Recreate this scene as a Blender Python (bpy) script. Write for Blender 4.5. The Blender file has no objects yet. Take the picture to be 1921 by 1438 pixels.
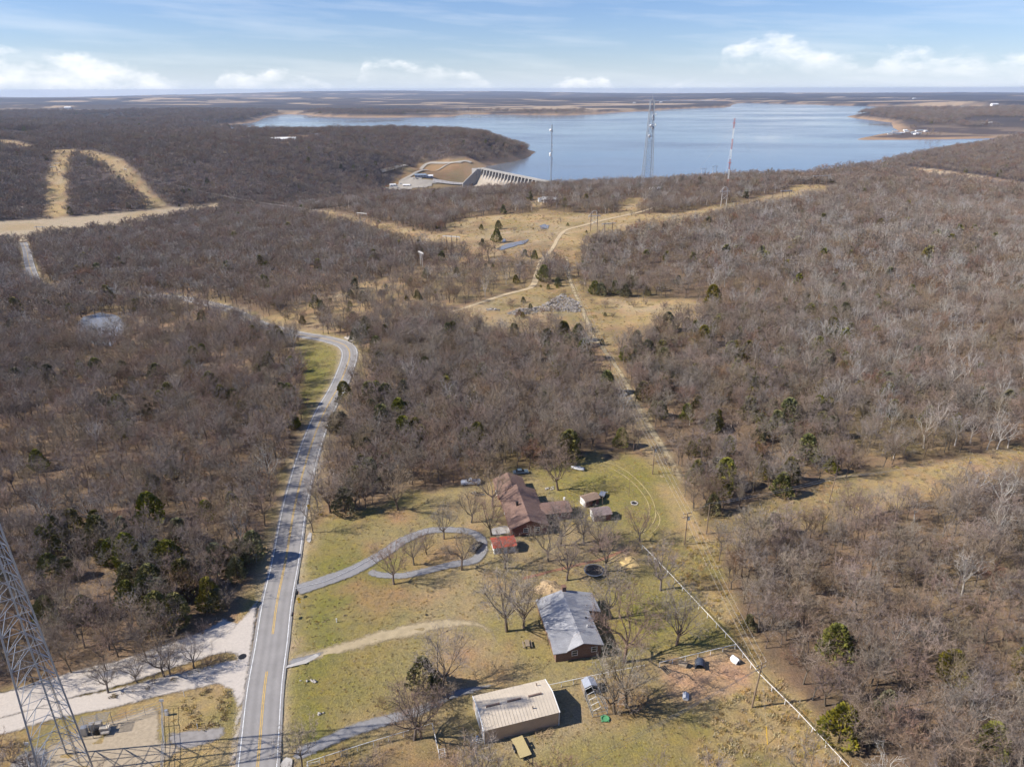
import bpy, bmesh, math, random
import numpy as np
from mathutils import Vector, Matrix

R = math.radians
SC = bpy.context.scene
COL = SC.collection
random.seed(7)
RNG = np.random.default_rng(11)

# ------------------------------------------------------------------ camera
F, CX, CY = 1334.0, 960.5, 719.0            # focal length and centre in pixels of a 1921 px wide frame
PITCH, ROLL, CAM_Z = R(22.44), R(0.15), 104.0
cam_data = bpy.data.cameras.new('camera')
cam_data.sensor_width = 36.0
cam_data.lens = 36.0 * F / 1921.0
cam_data.clip_start, cam_data.clip_end = 1.0, 200000.0
cam = bpy.data.objects.new('camera', cam_data)
COL.objects.link(cam)
cam.matrix_world = Matrix.Translation((0, 0, CAM_Z)) @ Matrix.Rotation(R(90) - PITCH, 4, 'X') @ Matrix.Rotation(-ROLL, 4, 'Z')
SC.camera = cam
CAM3 = np.array(cam.matrix_world.to_3x3())

# ------------------------------------------------------------------ sun and sky
SUN_EL = R(38.0)
SUN_DIR = Vector((-math.cos(R(8)) * math.cos(SUN_EL), -math.sin(R(8)) * math.cos(SUN_EL), math.sin(SUN_EL)))
sun_data = bpy.data.lights.new('sun', 'SUN')
sun_data.energy = 5.0
sun_data.angle = R(0.5)
sun_data.color = (1.0, 0.94, 0.85)
sun = bpy.data.objects.new('sun', sun_data)
COL.objects.link(sun)
sun.location = (-300, -50, 400)
sun.rotation_euler = SUN_DIR.to_track_quat('Z', 'Y').to_euler()

SC.view_settings.view_transform = 'Standard'
SC.view_settings.look = 'None'
SC.view_settings.gamma = 1.0
SC.view_settings.exposure = 0.46
SC.cycles.max_bounces = 3
SC.cycles.use_adaptive_sampling = True
SC.cycles.adaptive_threshold = 0.03
SC.cycles.diffuse_bounces = 1
SC.cycles.glossy_bounces = 2
SC.cycles.transparent_max_bounces = 6
SC.cycles.volume_bounces = 0
SC.cycles.use_denoising = True
SC.cycles.caustics_reflective = False
SC.cycles.caustics_refractive = False

world = bpy.data.worlds.new('World')
SC.world = world
world.use_nodes = True
wn, wl = world.node_tree.nodes, world.node_tree.links
wn.clear()


def N(tree, typ, **kw):
    n = tree.nodes.new(typ)
    for k, v in kw.items():
        if k in n.inputs.keys() and not hasattr(n, k):
            n.inputs[k].default_value = v
        else:
            setattr(n, k, v)
    return n


def math_node(tree, op, a, b=None, clamp=False):
    n = tree.nodes.new('ShaderNodeMath')
    n.operation = op
    n.use_clamp = clamp
    for i, v in enumerate((a, b)):
        if v is None:
            continue
        if isinstance(v, (int, float)):
            n.inputs[i].default_value = v
        else:
            tree.links.new(v, n.inputs[i])
    return n.outputs[0]


def build_sky():
    t = world.node_tree
    sky = t.nodes.new('ShaderNodeTexSky')
    sky.sky_type = 'NISHITA'
    sky.sun_disc = False
    sky.sun_elevation = SUN_EL
    sky.sun_rotation = math.atan2(SUN_DIR.x, SUN_DIR.y)
    sky.altitude = 200
    sky.air_density = 1.0
    sky.dust_density = 0.25
    sky.ozone_density = 1.6
    tc = t.nodes.new('ShaderNodeTexCoord')
    sep = t.nodes.new('ShaderNodeSeparateXYZ')
    t.links.new(tc.outputs['Generated'], sep.inputs[0])
    x, y, z = sep.outputs
    az = math_node(t, 'ARCTAN2', x, y)                      # 0 along +Y, growing to the right
    el = math_node(t, 'ARCSINE', z)
    # the cloud band repeats right round the horizon with the period of 1.256 rad
    u = math_node(t, 'ADD', math_node(t, 'MULTIPLY', az, 1 / 1.25664), 0.5)
    u = math_node(t, 'FRACT', u)
    eld = math_node(t, 'MULTIPLY', el, 180 / math.pi)
    comb = t.nodes.new('ShaderNodeCombineXYZ')
    t.links.new(az, comb.inputs[0])
    t.links.new(math_node(t, 'MULTIPLY', el, 2.2), comb.inputs[1])

    def noise(scale, detail, rough=0.55, w=0.0):
        n = t.nodes.new('ShaderNodeTexNoise')
        n.noise_dimensions = '4D'
        n.inputs['W'].default_value = w
        n.inputs['Scale'].default_value = scale
        n.inputs['Detail'].default_value = detail
        n.inputs['Roughness'].default_value = rough
        t.links.new(comb.outputs[0], n.inputs['Vector'])
        return n.outputs['Fac']

    def curve(pts):
        n = t.nodes.new('ShaderNodeFloatCurve')
        c = n.mapping.curves[0]
        pts = sorted(pts)
        c.points[0].location = pts[0]
        c.points[1].location = pts[-1]
        for p in pts[1:-1]:
            c.points.new(*p)
        for p in c.points:
            p.handle_type = 'AUTO'
        n.mapping.update()
        t.links.new(u, n.inputs['Value'])
        return n.outputs[0]

    # cloud tops and bases, by pixel column of the photograph: (column, height in degrees)
    def az_u(px):
        return math.atan((px - CX) / F / 1.07) / 1.25664 + 0.5

    def deg(py):
        return max(0.0, (170 - py) / 1334 * 57.3 * 0.86)
    tops = [(0, 96), (60, 99), (130, 104), (200, 108), (250, 120), (300, 136), (350, 152), (385, 176), (410, 165), (425, 134), (480, 138), (520, 128),
            (570, 140), (620, 156), (650, 176), (690, 116), (720, 110), (790, 115), (830, 124), (880, 130), (920, 150), (950, 172), (1050, 150), (1120, 140), (1180, 172), (1250, 150),
            (1330, 140), (1345, 96), (1380, 84), (1410, 64), (1470, 72), (1500, 90), (1550, 92), (1590, 116), (1625, 130), (1640, 96), (1690, 94), (1740, 106), (1800, 102), (1860, 112), (1921, 110)]
    bases = [(0, 168), (380, 170), (420, 160), (630, 163), (700, 140), (930, 160), (1050, 168), (1250, 168), (1330, 128), (1600, 136), (1640, 138), (1921, 150)]
    top = math_node(t, 'MULTIPLY', curve([(az_u(a), deg(b) / 10) for a, b in tops]), 10.0)
    base = math_node(t, 'MULTIPLY', curve([(az_u(a), deg(b) / 10) for a, b in bases]), 10.0)
    n1 = noise(34, 6, 0.62, 0.3)
    top = math_node(t, 'ADD', top, math_node(t, 'MULTIPLY', math_node(t, 'SUBTRACT', n1, 0.52), 2.3))
    edge = math_node(t, 'MULTIPLY', math_node(t, 'SUBTRACT', top, eld), 2.0, True)
    low = math_node(t, 'MULTIPLY', math_node(t, 'ADD', math_node(t, 'SUBTRACT', eld, base), math_node(t, 'MULTIPLY', n1, 1.3)), 0.8, True)
    n2 = noise(17, 5, 0.6, 2.0)
    cum = math_node(t, 'MULTIPLY', edge, low)
    cum = math_node(t, 'MULTIPLY', cum, math_node(t, 'MULTIPLY', math_node(t, 'SUBTRACT', n2, 0.38), 4.5, True))
    # thin cirrus higher up, drawn out sideways
    comb2 = t.nodes.new('ShaderNodeCombineXYZ')
    t.links.new(az, comb2.inputs[0])
    t.links.new(math_node(t, 'ADD', math_node(t, 'MULTIPLY', el, 11.0), math_node(t, 'MULTIPLY', az, 0.6)), comb2.inputs[1])
    n3 = t.nodes.new('ShaderNodeTexNoise')
    n3.inputs['Scale'].default_value = 4.2
    n3.inputs['Detail'].default_value = 5
    n3.inputs['Roughness'].default_value = 0.55
    t.links.new(comb2.outputs[0], n3.inputs['Vector'])
    cir = math_node(t, 'MULTIPLY', math_node(t, 'SUBTRACT', n3.outputs['Fac'], 0.47), 2.2, True)
    cir = math_node(t, 'MULTIPLY', cir, 0.42)
    fade = math_node(t, 'MULTIPLY', math_node(t, 'SUBTRACT', 32.0, eld), 0.06, True)   # high overhead the sky is clear
    cir = math_node(t, 'MULTIPLY', cir, fade)
    cov = math_node(t, 'MAXIMUM', math_node(t, 'MULTIPLY', cum, 0.72), cir)
    bluer = t.nodes.new('ShaderNodeMix')
    bluer.data_type = 'RGBA'
    bluer.blend_type = 'MULTIPLY'
    bluer.inputs[0].default_value = 1.0
    bluer.inputs[7].default_value = SKY_TINT
    t.links.new(sky.outputs[0], bluer.inputs[6])
    mix = t.nodes.new('ShaderNodeMix')
    mix.data_type = 'RGBA'
    t.links.new(cov, mix.inputs[0])
    mix.inputs[7].default_value = CLOUD_COL
    # thin milky air low over the horizon, the same all round
    veil = t.nodes.new('ShaderNodeMix')
    veil.data_type = 'RGBA'
    vf = math_node(t, 'POWER', 2.718, math_node(t, 'MULTIPLY', math_node(t, 'MAXIMUM', eld, 0.0), -0.62))
    t.links.new(math_node(t, 'MULTIPLY', vf, 0.66), veil.inputs[0])
    t.links.new(bluer.outputs[2], veil.inputs[6])
    veil.inputs[7].default_value = VEIL_COL
    t.links.new(veil.outputs[2], mix.inputs[6])
    bg = t.nodes.new('ShaderNodeBackground')
    bg.inputs['Strength'].default_value = SKY_STRENGTH
    t.links.new(mix.outputs[2], bg.inputs['Color'])
    out = t.nodes.new('ShaderNodeOutputWorld')
    t.links.new(bg.outputs[0], out.inputs['Surface'])


SKY_STRENGTH = 0.066
SKY_TINT = (0.84, 1.02, 1.48, 1)
CLOUD_COL = (13.0, 13.1, 13.4, 1)
VEIL_COL = (10.2, 11.4, 13.4, 1)
build_sky()


# ------------------------------------------------------------------ projection helpers: a pixel of the photograph -> a place on the ground
def ray(px, py):
    return CAM3 @ np.array([(px - CX) / F, -(py - CY) / F, -1.0])


def plane_pt(px, py, z):
    d = ray(px, py)
    t = (z - CAM_Z) / d[2]
    return np.array([d[0] * t, d[1] * t, z])


def smooth(a, b, x):
    t = np.clip((np.asarray(x, float) - a) / (b - a), 0, 1)
    return t * t * (3 - 2 * t)


def _hash(ix, iy, s):
    h = (ix * 374761393 + iy * 668265263 + s * 1442695041) & 0x7fffffff
    h = ((h ^ (h >> 13)) * 1274126177) & 0x7fffffff
    return ((h ^ (h >> 16)) & 0xffff) / 65535.0


def vnoise(x, y, s=0):
    x = np.asarray(x, float); y = np.asarray(y, float)
    ix = np.floor(x).astype(np.int64); iy = np.floor(y).astype(np.int64)
    fx = x - ix; fy = y - iy
    fx = fx * fx * (3 - 2 * fx); fy = fy * fy * (3 - 2 * fy)
    a = _hash(ix, iy, s); b = _hash(ix + 1, iy, s); c = _hash(ix, iy + 1, s); d = _hash(ix + 1, iy + 1, s)
    return (a * (1 - fx) + b * fx) * (1 - fy) + (c * (1 - fx) + d * fx) * fy


def fbm(x, y, s=0, o=4):
    v = 0; a = 0.5; t = 0
    for k in range(o):
        v = v + a * vnoise(x * 2 ** k + 17.3 * k, y * 2 ** k - 9.1 * k, s + k)
        t += a; a *= 0.5
    return v / t


def sdf(poly, x, y):
    """signed distance to a closed polygon, negative inside"""
    poly = np.asarray(poly, float)[:, :2]
    x = np.asarray(x, float); y = np.asarray(y, float)
    shp = x.shape
    x = x.ravel(); y = y.ravel()
    nxt = np.roll(poly, -1, 0)
    out = np.empty(x.shape)
    step = max(1, 400000 // len(poly))
    ax, ay = poly[:, 0][None], poly[:, 1][None]
    ex, ey = nxt[:, 0][None] - ax, nxt[:, 1][None] - ay
    by = nxt[:, 1][None]
    L = ex * ex + ey * ey + 1e-12
    eys = np.where(np.abs(ey) > 1e-12, ey, 1e-12)
    for i in range(0, len(x), step):
        px, py = x[i:i + step, None], y[i:i + step, None]
        dx, dy = px - ax, py - ay
        t = np.minimum(np.maximum((dx * ex + dy * ey) / L, 0), 1)
        d = np.sqrt(((dx - t * ex) ** 2 + (dy - t * ey) ** 2).min(1))
        ins = (((ay > py) != (by > py)) & (dx < dy * ex / eys)).sum(1) % 2 == 1
        out[i:i + step] = np.where(ins, -d, d)
    return out.reshape(shp)


def linedist(pts, x, y):
    pts = np.asarray(pts, float)[:, :2]
    x = np.asarray(x, float); y = np.asarray(y, float)
    d = np.full(x.shape, 1e18)
    for (ax, ay), (bx, by) in zip(pts[:-1], pts[1:]):
        ex, ey = bx - ax, by - ay
        L = ex * ex + ey * ey + 1e-12
        t = np.clip(((x - ax) * ex + (y - ay) * ey) / L, 0, 1)
        d = np.minimum(d, (x - ax - t * ex) ** 2 + (y - ay - t * ey) ** 2)
    return np.sqrt(d)


# ------------------------------------------------------------------ terrain
LAKE_Z = -60.0
CTRL_PX = [  # column, row, height: known heights of the ground
    (0, 1430, 0), (480, 1430, 0), (960, 1430, 0), (1500, 1430, 0), (1900, 1430, 0),
    (0, 1200, -0.5), (300, 1150, 0), (700, 1150, 0.2), (1100, 1150, 0.2), (1500, 1150, 0), (1900, 1150, 0.5),
    (0, 950, -1), (300, 900, -0.5), (560, 900, 0.2), (850, 950, 0.4), (1150, 920, 0.2), (1500, 900, 0), (1900, 900, 1),
    (0, 720, -8), (300, 740, -4), (640, 680, -1), (900, 720, 0), (1150, 700, 0), (1500, 700, 1), (1900, 700, 2),
    (190, 615, -15), (0, 600, -17), (440, 590, -8), (560, 625, -3), (800, 600, -1), (1060, 580, -1), (1300, 580, 1), (1900, 560, 4),
    (60, 500, -33), (300, 500, -26), (150, 540, -24), (600, 520, -10), (780, 500, -8), (1060, 500, -3), (1400, 480, 2), (1800, 480, 4),
    (-150, 470, -50), (0, 445, -66), (200, 420, -66), (400, 390, -66), (0, 418, -66), (-200, 420, -66), (400, 430, -40), (560, 430, -24), (240, 460, -48),
    (960, 450, -6), (860, 440, -10), (700, 410, -20), (640, 388, -27), (800, 380, -15), (900, 374, -11), (1000, 370, -5), (950, 366, -6),
    (1150, 410, -5), (1400, 400, -1), (1700, 400, -2), (1920, 400, -14), (1215, 352, -6), (1370, 378, -5), (1550, 352, -5), (1300, 345, -7), (1450, 340, -8), (1640, 350, -12), (1760, 365, -14), (1100, 355, -7),
    (1690, 316, -58), (1810, 332, -57), (1921, 348, -57), (2050, 365, -55), (1780, 296, -50), (1900, 282, -46), (2050, 280, -44),
    (110, 404, -64), (110, 284, -8), (250, 292, -10), (380, 300, -14), (0, 300, -14), (-200, 300, -14), (-200, 400, -64), (330, 385, -62),
    (0, 264, -8), (200, 258, -6), (400, 255, -9), (480, 251, -7), (600, 247, -4), (750, 246, -1), (880, 250, -3), (940, 266, -14), (975, 285, -40), (-200, 250, -5),
    (700, 290, -26), (560, 330, -40), (560, 382, -64), (480, 350, -45), (650, 352, -66), (780, 318, -54), (850, 300, -47),
    (700, 357, -80), (800, 353, -84), (880, 349, -86), (780, 332, -80), (880, 334, -80), (870, 306, -49), (940, 345, -86), (740, 345, -80), (760, 308, -49),
]
CTRL_W = [(0, 0, 0), (-150, 0, 0), (150, 0, 0), (0, -150, 0), (300, 0, 0), (-300, 0, -2), (300, 200, 1), (-300, 250, -4), (600, 400, 3), (900, 800, -10), (-600, 300, -25), (1300, 700, -10),
          (-250, 2450, -45), (-800, 2650, -45), (-1400, 3000, -40), (-500, 3000, -62), (0, 3000, -60), (1500, 3000, -60), (-2500, 3000, -10), (2500, 2500, -50), (-2500, 1500, -20), (700, 1150, -45), (300, 1200, -50), (1000, 1250, -40)]
_cp = np.array([plane_pt(*c) for c in CTRL_PX] + [np.array(c, float) for c in CTRL_W])
_C2 = 45.0 ** 2


def _kern(x, y):
    return np.sqrt((x[:, None] - _cp[None, :, 0]) ** 2 + (y[:, None] - _cp[None, :, 1]) ** 2 + _C2)


_n = len(_cp)
_A = np.zeros((_n + 1, _n + 1))
_A[:_n, :_n] = _kern(_cp[:, 0], _cp[:, 1]) - np.eye(_n) * 6.0
_A[:_n, _n] = 1; _A[_n, :_n] = 1
_wts = np.linalg.solve(_A, np.append(_cp[:, 2], 0.0))


def lk(*pp):
    return [plane_pt(a, b, LAKE_Z)[:2] for a, b in pp]


DAM_A = plane_pt(906, 316, -50.0)
DAM_B = plane_pt(1045, 344, -50.0)
LAKE = (lk((1062, 348)) + [DAM_B[:2], DAM_A[:2]] + lk((908, 312), (934, 308), (958, 304), (975, 300.5), (994, 293), (1003, 285)) +
        [np.array(p, float) for p in ((30, 2300), (-200, 2520), (-700, 2850), (-1450, 3500))] +
        lk((480, 229), (500, 220), (540, 213.5), (590, 217.5), (650, 220), (750, 220), (850, 218.5), (870, 214.5), (960, 215), (1060, 216.5), (1170, 210.5), (1280, 204), (1370, 200.5),
           (1372, 197.5), (1385, 193.5), (1500, 195), (1560, 198), (1692, 199), (1800, 201), (1921, 203.5), (2300, 206), (2300, 208), (1908, 206.5), (1729, 208), (1640, 208.5), (1588, 219), (1631, 225), (1673, 230), (1676, 240), (1690, 246),
           (1650, 252), (1607, 262), (1673, 262), (1785, 261), (1921, 258), (2100, 256), (2100, 262), (1921, 268), (1800, 280), (1720, 293), (1640, 308), (1560, 318), (1450, 332), (1300, 346), (1180, 352)))
INLET = lk((1165, 190.5), (1220, 188.5), (1330, 188.6), (1370, 190.5), (1340, 192), (1230, 192))
LAKE_NP = np.array(LAKE)
INLET_NP = np.array(INLET)


def lake_dist(x, y):
    return np.minimum(sdf(LAKE_NP, x, y), sdf(INLET_NP, x, y))


FLATS = []      # (polygon, level): ponds and yards cut level into the slope


def Z(x, y, lake=None):
    x = np.atleast_1d(np.asarray(x, float)); y = np.atleast_1d(np.asarray(y, float))
    shp = x.shape
    xf, yf = x.ravel(), y.ravel()
    out = np.empty(xf.shape)
    for i in range(0, len(xf), 40000):
        xs, ys = xf[i:i + 40000], yf[i:i + 40000]
        z = _kern(np.clip(xs, -3500, 3500), np.clip(ys, -400, 4500)) @ _wts[:_n] + _wts[_n]
        d = np.hypot(xs, ys)
        z = z + (fbm(xs / 160, ys / 160, 3, 3) - 0.5) * 5 * smooth(180, 700, d) * (1 - smooth(2500, 4000, d))
        az = xs / np.maximum(ys, 1.0)
        hill = np.exp(-((az + 0.22) / 0.26) ** 2) * 165 + np.exp(-((az - 0.40) / 0.45) ** 2) * 105
        far = -52 + 30 * fbm(xs / 2600, ys / 1900, 5, 3) + smooth(5000, 9000, d) * 34 * smooth(.5, .8, fbm(xs / 5200, ys / 2300, 15, 3)) + hill * smooth(15000, 26000, d) * (.6 + .5 * fbm(xs / 4000, ys / 4000, 9, 3)) - np.maximum(0, d - 9500) ** 2 / 4.2e6
        w = smooth(2900, 4100, ys)
        z = z * (1 - w) + far * w
        fm = ys > 850
        if fm.any():
            xl, yl = xs[fm], ys[fm]
            ld = lake_dist(xl, yl)
            wob = (fbm(xl / 60, yl / 60, 21, 3) - 0.5) * 14 * smooth(400, 1500, d[fm])
            slope = 0.22 + 0.25 * (1 - smooth(1900, 2300, yl)) * smooth(-300, 0, -xl)
            cap = np.maximum(-59.6 + slope * (ld + wob), -67)
            z[fm] = np.where(ld > 260, z[fm], np.minimum(z[fm], cap))
        for poly, lev, soft in FLATS:
            lo, hi = poly.min(0) - soft, poly.max(0) + soft
            bb = (xs > lo[0]) & (xs < hi[0]) & (ys > lo[1]) & (ys < hi[1])
            if bb.any():
                f = smooth(soft, 0, sdf(poly, xs[bb], ys[bb]))
                z[bb] = z[bb] * (1 - f) + lev * f
        out[i:i + 40000] = z
    return out.reshape(shp)


def ground_pt(px, py):
    """the first point of the ground under a pixel"""
    d = ray(px, py)
    t = np.geomspace(60, 400 if py > 700 else 30000, 40 if py > 700 else 300)
    zz = CAM_Z + d[2] * t - Z(d[0] * t, d[1] * t)
    k = np.argmax(zz < 0)
    if zz[k] >= 0:
        k = len(t) - 1
    a, b = t[max(k - 1, 0)], t[k]
    for _ in range(2):
        tt = np.linspace(a, b, 24)
        q = CAM_Z + d[2] * tt - Z(d[0] * tt, d[1] * tt)
        j = int(np.argmax(q < 0)) if (q < 0).any() else 23
        a, b = tt[max(j - 1, 0)], tt[j]
    m = (a + b) / 2
    x, y = d[0] * m, d[1] * m
    return np.array([x, y, float(Z(x, y)[0])])


def G(*pp):
    return np.array([ground_pt(a, b) for a, b in pp])


def zg(x, y):
    return float(Z(x, y)[0])


def to_px(p):
    q = CAM3.T @ (np.asarray(p, float) - np.array([0, 0, CAM_Z]))
    return CX + F * q[0] / -q[2], CY - F * q[1] / -q[2]


def spline(pts, step):
    pts = np.asarray(pts, float)
    q = np.vstack([2 * pts[0] - pts[1], pts, 2 * pts[-1] - pts[-2]])
    out = []
    for i in range(1, len(q) - 2):
        p0, p1, p2, p3 = q[i - 1], q[i], q[i + 1], q[i + 2]
        n = max(2, int(np.linalg.norm(p2 - p1) / step))
        for k in range(n):
            t = k / n
            out.append(0.5 * ((2 * p1) + (-p0 + p2) * t + (2 * p0 - 5 * p1 + 4 * p2 - p3) * t * t + (-p0 + 3 * p1 - 3 * p2 + p3) * t ** 3))
    out.append(q[-2])
    return np.array(out)


# level ground for the ponds and for the yard below the dam
POND_PX = [(143, 612), (158, 600), (190, 592), (222, 596), (236, 610), (226, 628), (205, 640), (175, 640), (150, 630)]
PUDDLE_PX = [[(930, 468), (950, 458), (975, 452), (992, 448), (985, 455), (960, 463), (938, 470)],
             [(1012, 424), (1020, 420), (1030, 422), (1028, 428), (1016, 430)],
             [(794, 464), (806, 462), (808, 468), (797, 471)],
             [(943, 449), (948, 447), (948, 453), (941, 454)]]
POND = G(*POND_PX)
PUDDLES = [G(*p) for p in PUDDLE_PX]
for _p, _s in [(POND, 14)] + [(p, 10) for p in PUDDLES]:
    _lev = float(np.mean(_p[:, 2]))
    _p[:, 2] = _lev
    FLATS.append((_p[:, :2].copy(), _lev - 0.35, _s))
# ------------------------------------------------------------------ materials
MATS = {}


def _bsdf(m):
    return m.node_tree.nodes['Principled BSDF']


def mat(name, col, rough=0.8, var=0.15, scale=3.0, metal=0.0, bump=0.0, col2=None, coord='Object', spec=0.3, rnd=0.0, detail=4, emit=None):
    """plain procedural material: a base colour, broken up by two scales of noise"""
    if name in MATS:
        return MATS[name]
    m = bpy.data.materials.new(name)
    m.use_nodes = True
    t = m.node_tree
    b = _bsdf(m)
    b.inputs['Roughness'].default_value = rough
    b.inputs['Metallic'].default_value = metal
    b.inputs['Specular IOR Level'].default_value = spec
    tc = t.nodes.new('ShaderNodeTexCoord')
    n = t.nodes.new('ShaderNodeTexNoise')
    n.inputs['Scale'].default_value = scale
    n.inputs['Detail'].default_value = detail
    n.inputs['Roughness'].default_value = 0.6
    if coord == 'World':
        g = t.nodes.new('ShaderNodeNewGeometry')
        t.links.new(g.outputs['Position'], n.inputs['Vector'])
    else:
        t.links.new(tc.outputs[coord], n.inputs['Vector'])
    r = t.nodes.new('ShaderNodeValToRGB')
    c2 = col2 if col2 else tuple(min(1, c * (1 + var)) for c in col)
    c1 = col if col2 else tuple(c * (1 - var) for c in col)
    r.color_ramp.elements[0].position = 0.32
    r.color_ramp.elements[1].position = 0.68
    r.color_ramp.elements[0].color = (*c1, 1)
    r.color_ramp.elements[1].color = (*c2, 1)
    t.links.new(n.outputs['Fac'], r.inputs[0])
    last = r.outputs[0]
    if rnd:
        oi = t.nodes.new('ShaderNodeObjectInfo')
        hs = t.nodes.new('ShaderNodeHueSaturation')
        t.links.new(last, hs.inputs['Color'])
        v = math_node(t, 'ADD', math_node(t, 'MULTIPLY', oi.outputs['Random'], 2 * rnd), 1 - rnd)
        t.links.new(v, hs.inputs['Value'])
        f = math_node(t, 'FRACT', math_node(t, 'MULTIPLY', oi.outputs['Random'], 7.31))
        t.links.new(math_node(t, 'ADD', math_node(t, 'MULTIPLY', f, 0.04), 0.48), hs.inputs['Hue'])
        f2 = math_node(t, 'FRACT', math_node(t, 'MULTIPLY', oi.outputs['Random'], 31.7))
        t.links.new(math_node(t, 'ADD', math_node(t, 'MULTIPLY', f2, 0.7), 0.65), hs.inputs['Saturation'])
        last = hs.outputs[0]
    t.links.new(last, b.inputs['Base Color'])
    if bump:
        bp = t.nodes.new('ShaderNodeBump')
        bp.inputs['Strength'].default_value = bump
        bp.inputs['Distance'].default_value = 0.05
        t.links.new(n.outputs['Fac'], bp.inputs['Height'])
        t.links.new(bp.outputs[0], b.inputs['Normal'])
    if emit:
        b.inputs['Emission Color'].default_value = (*emit, 1)
        b.inputs['Emission Strength'].default_value = 1
    MATS[name] = m
    return m


def ribbed(name, col, pitch, axis=0, depth=0.03, rough=0.45, metal=0.0, var=0.08):
    """sheet metal with standing ribs (fine relief as bump), in object coordinates"""
    if name in MATS:
        return MATS[name]
    m = mat(name, col, rough, var, 0.6, metal)
    t = m.node_tree
    tc = t.nodes.new('ShaderNodeTexCoord')
    sp = t.nodes.new('ShaderNodeSeparateXYZ')
    t.links.new(tc.outputs['Object'], sp.inputs[0])
    w = math_node(t, 'PINGPONG', sp.outputs[axis], pitch / 2)
    w = math_node(t, 'MULTIPLY', w, 2 / pitch)
    w = math_node(t, 'POWER', w, 6.0)
    bp = t.nodes.new('ShaderNodeBump')
    bp.inputs['Strength'].default_value = 0.9
    bp.inputs['Distance'].default_value = depth
    t.links.new(w, bp.inputs['Height'])
    t.links.new(bp.outputs[0], _bsdf(m).inputs['Normal'])
    return m


def courses(name, col, col2, wid, hgt, mortar=None, rough=0.9, flat=False):
    """shingle or brick coursing too fine to pick apart at this height"""
    if name in MATS:
        return MATS[name]
    m = mat(name, col, rough, 0.1, 1.2)
    t = m.node_tree
    tc = t.nodes.new('ShaderNodeTexCoord')
    br = t.nodes.new('ShaderNodeTexBrick')
    br.inputs['Color1'].default_value = (*col, 1)
    br.inputs['Color2'].default_value = (*col2, 1)
    br.inputs['Mortar'].default_value = (*(mortar or tuple(c * 0.6 for c in col)), 1)
    br.inputs['Scale'].default_value = 1.0
    br.inputs['Brick Width'].default_value = wid
    br.inputs['Row Height'].default_value = hgt
    br.inputs['Mortar Size'].default_value = hgt * 0.08
    if flat:
        t.links.new(tc.outputs['Object'], br.inputs['Vector'])
    else:
        sp = t.nodes.new('ShaderNodeSeparateXYZ')
        t.links.new(tc.outputs['Object'], sp.inputs[0])
        cb = t.nodes.new('ShaderNodeCombineXYZ')
        t.links.new(math_node(t, 'ADD', sp.outputs[0], sp.outputs[1]), cb.inputs[0])
        t.links.new(sp.outputs[2], cb.inputs[1])
        t.links.new(cb.outputs[0], br.inputs['Vector'])
    nz = t.nodes.new('ShaderNodeTexNoise')
    nz.inputs['Scale'].default_value = 0.7
    nz.inputs['Detail'].default_value = 6
    t.links.new(tc.outputs['Object'], nz.inputs['Vector'])
    mx = t.nodes.new('ShaderNodeMix')
    mx.data_type = 'RGBA'
    mx.blend_type = 'MULTIPLY'
    mx.inputs[0].default_value = 0.6
    rp = t.nodes.new('ShaderNodeValToRGB')
    rp.color_ramp.elements[0].color = (0.78, 0.78, 0.78, 1)
    rp.color_ramp.elements[0].position = 0.3
    rp.color_ramp.elements[1].color = (1.12, 1.11, 1.10, 1)
    rp.color_ramp.elements[1].position = 0.7
    t.links.new(nz.outputs['Fac'], rp.inputs[0])
    t.links.new(br.outputs['Color'], mx.inputs[6])
    t.links.new(rp.outputs[0], mx.inputs[7])
    t.links.new(mx.outputs[2], _bsdf(m).inputs['Base Color'])
    return m


# ------------------------------------------------------------------ objects
def tag(o, label=None, cat=None, group=None, kind=None):
    if label:
        o['label'] = label
    if cat:
        o['category'] = cat
    if group:
        o['group'] = group
    if kind:
        o['kind'] = kind
    return o


def empty(name, label, cat, loc=(0, 0, 0), rz=0.0, group=None):
    o = bpy.data.objects.new(name, None)
    COL.objects.link(o)
    o.location = loc
    o.rotation_euler = (0, 0, rz)
    o.empty_display_size = 0.3
    return tag(o, label, cat, group)


def link(name, me, parent=None, loc=None):
    o = bpy.data.objects.new(name, me)
    COL.objects.link(o)
    if parent is not None:
        o.parent = parent
    if loc is not None:
        o.location = loc
    return o


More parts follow.
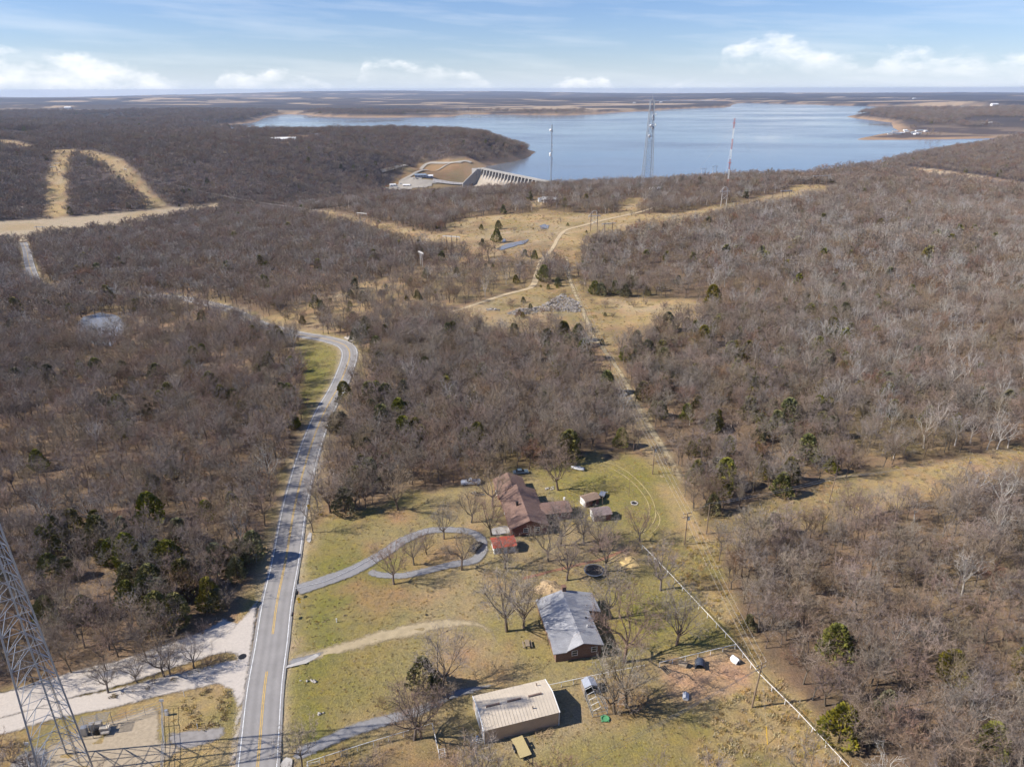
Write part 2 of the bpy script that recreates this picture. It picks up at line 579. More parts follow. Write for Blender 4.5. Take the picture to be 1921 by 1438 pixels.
class MB:
    """collects simple solids into one mesh"""

    def __init__(self):
        self.v, self.f = [], []

    def add(self, vs, fs):
        n = len(self.v)
        self.v += [tuple(map(float, p)) for p in vs]
        self.f += [tuple(i + n for i in f) for f in fs]
        return self

    def box(self, x0, x1, y0, y1, z0, z1):
        vs = [(x, y, z) for z in (z0, z1) for y in (y0, y1) for x in (x0, x1)]
        return self.add(vs, [(0, 2, 3, 1), (4, 5, 7, 6), (0, 1, 5, 4), (2, 6, 7, 3), (0, 4, 6, 2), (1, 3, 7, 5)])

    def cbox(self, c, s, rz=0.0):
        vs = []
        cs, sn = math.cos(rz), math.sin(rz)
        for dz in (-.5, .5):
            for dy in (-.5, .5):
                for dx in (-.5, .5):
                    x, y = dx * s[0], dy * s[1]
                    vs.append((c[0] + x * cs - y * sn, c[1] + x * sn + y * cs, c[2] + dz * s[2]))
        return self.add(vs, [(0, 2, 3, 1), (4, 5, 7, 6), (0, 1, 5, 4), (2, 6, 7, 3), (0, 4, 6, 2), (1, 3, 7, 5)])

    def tube(self, a, b, r, r2=None, n=6):
        a, b = Vector(a), Vector(b)
        r2 = r if r2 is None else r2
        d = (b - a).normalized()
        u = d.orthogonal().normalized()
        w = d.cross(u)
        vs = []
        for p, rr in ((a, r), (b, r2)):
            for k in range(n):
                t = 2 * math.pi * k / n
                vs.append(p + (u * math.cos(t) + w * math.sin(t)) * rr)
        fs = [(k, (k + 1) % n, n + (k + 1) % n, n + k) for k in range(n)]
        fs += [tuple(range(n - 1, -1, -1)), tuple(range(n, 2 * n))]
        return self.add(vs, fs)

    def path(self, pts, r, n=4):
        pts = [Vector(p) for p in pts]
        vs, fs = [], []
        for i, p in enumerate(pts):
            d = (pts[min(i + 1, len(pts) - 1)] - pts[max(i - 1, 0)]).normalized()
            u = d.cross(Vector((0, 0, 1)))
            u = u.normalized() if u.length > 1e-4 else Vector((1, 0, 0))
            w = d.cross(u)
            rr = r[i] if isinstance(r, (list, tuple)) else r
            for k in range(n):
                t = 2 * math.pi * k / n + 0.4
                vs.append(p + (u * math.cos(t) + w * math.sin(t)) * rr)
        for i in range(len(pts) - 1):
            for k in range(n):
                fs.append((i * n + k, i * n + (k + 1) % n, (i + 1) * n + (k + 1) % n, (i + 1) * n + k))
        return self.add(vs, fs)

    def extrude(self, prof, y0, y1):
        """profile in x,z drawn along y"""
        n = len(prof)
        vs = [(x, y0, z) for x, z in prof] + [(x, y1, z) for x, z in prof]
        fs = [(k, (k + 1) % n, n + (k + 1) % n, n + k) for k in range(n)] + [tuple(range(n - 1, -1, -1)), tuple(range(n, 2 * n))]
        return self.add(vs, fs)

    def slab(self, quad, th):
        """a sheet with thickness below the four corners"""
        n = len(quad)
        vs = [tuple(p) for p in quad] + [(p[0], p[1], p[2] - th) for p in quad]
        fs = [tuple(range(n)), tuple(range(2 * n - 1, n - 1, -1))] + [(k, n + k, n + (k + 1) % n, (k + 1) % n) for k in range(n)]
        return self.add(vs, fs)

    def lathe(self, prof, n=10, c=(0, 0, 0)):
        vs = []
        for r, z in prof:
            for k in range(n):
                t = 2 * math.pi * k / n
                vs.append((c[0] + r * math.cos(t), c[1] + r * math.sin(t), c[2] + z))
        fs = []
        for i in range(len(prof) - 1):
            for k in range(n):
                fs.append((i * n + k, i * n + (k + 1) % n, (i + 1) * n + (k + 1) % n, (i + 1) * n + k))
        fs += [tuple(range(n - 1, -1, -1)), tuple(range((len(prof) - 1) * n, len(prof) * n))]
        return self.add(vs, fs)

    def mesh(self, name, m=None, smooth_=False):
        me = bpy.data.meshes.new(name)
        me.from_pydata(self.v, [], self.f)
        if m:
            me.materials.append(m)
        if smooth_:
            me.polygons.foreach_set('use_smooth', [True] * len(me.polygons))
        me.update()
        return me

    def build(self, name, m, parent=None, loc=None, smooth_=False, fix=True):
        me = self.mesh(name, m, smooth_)
        if fix:
            bm = bmesh.new()
            bm.from_mesh(me)
            bmesh.ops.recalc_face_normals(bm, faces=bm.faces)
            bm.to_mesh(me)
            bm.free()
        return link(name, me, parent, loc)


_BAR = {}


def bar(name, a, b, r, m, parent, n=5):
    """a round member between two points as an object that shares one unit mesh"""
    key = (m.name, n)
    if key not in _BAR:
        _BAR[key] = MB().tube((0, 0, 0), (0, 0, 1), 1, n=n).mesh('member', m)
    a, b = Vector(a), Vector(b)
    o = link(name, _BAR[key], parent)
    q = (b - a).to_track_quat('Z', 'Y').to_matrix().to_4x4()
    o.matrix_local = Matrix.Translation(a) @ q @ Matrix.Diagonal((r, r, (b - a).length, 1))
    return o


_BOX = {}


def block(name, c, s, m, parent, rz=0.0):
    if m.name not in _BOX:
        _BOX[m.name] = MB().box(-.5, .5, -.5, .5, -.5, .5).mesh('block', m)
    o = link(name, _BOX[m.name], parent)
    o.matrix_local = Matrix.Translation(c) @ Matrix.Rotation(rz, 4, 'Z') @ Matrix.Diagonal((*s, 1))
    return o


# ------------------------------------------------------------------ land cover (world polygons read off the photograph)
HIGHWAY_PX = [(482, 1450), (488, 1383), (496.7, 1286), (509, 1208), (519.5, 1130), (537, 1044), (555, 940), (582, 840), (608, 774), (634, 727), (648, 694), (656, 667), (652, 652), (638, 643), (604, 634), (560, 627), (520, 617),
              (484, 606), (446, 588), (420, 577), (330, 558), (210, 548), (120, 546), (75, 534), (58, 506), (50, 470), (44, 455)]
HIGHWAY = spline(G(*HIGHWAY_PX)[:, :2], 3.0)
HIGHWAY = np.vstack([[HIGHWAY[0] + (HIGHWAY[0] - HIGHWAY[3]) * 10], HIGHWAY])


def GP(*pp):
    return G(*pp)[:, :2]


YARD = GP((585, 1500), (545, 1300), (562, 1100), (590, 985), (604, 958), (650, 968), (705, 948), (760, 920), (830, 922), (868, 910), (905, 905), (955, 880), (985, 878), (1060, 872), (1092, 858), (1190, 853), (1228, 870),
          (1262, 880), (1300, 955), (1345, 1010), (1352, 1060), (1385, 1150), (1430, 1225), (1480, 1290), (1550, 1370), (1620, 1438), (1680, 1500))
LAWN = GP((585, 1500), (536, 1300), (562, 1100), (590, 985), (640, 975), (705, 955), (760, 925), (830, 925), (868, 912), (905, 905), (985, 880), (1060, 872), (1092, 860), (1190, 856), (1222, 890), (1270, 985), (1278, 1015), (1210, 1025), (1300, 1110),
          (1380, 1205), (1240, 1245), (1250, 1290), (1290, 1340), (1310, 1500))
SW_OPEN = GP((-150, 1322), (0, 1300), (100, 1282), (200, 1262), (280, 1228), (345, 1205), (400, 1188), (445, 1160), (478, 1090), (500, 1010), (560, 1000), (520, 1500), (-150, 1500))
VERGE = GP((552, 645), (575, 632), (640, 650), (650, 680), (625, 730), (600, 775), (572, 800), (562, 740), (570, 690))
LINE_CUT = GP((1262, 905), (1215, 880), (1190, 820), (1150, 740), (1112, 680), (1092, 625), (1080, 560), (1062, 505), (1062, 478), (1090, 478), (1085, 520), (1098, 560), (1150, 640), (1168, 700), (1210, 770), (1240, 830), (1285, 900))
ROCK_MEADOW = GP((800, 590), (870, 572), (930, 560), (1000, 535), (1070, 532), (1095, 556), (1180, 562), (1300, 562), (1345, 578), (1290, 602), (1230, 622), (1200, 650), (1150, 650), (1100, 640), (1060, 622), (1000, 622), (930, 634), (880, 622), (840, 605))
BIG_MEADOW = GP((570, 396), (600, 394), (660, 405), (700, 416), (760, 428), (800, 436), (830, 436), (838, 420), (880, 408), (930, 404), (985, 400), (1010, 392), (1060, 398), (1130, 402), (1160, 396), (1180, 370), (1215, 372), (1190, 402), (1260, 400), (1340, 386), (1420, 370), (1478, 360), (1490, 346), (1530, 346), (1590, 353),
                (1560, 362), (1490, 384), (1420, 396), (1300, 420), (1200, 440), (1120, 455), (1090, 470), (1075, 498), (1010, 492), (930, 482), (880, 482), (830, 472), (785, 462), (720, 446), (660, 424), (600, 410))
SMALL_CLEAR = GP((985, 386), (1000, 374), (1018, 370), (1036, 372), (1020, 380), (1008, 390))
SCRUB = GP((480, 602), (560, 572), (650, 542), (740, 528), (775, 500), (830, 480), (930, 485), (1000, 498), (1000, 530), (930, 555), (860, 572), (800, 590), (700, 600), (660, 625), (600, 628), (540, 618))
STRIP_SW = GP((500, 598), (580, 566), (680, 530), (770, 505), (772, 512), (690, 540), (600, 575), (520, 606))
EAST_CUT = GP((1275, 985), (1330, 970), (1420, 944), (1560, 900), (1700, 870), (1850, 846), (1960, 824), (1960, 892), (1800, 924), (1650, 957), (1500, 994), (1400, 1020), (1310, 1042))
FIELD = GP((-250, 425), (0, 414), (120, 408), (250, 396), (340, 388), (412, 380), (420, 392), (330, 410), (230, 427), (110, 443), (0, 457), (-250, 478))
CUT_A = GP((80, 412), (86, 370), (84, 345), (98, 308), (104, 290), (90, 282), (135, 279), (150, 286), (131, 296), (126, 330), (126, 410))
CUT_B = GP((140, 284), (170, 282), (205, 292), (232, 302), (262, 330), (282, 358), (320, 392), (290, 396), (262, 372), (232, 345), (210, 322), (185, 304), (150, 292))
CUT_C = GP((-60, 262), (0, 262), (30, 264), (72, 280), (45, 284), (0, 274), (-60, 272))
CUT_D = GP((-60, 241), (0, 244), (50, 248), (95, 248), (60, 255), (0, 252), (-60, 250))
HILL_CLEAR = [GP((512, 268), (520, 258), (560, 254), (604, 252), (600, 258), (545, 262), (540, 270)), GP((418, 260), (430, 246), (446, 243), (440, 250), (428, 262))]
DRAW = GP((60, 706), (110, 690), (170, 670), (240, 645), (300, 628), (400, 606), (470, 596), (480, 606), (400, 622), (320, 644), (250, 664), (180, 694), (110, 720), (70, 722))
POND_CLEAR = GP((142, 614), (158, 598), (190, 590), (226, 593), (250, 600), (236, 618), (206, 634), (165, 633))
DAM_OPEN = GP((690, 362), (720, 345), (760, 325), (745, 308), (790, 300), (870, 296), (905, 308), (985, 330), (1000, 352), (930, 356), (850, 352), (760, 362))
MUD = GP((1688, 312), (1760, 318), (1840, 330), (1960, 350), (1960, 362), (1860, 345), (1760, 330), (1700, 322))
TRACK_MAIN = spline(GP((806, 588), (850, 584), (900, 568), (945, 553), (985, 543), (1000, 535), (1008, 512), (1015, 490), (1035, 468), (1048, 445), (1062, 432), (1090, 424), (1120, 416), (1150, 409), (1200, 398), (1240, 385)), 4)
PEN = GP((1236, 1248), (1380, 1211), (1422, 1264), (1375, 1298), (1295, 1322), (1258, 1306), (1246, 1272))
OPEN_POLYS = [YARD, SW_OPEN, VERGE, LINE_CUT, ROCK_MEADOW, BIG_MEADOW, SMALL_CLEAR, EAST_CUT, FIELD, CUT_A, CUT_B, CUT_C, CUT_D, *HILL_CLEAR, DAM_OPEN, MUD, POND_CLEAR]
# the two dirt drives off the gravel road, ending past the frame
GRAVEL_N = spline(GP((-160, 1352), (0, 1322), (120, 1288), (220, 1262), (300, 1236), (380, 1208), (425, 1188), (452, 1168)), 2)
GRAVEL_S = spline(GP((-160, 1392), (0, 1362), (100, 1332), (200, 1312), (300, 1287), (380, 1270), (425, 1259), (452, 1254)), 2)

LITTER = np.array((0.185, 0.128, 0.082))
LITTER2 = np.array((0.270, 0.185, 0.112))
GREEN = np.array((0.222, 0.200, 0.060))
OLIVE = np.array((0.265, 0.215, 0.085))
TAN = np.array((0.360, 0.270, 0.150))
GOLD = np.array((0.420, 0.300, 0.145))
DIRT = np.array((0.395, 0.240, 0.128))
PALE = np.array((0.440, 0.350, 0.235))
CANOPY = np.array((0.105, 0.082, 0.074))


def lerp(a, b, t):
    return a + (b - a) * np.asarray(t)[:, None]


def soft(poly, x, y, w, amp=0.0, fs=8.0, s=1):
    d = sdf(poly, x, y)
    if amp:
        d = d + (fbm(x / fs, y / fs, s, 3) - 0.5) * amp
    return smooth(w, -w, d)


def cover(x, y):
    d = np.hypot(x, y)
    n1 = fbm(x / 14, y / 14, 31, 4)
    n2 = fbm(x / 5, y / 5, 37, 3)
    n3 = fbm(x / 60, y / 60, 41, 3)
    c = lerp(LITTER, LITTER2, smooth(0.35, 0.7, n1))
    c = lerp(c, OLIVE * 0.85, smooth(0.6, 0.8, n3) * 0.5)
    # far woods seen from above are all crown
    c = lerp(c, LITTER * 0.8, smooth(300, 600, d) * 0.6)
    c = lerp(c, CANOPY, smooth(700, 1300, d))
    near = d < 2600
    xn, yn = x[near], y[near]
    cn = c[near]
    m1, m2, m3 = n1[near], n2[near], n3[near]
    dry = lerp(lerp(TAN, GOLD, smooth(0.4, 0.65, m3)), PALE, smooth(0.55, 0.75, m1) * 0.5)
    mm = fbm(xn / 26, yn / 26, 97, 4)
    dry = lerp(dry, np.array((0.245, 0.165, 0.095)), smooth(0.48, 0.66, mm) * 0.7)
    dry = lerp(dry, OLIVE * 0.8, smooth(0.56, 0.7, fbm(xn / 40, yn / 40, 99, 3)) * 0.5)
    dry = lerp(dry, DIRT, smooth(0.58, 0.74, m2) * 0.5)
    for poly, w, amp in ((ROCK_MEADOW, 3, 10), (BIG_MEADOW, 4, 10), (SMALL_CLEAR, 3, 4), (CUT_A, 5, 10), (CUT_B, 5, 10), (CUT_C, 5, 10), (CUT_D, 8, 10), (EAST_CUT, 2, 6), (LINE_CUT, 2, 6), (STRIP_SW, 3, 6), (DAM_OPEN, 5, 5), (POND_CLEAR, 7, 14)):
        cn = lerp(cn, dry, soft(poly, xn, yn, w, amp, 10, 5))
    for poly in HILL_CLEAR + [MUD]:
        cn = lerp(cn, lerp(PALE * 1.1, DIRT, smooth(0.4, 0.7, m1)), soft(poly, xn, yn, 4, 6, 10, 5))
    cn = lerp(cn, lerp(PALE * 0.95, GOLD * 0.85, smooth(0.45, 0.75, m3) * 0.6), soft(FIELD, xn, yn, 5, 8, 20, 5))
    cn = lerp(cn, lerp(DIRT * 0.62, TAN * 0.6, smooth(.45, .6, m3)), soft(DAM_OPEN, xn, yn, 6, 8, 20, 5) * .75)
    cn = lerp(cn, dry, soft(DRAW, xn, yn, 5, 14, 12, 9) * 0.65)
    cn = lerp(cn, dry, soft(SCRUB, xn, yn, 5, 16, 16, 9) * 0.55)
    rough = lerp(lerp(TAN * (1.08, 1.05, .9), OLIVE, smooth(0.45, 0.68, m1)), DIRT * 0.8, smooth(0.6, 0.75, m2) * 0.5)
    cn = lerp(cn, rough, soft(YARD, xn, yn, 2, 5, 6, 5))
    cn = lerp(cn, rough, soft(SW_OPEN, xn, yn, 1.5, 4, 5, 6))
    lawn = lerp(OLIVE, GREEN, smooth(0.42, 0.62, m1))
    lawn = lerp(lawn, TAN, smooth(0.40, 0.60, m3) * 0.75)
    lawn = lerp(lawn, DIRT * 0.8, smooth(0.66, 0.8, m2) * 0.35)
    cn = lerp(cn, lawn, soft(LAWN, xn, yn, 2, 4, 6, 5))
    cn = lerp(cn, lerp(GREEN, OLIVE, smooth(0.45, 0.7, m1)), soft(VERGE, xn, yn, 2, 4, 6, 5))
    # patches of the yard: green lawn behind the brown house, fallen leaves, red soil
    for pp, colr, k in (
            (((985, 885), (1090, 862), (1190, 858), (1268, 985), (1240, 1015), (1180, 1000), (1120, 985), (1050, 930), (990, 905)), GREEN * (1.15, 1.08, 1.0), 0.75),
            (((900, 1180), (1000, 1160), (1120, 1240), (1060, 1270), (980, 1290), (960, 1230)), GREEN * (1.15, 1.08, 1.0), 0.5),
            (((1130, 1090), (1300, 1110), (1360, 1200), (1250, 1230), (1150, 1180)), GREEN * (1.15, 1.10, 0.9), 0.55),
            (((545, 1300), (560, 1230), (700, 1200), (800, 1215), (800, 1270), (740, 1320), (620, 1350), (545, 1370)), GREEN * (1.05, 0.98, 1.0), 0.5),
            (((590, 1080), (580, 1020), (640, 1000), (680, 1020), (640, 1060)), GREEN * (1.05, 0.98, 1.0), 0.5),
            (((1000, 1370), (1290, 1350), (1330, 1500), (980, 1500)), GREEN * (1.15, 1.05, .95), 0.5),
            (((850, 1240), (950, 1220), (985, 1260), (900, 1290), (840, 1275)), DIRT * 0.95, 0.6),
            (((660, 1100), (760, 1090), (800, 1120), (760, 1150), (650, 1150)), DIRT * 0.85, 0.6),
            (((760, 1040), (870, 1000), (880, 1040), (800, 1075)), DIRT * 0.95, 0.55),
            (((680, 980), (740, 955), (800, 955), (760, 990)), DIRT * 0.95, 0.5),
            (((600, 1400), (830, 1370), (900, 1410), (880, 1500), (600, 1500)), DIRT * 0.72, 0.6),
            (((820, 1300), (890, 1310), (900, 1390), (830, 1400)), OLIVE * 0.9, 0.5),
            (((900, 1040), (1080, 1010), (1180, 1050), (1060, 1080), (930, 1075)), TAN * 0.85, 0.6),
            (((985, 1400), (1080, 1345), (1100, 1370), (1000, 1420)), PALE, 0.6),
            (((190, 1306), (300, 1270), (430, 1232), (440, 1240), (300, 1286), (200, 1314)), DIRT * 0.55, 1.0),
            (((1105, 1290), (1240, 1290), (1250, 1330), (1120, 1340)), DIRT * 0.7, 0.6)):
        q = np.array([plane_pt(a, b, 0.1)[:2] for a, b in pp])
        cn = lerp(cn, colr, soft(q, xn, yn, 4.5, 13, 5, 7) * k * (.55 + .9 * (m2 - .05)))
    cn = lerp(cn, lerp(np.array((0.47, 0.30, 0.17)), PALE, smooth(0.5, 0.75, m2) * 0.4), soft(PEN, xn, yn, 1.2, 3, 4, 5))
    # worn edge of the highway
    hd = linedist(HIGHWAY, xn, yn)
    cn = lerp(cn, lerp(TAN, OLIVE, smooth(0.4, 0.6, m1)), smooth(9, 4.5, hd + (m2 - 0.5) * 5) * 0.8)
    cn = lerp(cn, PALE * 1.05, smooth(5.0, 3.9, hd) * 0.7)
    c[near] = cn
    # open patches on the point across the lake
    pt = smooth(2300, 2700, y) * smooth(600, 900, x) * smooth(0.52, 0.58, fbm(x / 240, y / 170, 57, 3))
    c = lerp(c, np.array((0.30, 0.22, 0.15)), pt * 0.8)
    # shores and far farmland
    ld = lake_dist(x, y)
    sh = smooth(60, 8, ld + (n3 - 0.5) * 70) * (ld > -80)
    c = lerp(c, np.array((0.42, 0.28, 0.17)), sh * smooth(900, 1500, y) * 0.85)
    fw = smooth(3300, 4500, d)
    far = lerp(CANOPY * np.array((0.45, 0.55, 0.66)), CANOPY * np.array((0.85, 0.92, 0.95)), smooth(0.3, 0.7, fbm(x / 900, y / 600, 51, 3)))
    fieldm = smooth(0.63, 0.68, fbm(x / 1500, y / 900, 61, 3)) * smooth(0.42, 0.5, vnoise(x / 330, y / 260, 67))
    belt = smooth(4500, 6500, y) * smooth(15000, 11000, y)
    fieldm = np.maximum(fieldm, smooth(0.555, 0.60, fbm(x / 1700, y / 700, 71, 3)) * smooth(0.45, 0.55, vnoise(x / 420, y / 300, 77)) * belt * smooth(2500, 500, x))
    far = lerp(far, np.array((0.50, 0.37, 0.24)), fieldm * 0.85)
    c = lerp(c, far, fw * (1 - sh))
    return np.clip(c, 0, 1)


_GM = None


def ground_material():
    m = bpy.data.materials.new('ground_cover')
    m.use_nodes = True
    t = m.node_tree
    b = _bsdf(m)
    b.inputs['Roughness'].default_value = 0.95
    b.inputs['Specular IOR Level'].default_value = 0.1
    at = t.nodes.new('ShaderNodeAttribute')
    at.attribute_name = 'cover'
    g = t.nodes.new('ShaderNodeNewGeometry')

    def noise(scale, detail, rough=0.6):
        n = t.nodes.new('ShaderNodeTexNoise')
        n.inputs['Scale'].default_value = scale
        n.inputs['Detail'].default_value = detail
        n.inputs['Roughness'].default_value = rough
        t.links.new(g.outputs['Position'], n.inputs['Vector'])
        return n.outputs['Fac']
    a, f, k = noise(0.55, 6, 0.7), noise(2.6, 5, 0.75), noise(0.12, 3)
    v = math_node(t, 'ADD', math_node(t, 'MULTIPLY', math_node(t, 'SUBTRACT', a, 0.5), 0.9), 1.0)
    v = math_node(t, 'ADD', v, math_node(t, 'MULTIPLY', math_node(t, 'SUBTRACT', f, 0.5), 1.9))
    v = math_node(t, 'ADD', v, math_node(t, 'MULTIPLY', math_node(t, 'SUBTRACT', k, 0.5), 0.5))
    sp = noise(5.5, 4, 0.8)
    v = math_node(t, 'SUBTRACT', v, math_node(t, 'MULTIPLY', math_node(t, 'MULTIPLY', math_node(t, 'SUBTRACT', sp, 0.56), 4.0, True), 0.30))
    hs = t.nodes.new('ShaderNodeHueSaturation')
    t.links.new(at.outputs['Color'], hs.inputs['Color'])
    t.links.new(v, hs.inputs['Value'])
    t.links.new(math_node(t, 'ADD', math_node(t, 'MULTIPLY', math_node(t, 'SUBTRACT', k, 0.5), -0.06), 0.5), hs.inputs['Hue'])
    t.links.new(math_node(t, 'ADD', math_node(t, 'MULTIPLY', math_node(t, 'SUBTRACT', a, 0.5), 0.6), 1.0), hs.inputs['Saturation'])
    t.links.new(hs.outputs[0], b.inputs['Base Color'])
    bp = t.nodes.new('ShaderNodeBump')
    bp.inputs['Strength'].default_value = 0.7
    bp.inputs['Distance'].default_value = 0.35
    t.links.new(f, bp.inputs['Height'])
    t.links.new(bp.outputs[0], b.inputs['Normal'])
    return m


def build_ground():
    r = [60.0]
    while r[-1] < 800:
        r.append(r[-1] * 1.0068)
    while r[-1] < 30500:
        r.append(r[-1] * (1.013 if r[-1] < 4000 else 1.02))
    yy = np.array(r) - 100.0
    yy[0] = -200
    u = np.linspace(-1, 1, 380)
    wid = np.maximum(np.array(r), 130) * 1.05
    X = wid[:, None] * u[None, :]
    Y = np.repeat(yy[:, None], len(u), 1)
    x, y = X.ravel(), Y.ravel()
    z = Z(x, y)
    z += (vnoise(x / 2.3, y / 2.3, 91) - 0.5) * 0.10 * (np.hypot(x, y) < 500)
    # the ground lies a little under roads and drives
    for line, hw in ROAD_BEDS:
        bb = (x > line[:, 0].min() - 15) & (x < line[:, 0].max() + 15) & (y > line[:, 1].min() - 15) & (y < line[:, 1].max() + 15)
        dd = linedist(line, x[bb], y[bb])
        z[bb] -= 0.14 * smooth(hw + 2.0, hw + 0.2, dd)
    nr, nc = X.shape
    idx = np.arange(nr * nc).reshape(nr, nc)
    q = np.stack([idx[:-1, :-1], idx[:-1, 1:], idx[1:, 1:], idx[1:, :-1]], -1).reshape(-1, 4)
    me = bpy.data.meshes.new('ground')
    me.vertices.add(len(x))
    me.vertices.foreach_set('co', np.stack([x, y, z], 1).ravel())
    me.loops.add(q.size)
    me.loops.foreach_set('vertex_index', q.ravel())
    me.polygons.add(len(q))
    me.polygons.foreach_set('loop_start', np.arange(0, q.size, 4))
    me.polygons.foreach_set('loop_total', np.full(len(q), 4))
    me.polygons.foreach_set('use_smooth', np.ones(len(q), bool))
    me.update()
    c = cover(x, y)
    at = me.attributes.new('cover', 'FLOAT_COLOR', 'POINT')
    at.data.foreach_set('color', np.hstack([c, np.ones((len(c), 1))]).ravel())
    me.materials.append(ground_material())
    o = link('ground', me)
    tag(o, kind='structure')
    return o
# ------------------------------------------------------------------ roads, paths and water
ROAD_BEDS = []


def soften(m, amp=0.9, feather=0.3, scale=0.9):
    """lets the sheet fray out into the grass: alpha from the distance to its edge, broken by noise"""
    t = m.node_tree
    at = t.nodes.new('ShaderNodeAttribute')
    at.attribute_name = 'edge'
    g = t.nodes.new('ShaderNodeNewGeometry')
    n = t.nodes.new('ShaderNodeTexNoise')
    n.inputs['Scale'].default_value = scale
    n.inputs['Detail'].default_value = 6
    n.inputs['Roughness'].default_value = 0.7
    t.links.new(g.outputs['Position'], n.inputs['Vector'])
    v = math_node(t, 'SUBTRACT', at.outputs['Fac'], math_node(t, 'MULTIPLY', math_node(t, 'SUBTRACT', n.outputs['Fac'], 0.22), amp * 1.7))
    t.links.new(math_node(t, 'MULTIPLY', v, 1 / feather, True), _bsdf(m).inputs['Alpha'])
    return m


def sheet(name, V, fs, edge, m, parent, kind):
    me = bpy.data.meshes.new(name)
    me.from_pydata(V, [], fs)
    me.update()
    if len(me.polygons) and np.mean([p.normal.z for p in me.polygons]) < 0:
        me.flip_normals()
    me.polygons.foreach_set('use_smooth', [True] * len(me.polygons))
    at = me.attributes.new('edge', 'FLOAT', 'POINT')
    at.data.foreach_set('value', np.asarray(edge, np.float32))
    me.materials.append(m)
    o = link(name, me, parent)
    if kind and parent is None:
        o['kind'] = kind
    return o


def strip(name, line, half, m, lift, parent=None, off=0.0, wob=0.0, seed=0, cols=7, kind='structure'):
    """a sheet that follows a line over the ground"""
    line = np.asarray(line, float)[:, :2]
    t = np.gradient(line, axis=0)
    t /= np.linalg.norm(t, axis=1)[:, None] + 1e-9
    nrm = np.stack([-t[:, 1], t[:, 0]], 1)
    h = np.full(len(line), half) if np.isscalar(half) else np.interp(np.linspace(0, 1, len(line)), np.linspace(0, 1, len(half)), half)
    k = np.arange(len(line))
    hl = h * (1 + wob * (2 * fbm(k / 3.1, k * 0 + seed, 5, 3) - 1))
    hr = h * (1 + wob * (2 * fbm(k / 3.1, k * 0 + seed + 9, 6, 3) - 1))
    pts, edge = [], []
    for j in range(cols):
        s = -1 + 2 * j / (cols - 1)
        o = np.where(s < 0, s * hr, s * hl) + off
        pts.append(line + nrm * o[:, None])
        edge.append((1 - abs(s)) * h)
    pts = np.stack(pts, 1)
    edge = np.stack(edge, 1)
    run_ = np.concatenate([[0], np.cumsum(np.linalg.norm(np.diff(line, axis=0), axis=1))])
    edge = np.minimum(edge, (np.minimum(run_, run_[-1] - run_) + (1e6 if cols < 4 else 0.0))[:, None])
    z = Z(pts[..., 0].ravel(), pts[..., 1].ravel()).reshape(pts.shape[:2])
    d = np.hypot(pts[..., 0], pts[..., 1])
    z = z + lift + 0.25 * smooth(250, 900, d) + 1.0 * smooth(900, 1800, d)
    V = np.concatenate([pts, z[..., None]], -1).reshape(-1, 3)
    n, c = pts.shape[:2]
    fs = [(i * c + j, i * c + j + 1, (i + 1) * c + j + 1, (i + 1) * c + j) for i in range(n - 1) for j in range(c - 1)]
    return sheet(name, V.tolist(), fs, edge.ravel(), m, parent, kind)


def patch(name, poly, m, lift, wob=0.0, kind='structure', level=None, parent=None, grid=2.0):
    """a sheet that fills a polygon: a level face, or a fine grid laid over the ground"""
    p2 = np.asarray(poly, float)[:, :2]
    if level is not None:
        rr = []
        for i in range(len(p2)):
            a, b = p2[i], p2[(i + 1) % len(p2)]
            n = max(1, int(np.linalg.norm(b - a) / grid))
            for k in range(n):
                q = a + (b - a) * k / n
                rr.append(q + wob * (np.array([vnoise(q[0] / 2, q[1] / 2, 3)[()], vnoise(q[0] / 2, q[1] / 2, 4)[()]]) - 0.5) * 2)
        bm = bmesh.new()
        f = bm.faces.new([bm.verts.new((q[0], q[1], level)) for q in rr])
        bmesh.ops.triangulate(bm, faces=[f])
        bm.verts.index_update()
        V = [tuple(v.co) for v in bm.verts]
        fs = [tuple(v.index for v in f.verts) for f in bm.faces]
        bm.free()
        return sheet(name, V, fs, np.full(len(V), 9.0), m, parent, kind)
    lo, hi = p2.min(0) - grid, p2.max(0) + grid
    nx, ny = int((hi[0] - lo[0]) / grid) + 2, int((hi[1] - lo[1]) / grid) + 2
    X, Y = np.meshgrid(lo[0] + grid * np.arange(nx), lo[1] + grid * np.arange(ny))
    x, y = X.ravel(), Y.ravel()
    d = sdf(p2, x, y)
    ins = (d < grid * 1.5).reshape(ny, nx)
    cell = ins[:-1, :-1] & ins[1:, :-1] & ins[:-1, 1:] & ins[1:, 1:]
    idx = np.arange(nx * ny).reshape(ny, nx)
    q = np.stack([idx[:-1, :-1], idx[:-1, 1:], idx[1:, 1:], idx[1:, :-1]], -1)[cell]
    used, inv = np.unique(q, return_inverse=True)
    q = inv.reshape(-1, 4)
    V = np.stack([x[used], y[used], Z(x[used], y[used]) + lift], 1)
    return sheet(name, V.tolist(), [tuple(map(int, f)) for f in q], -d[used] + 0.25, m, parent, kind)


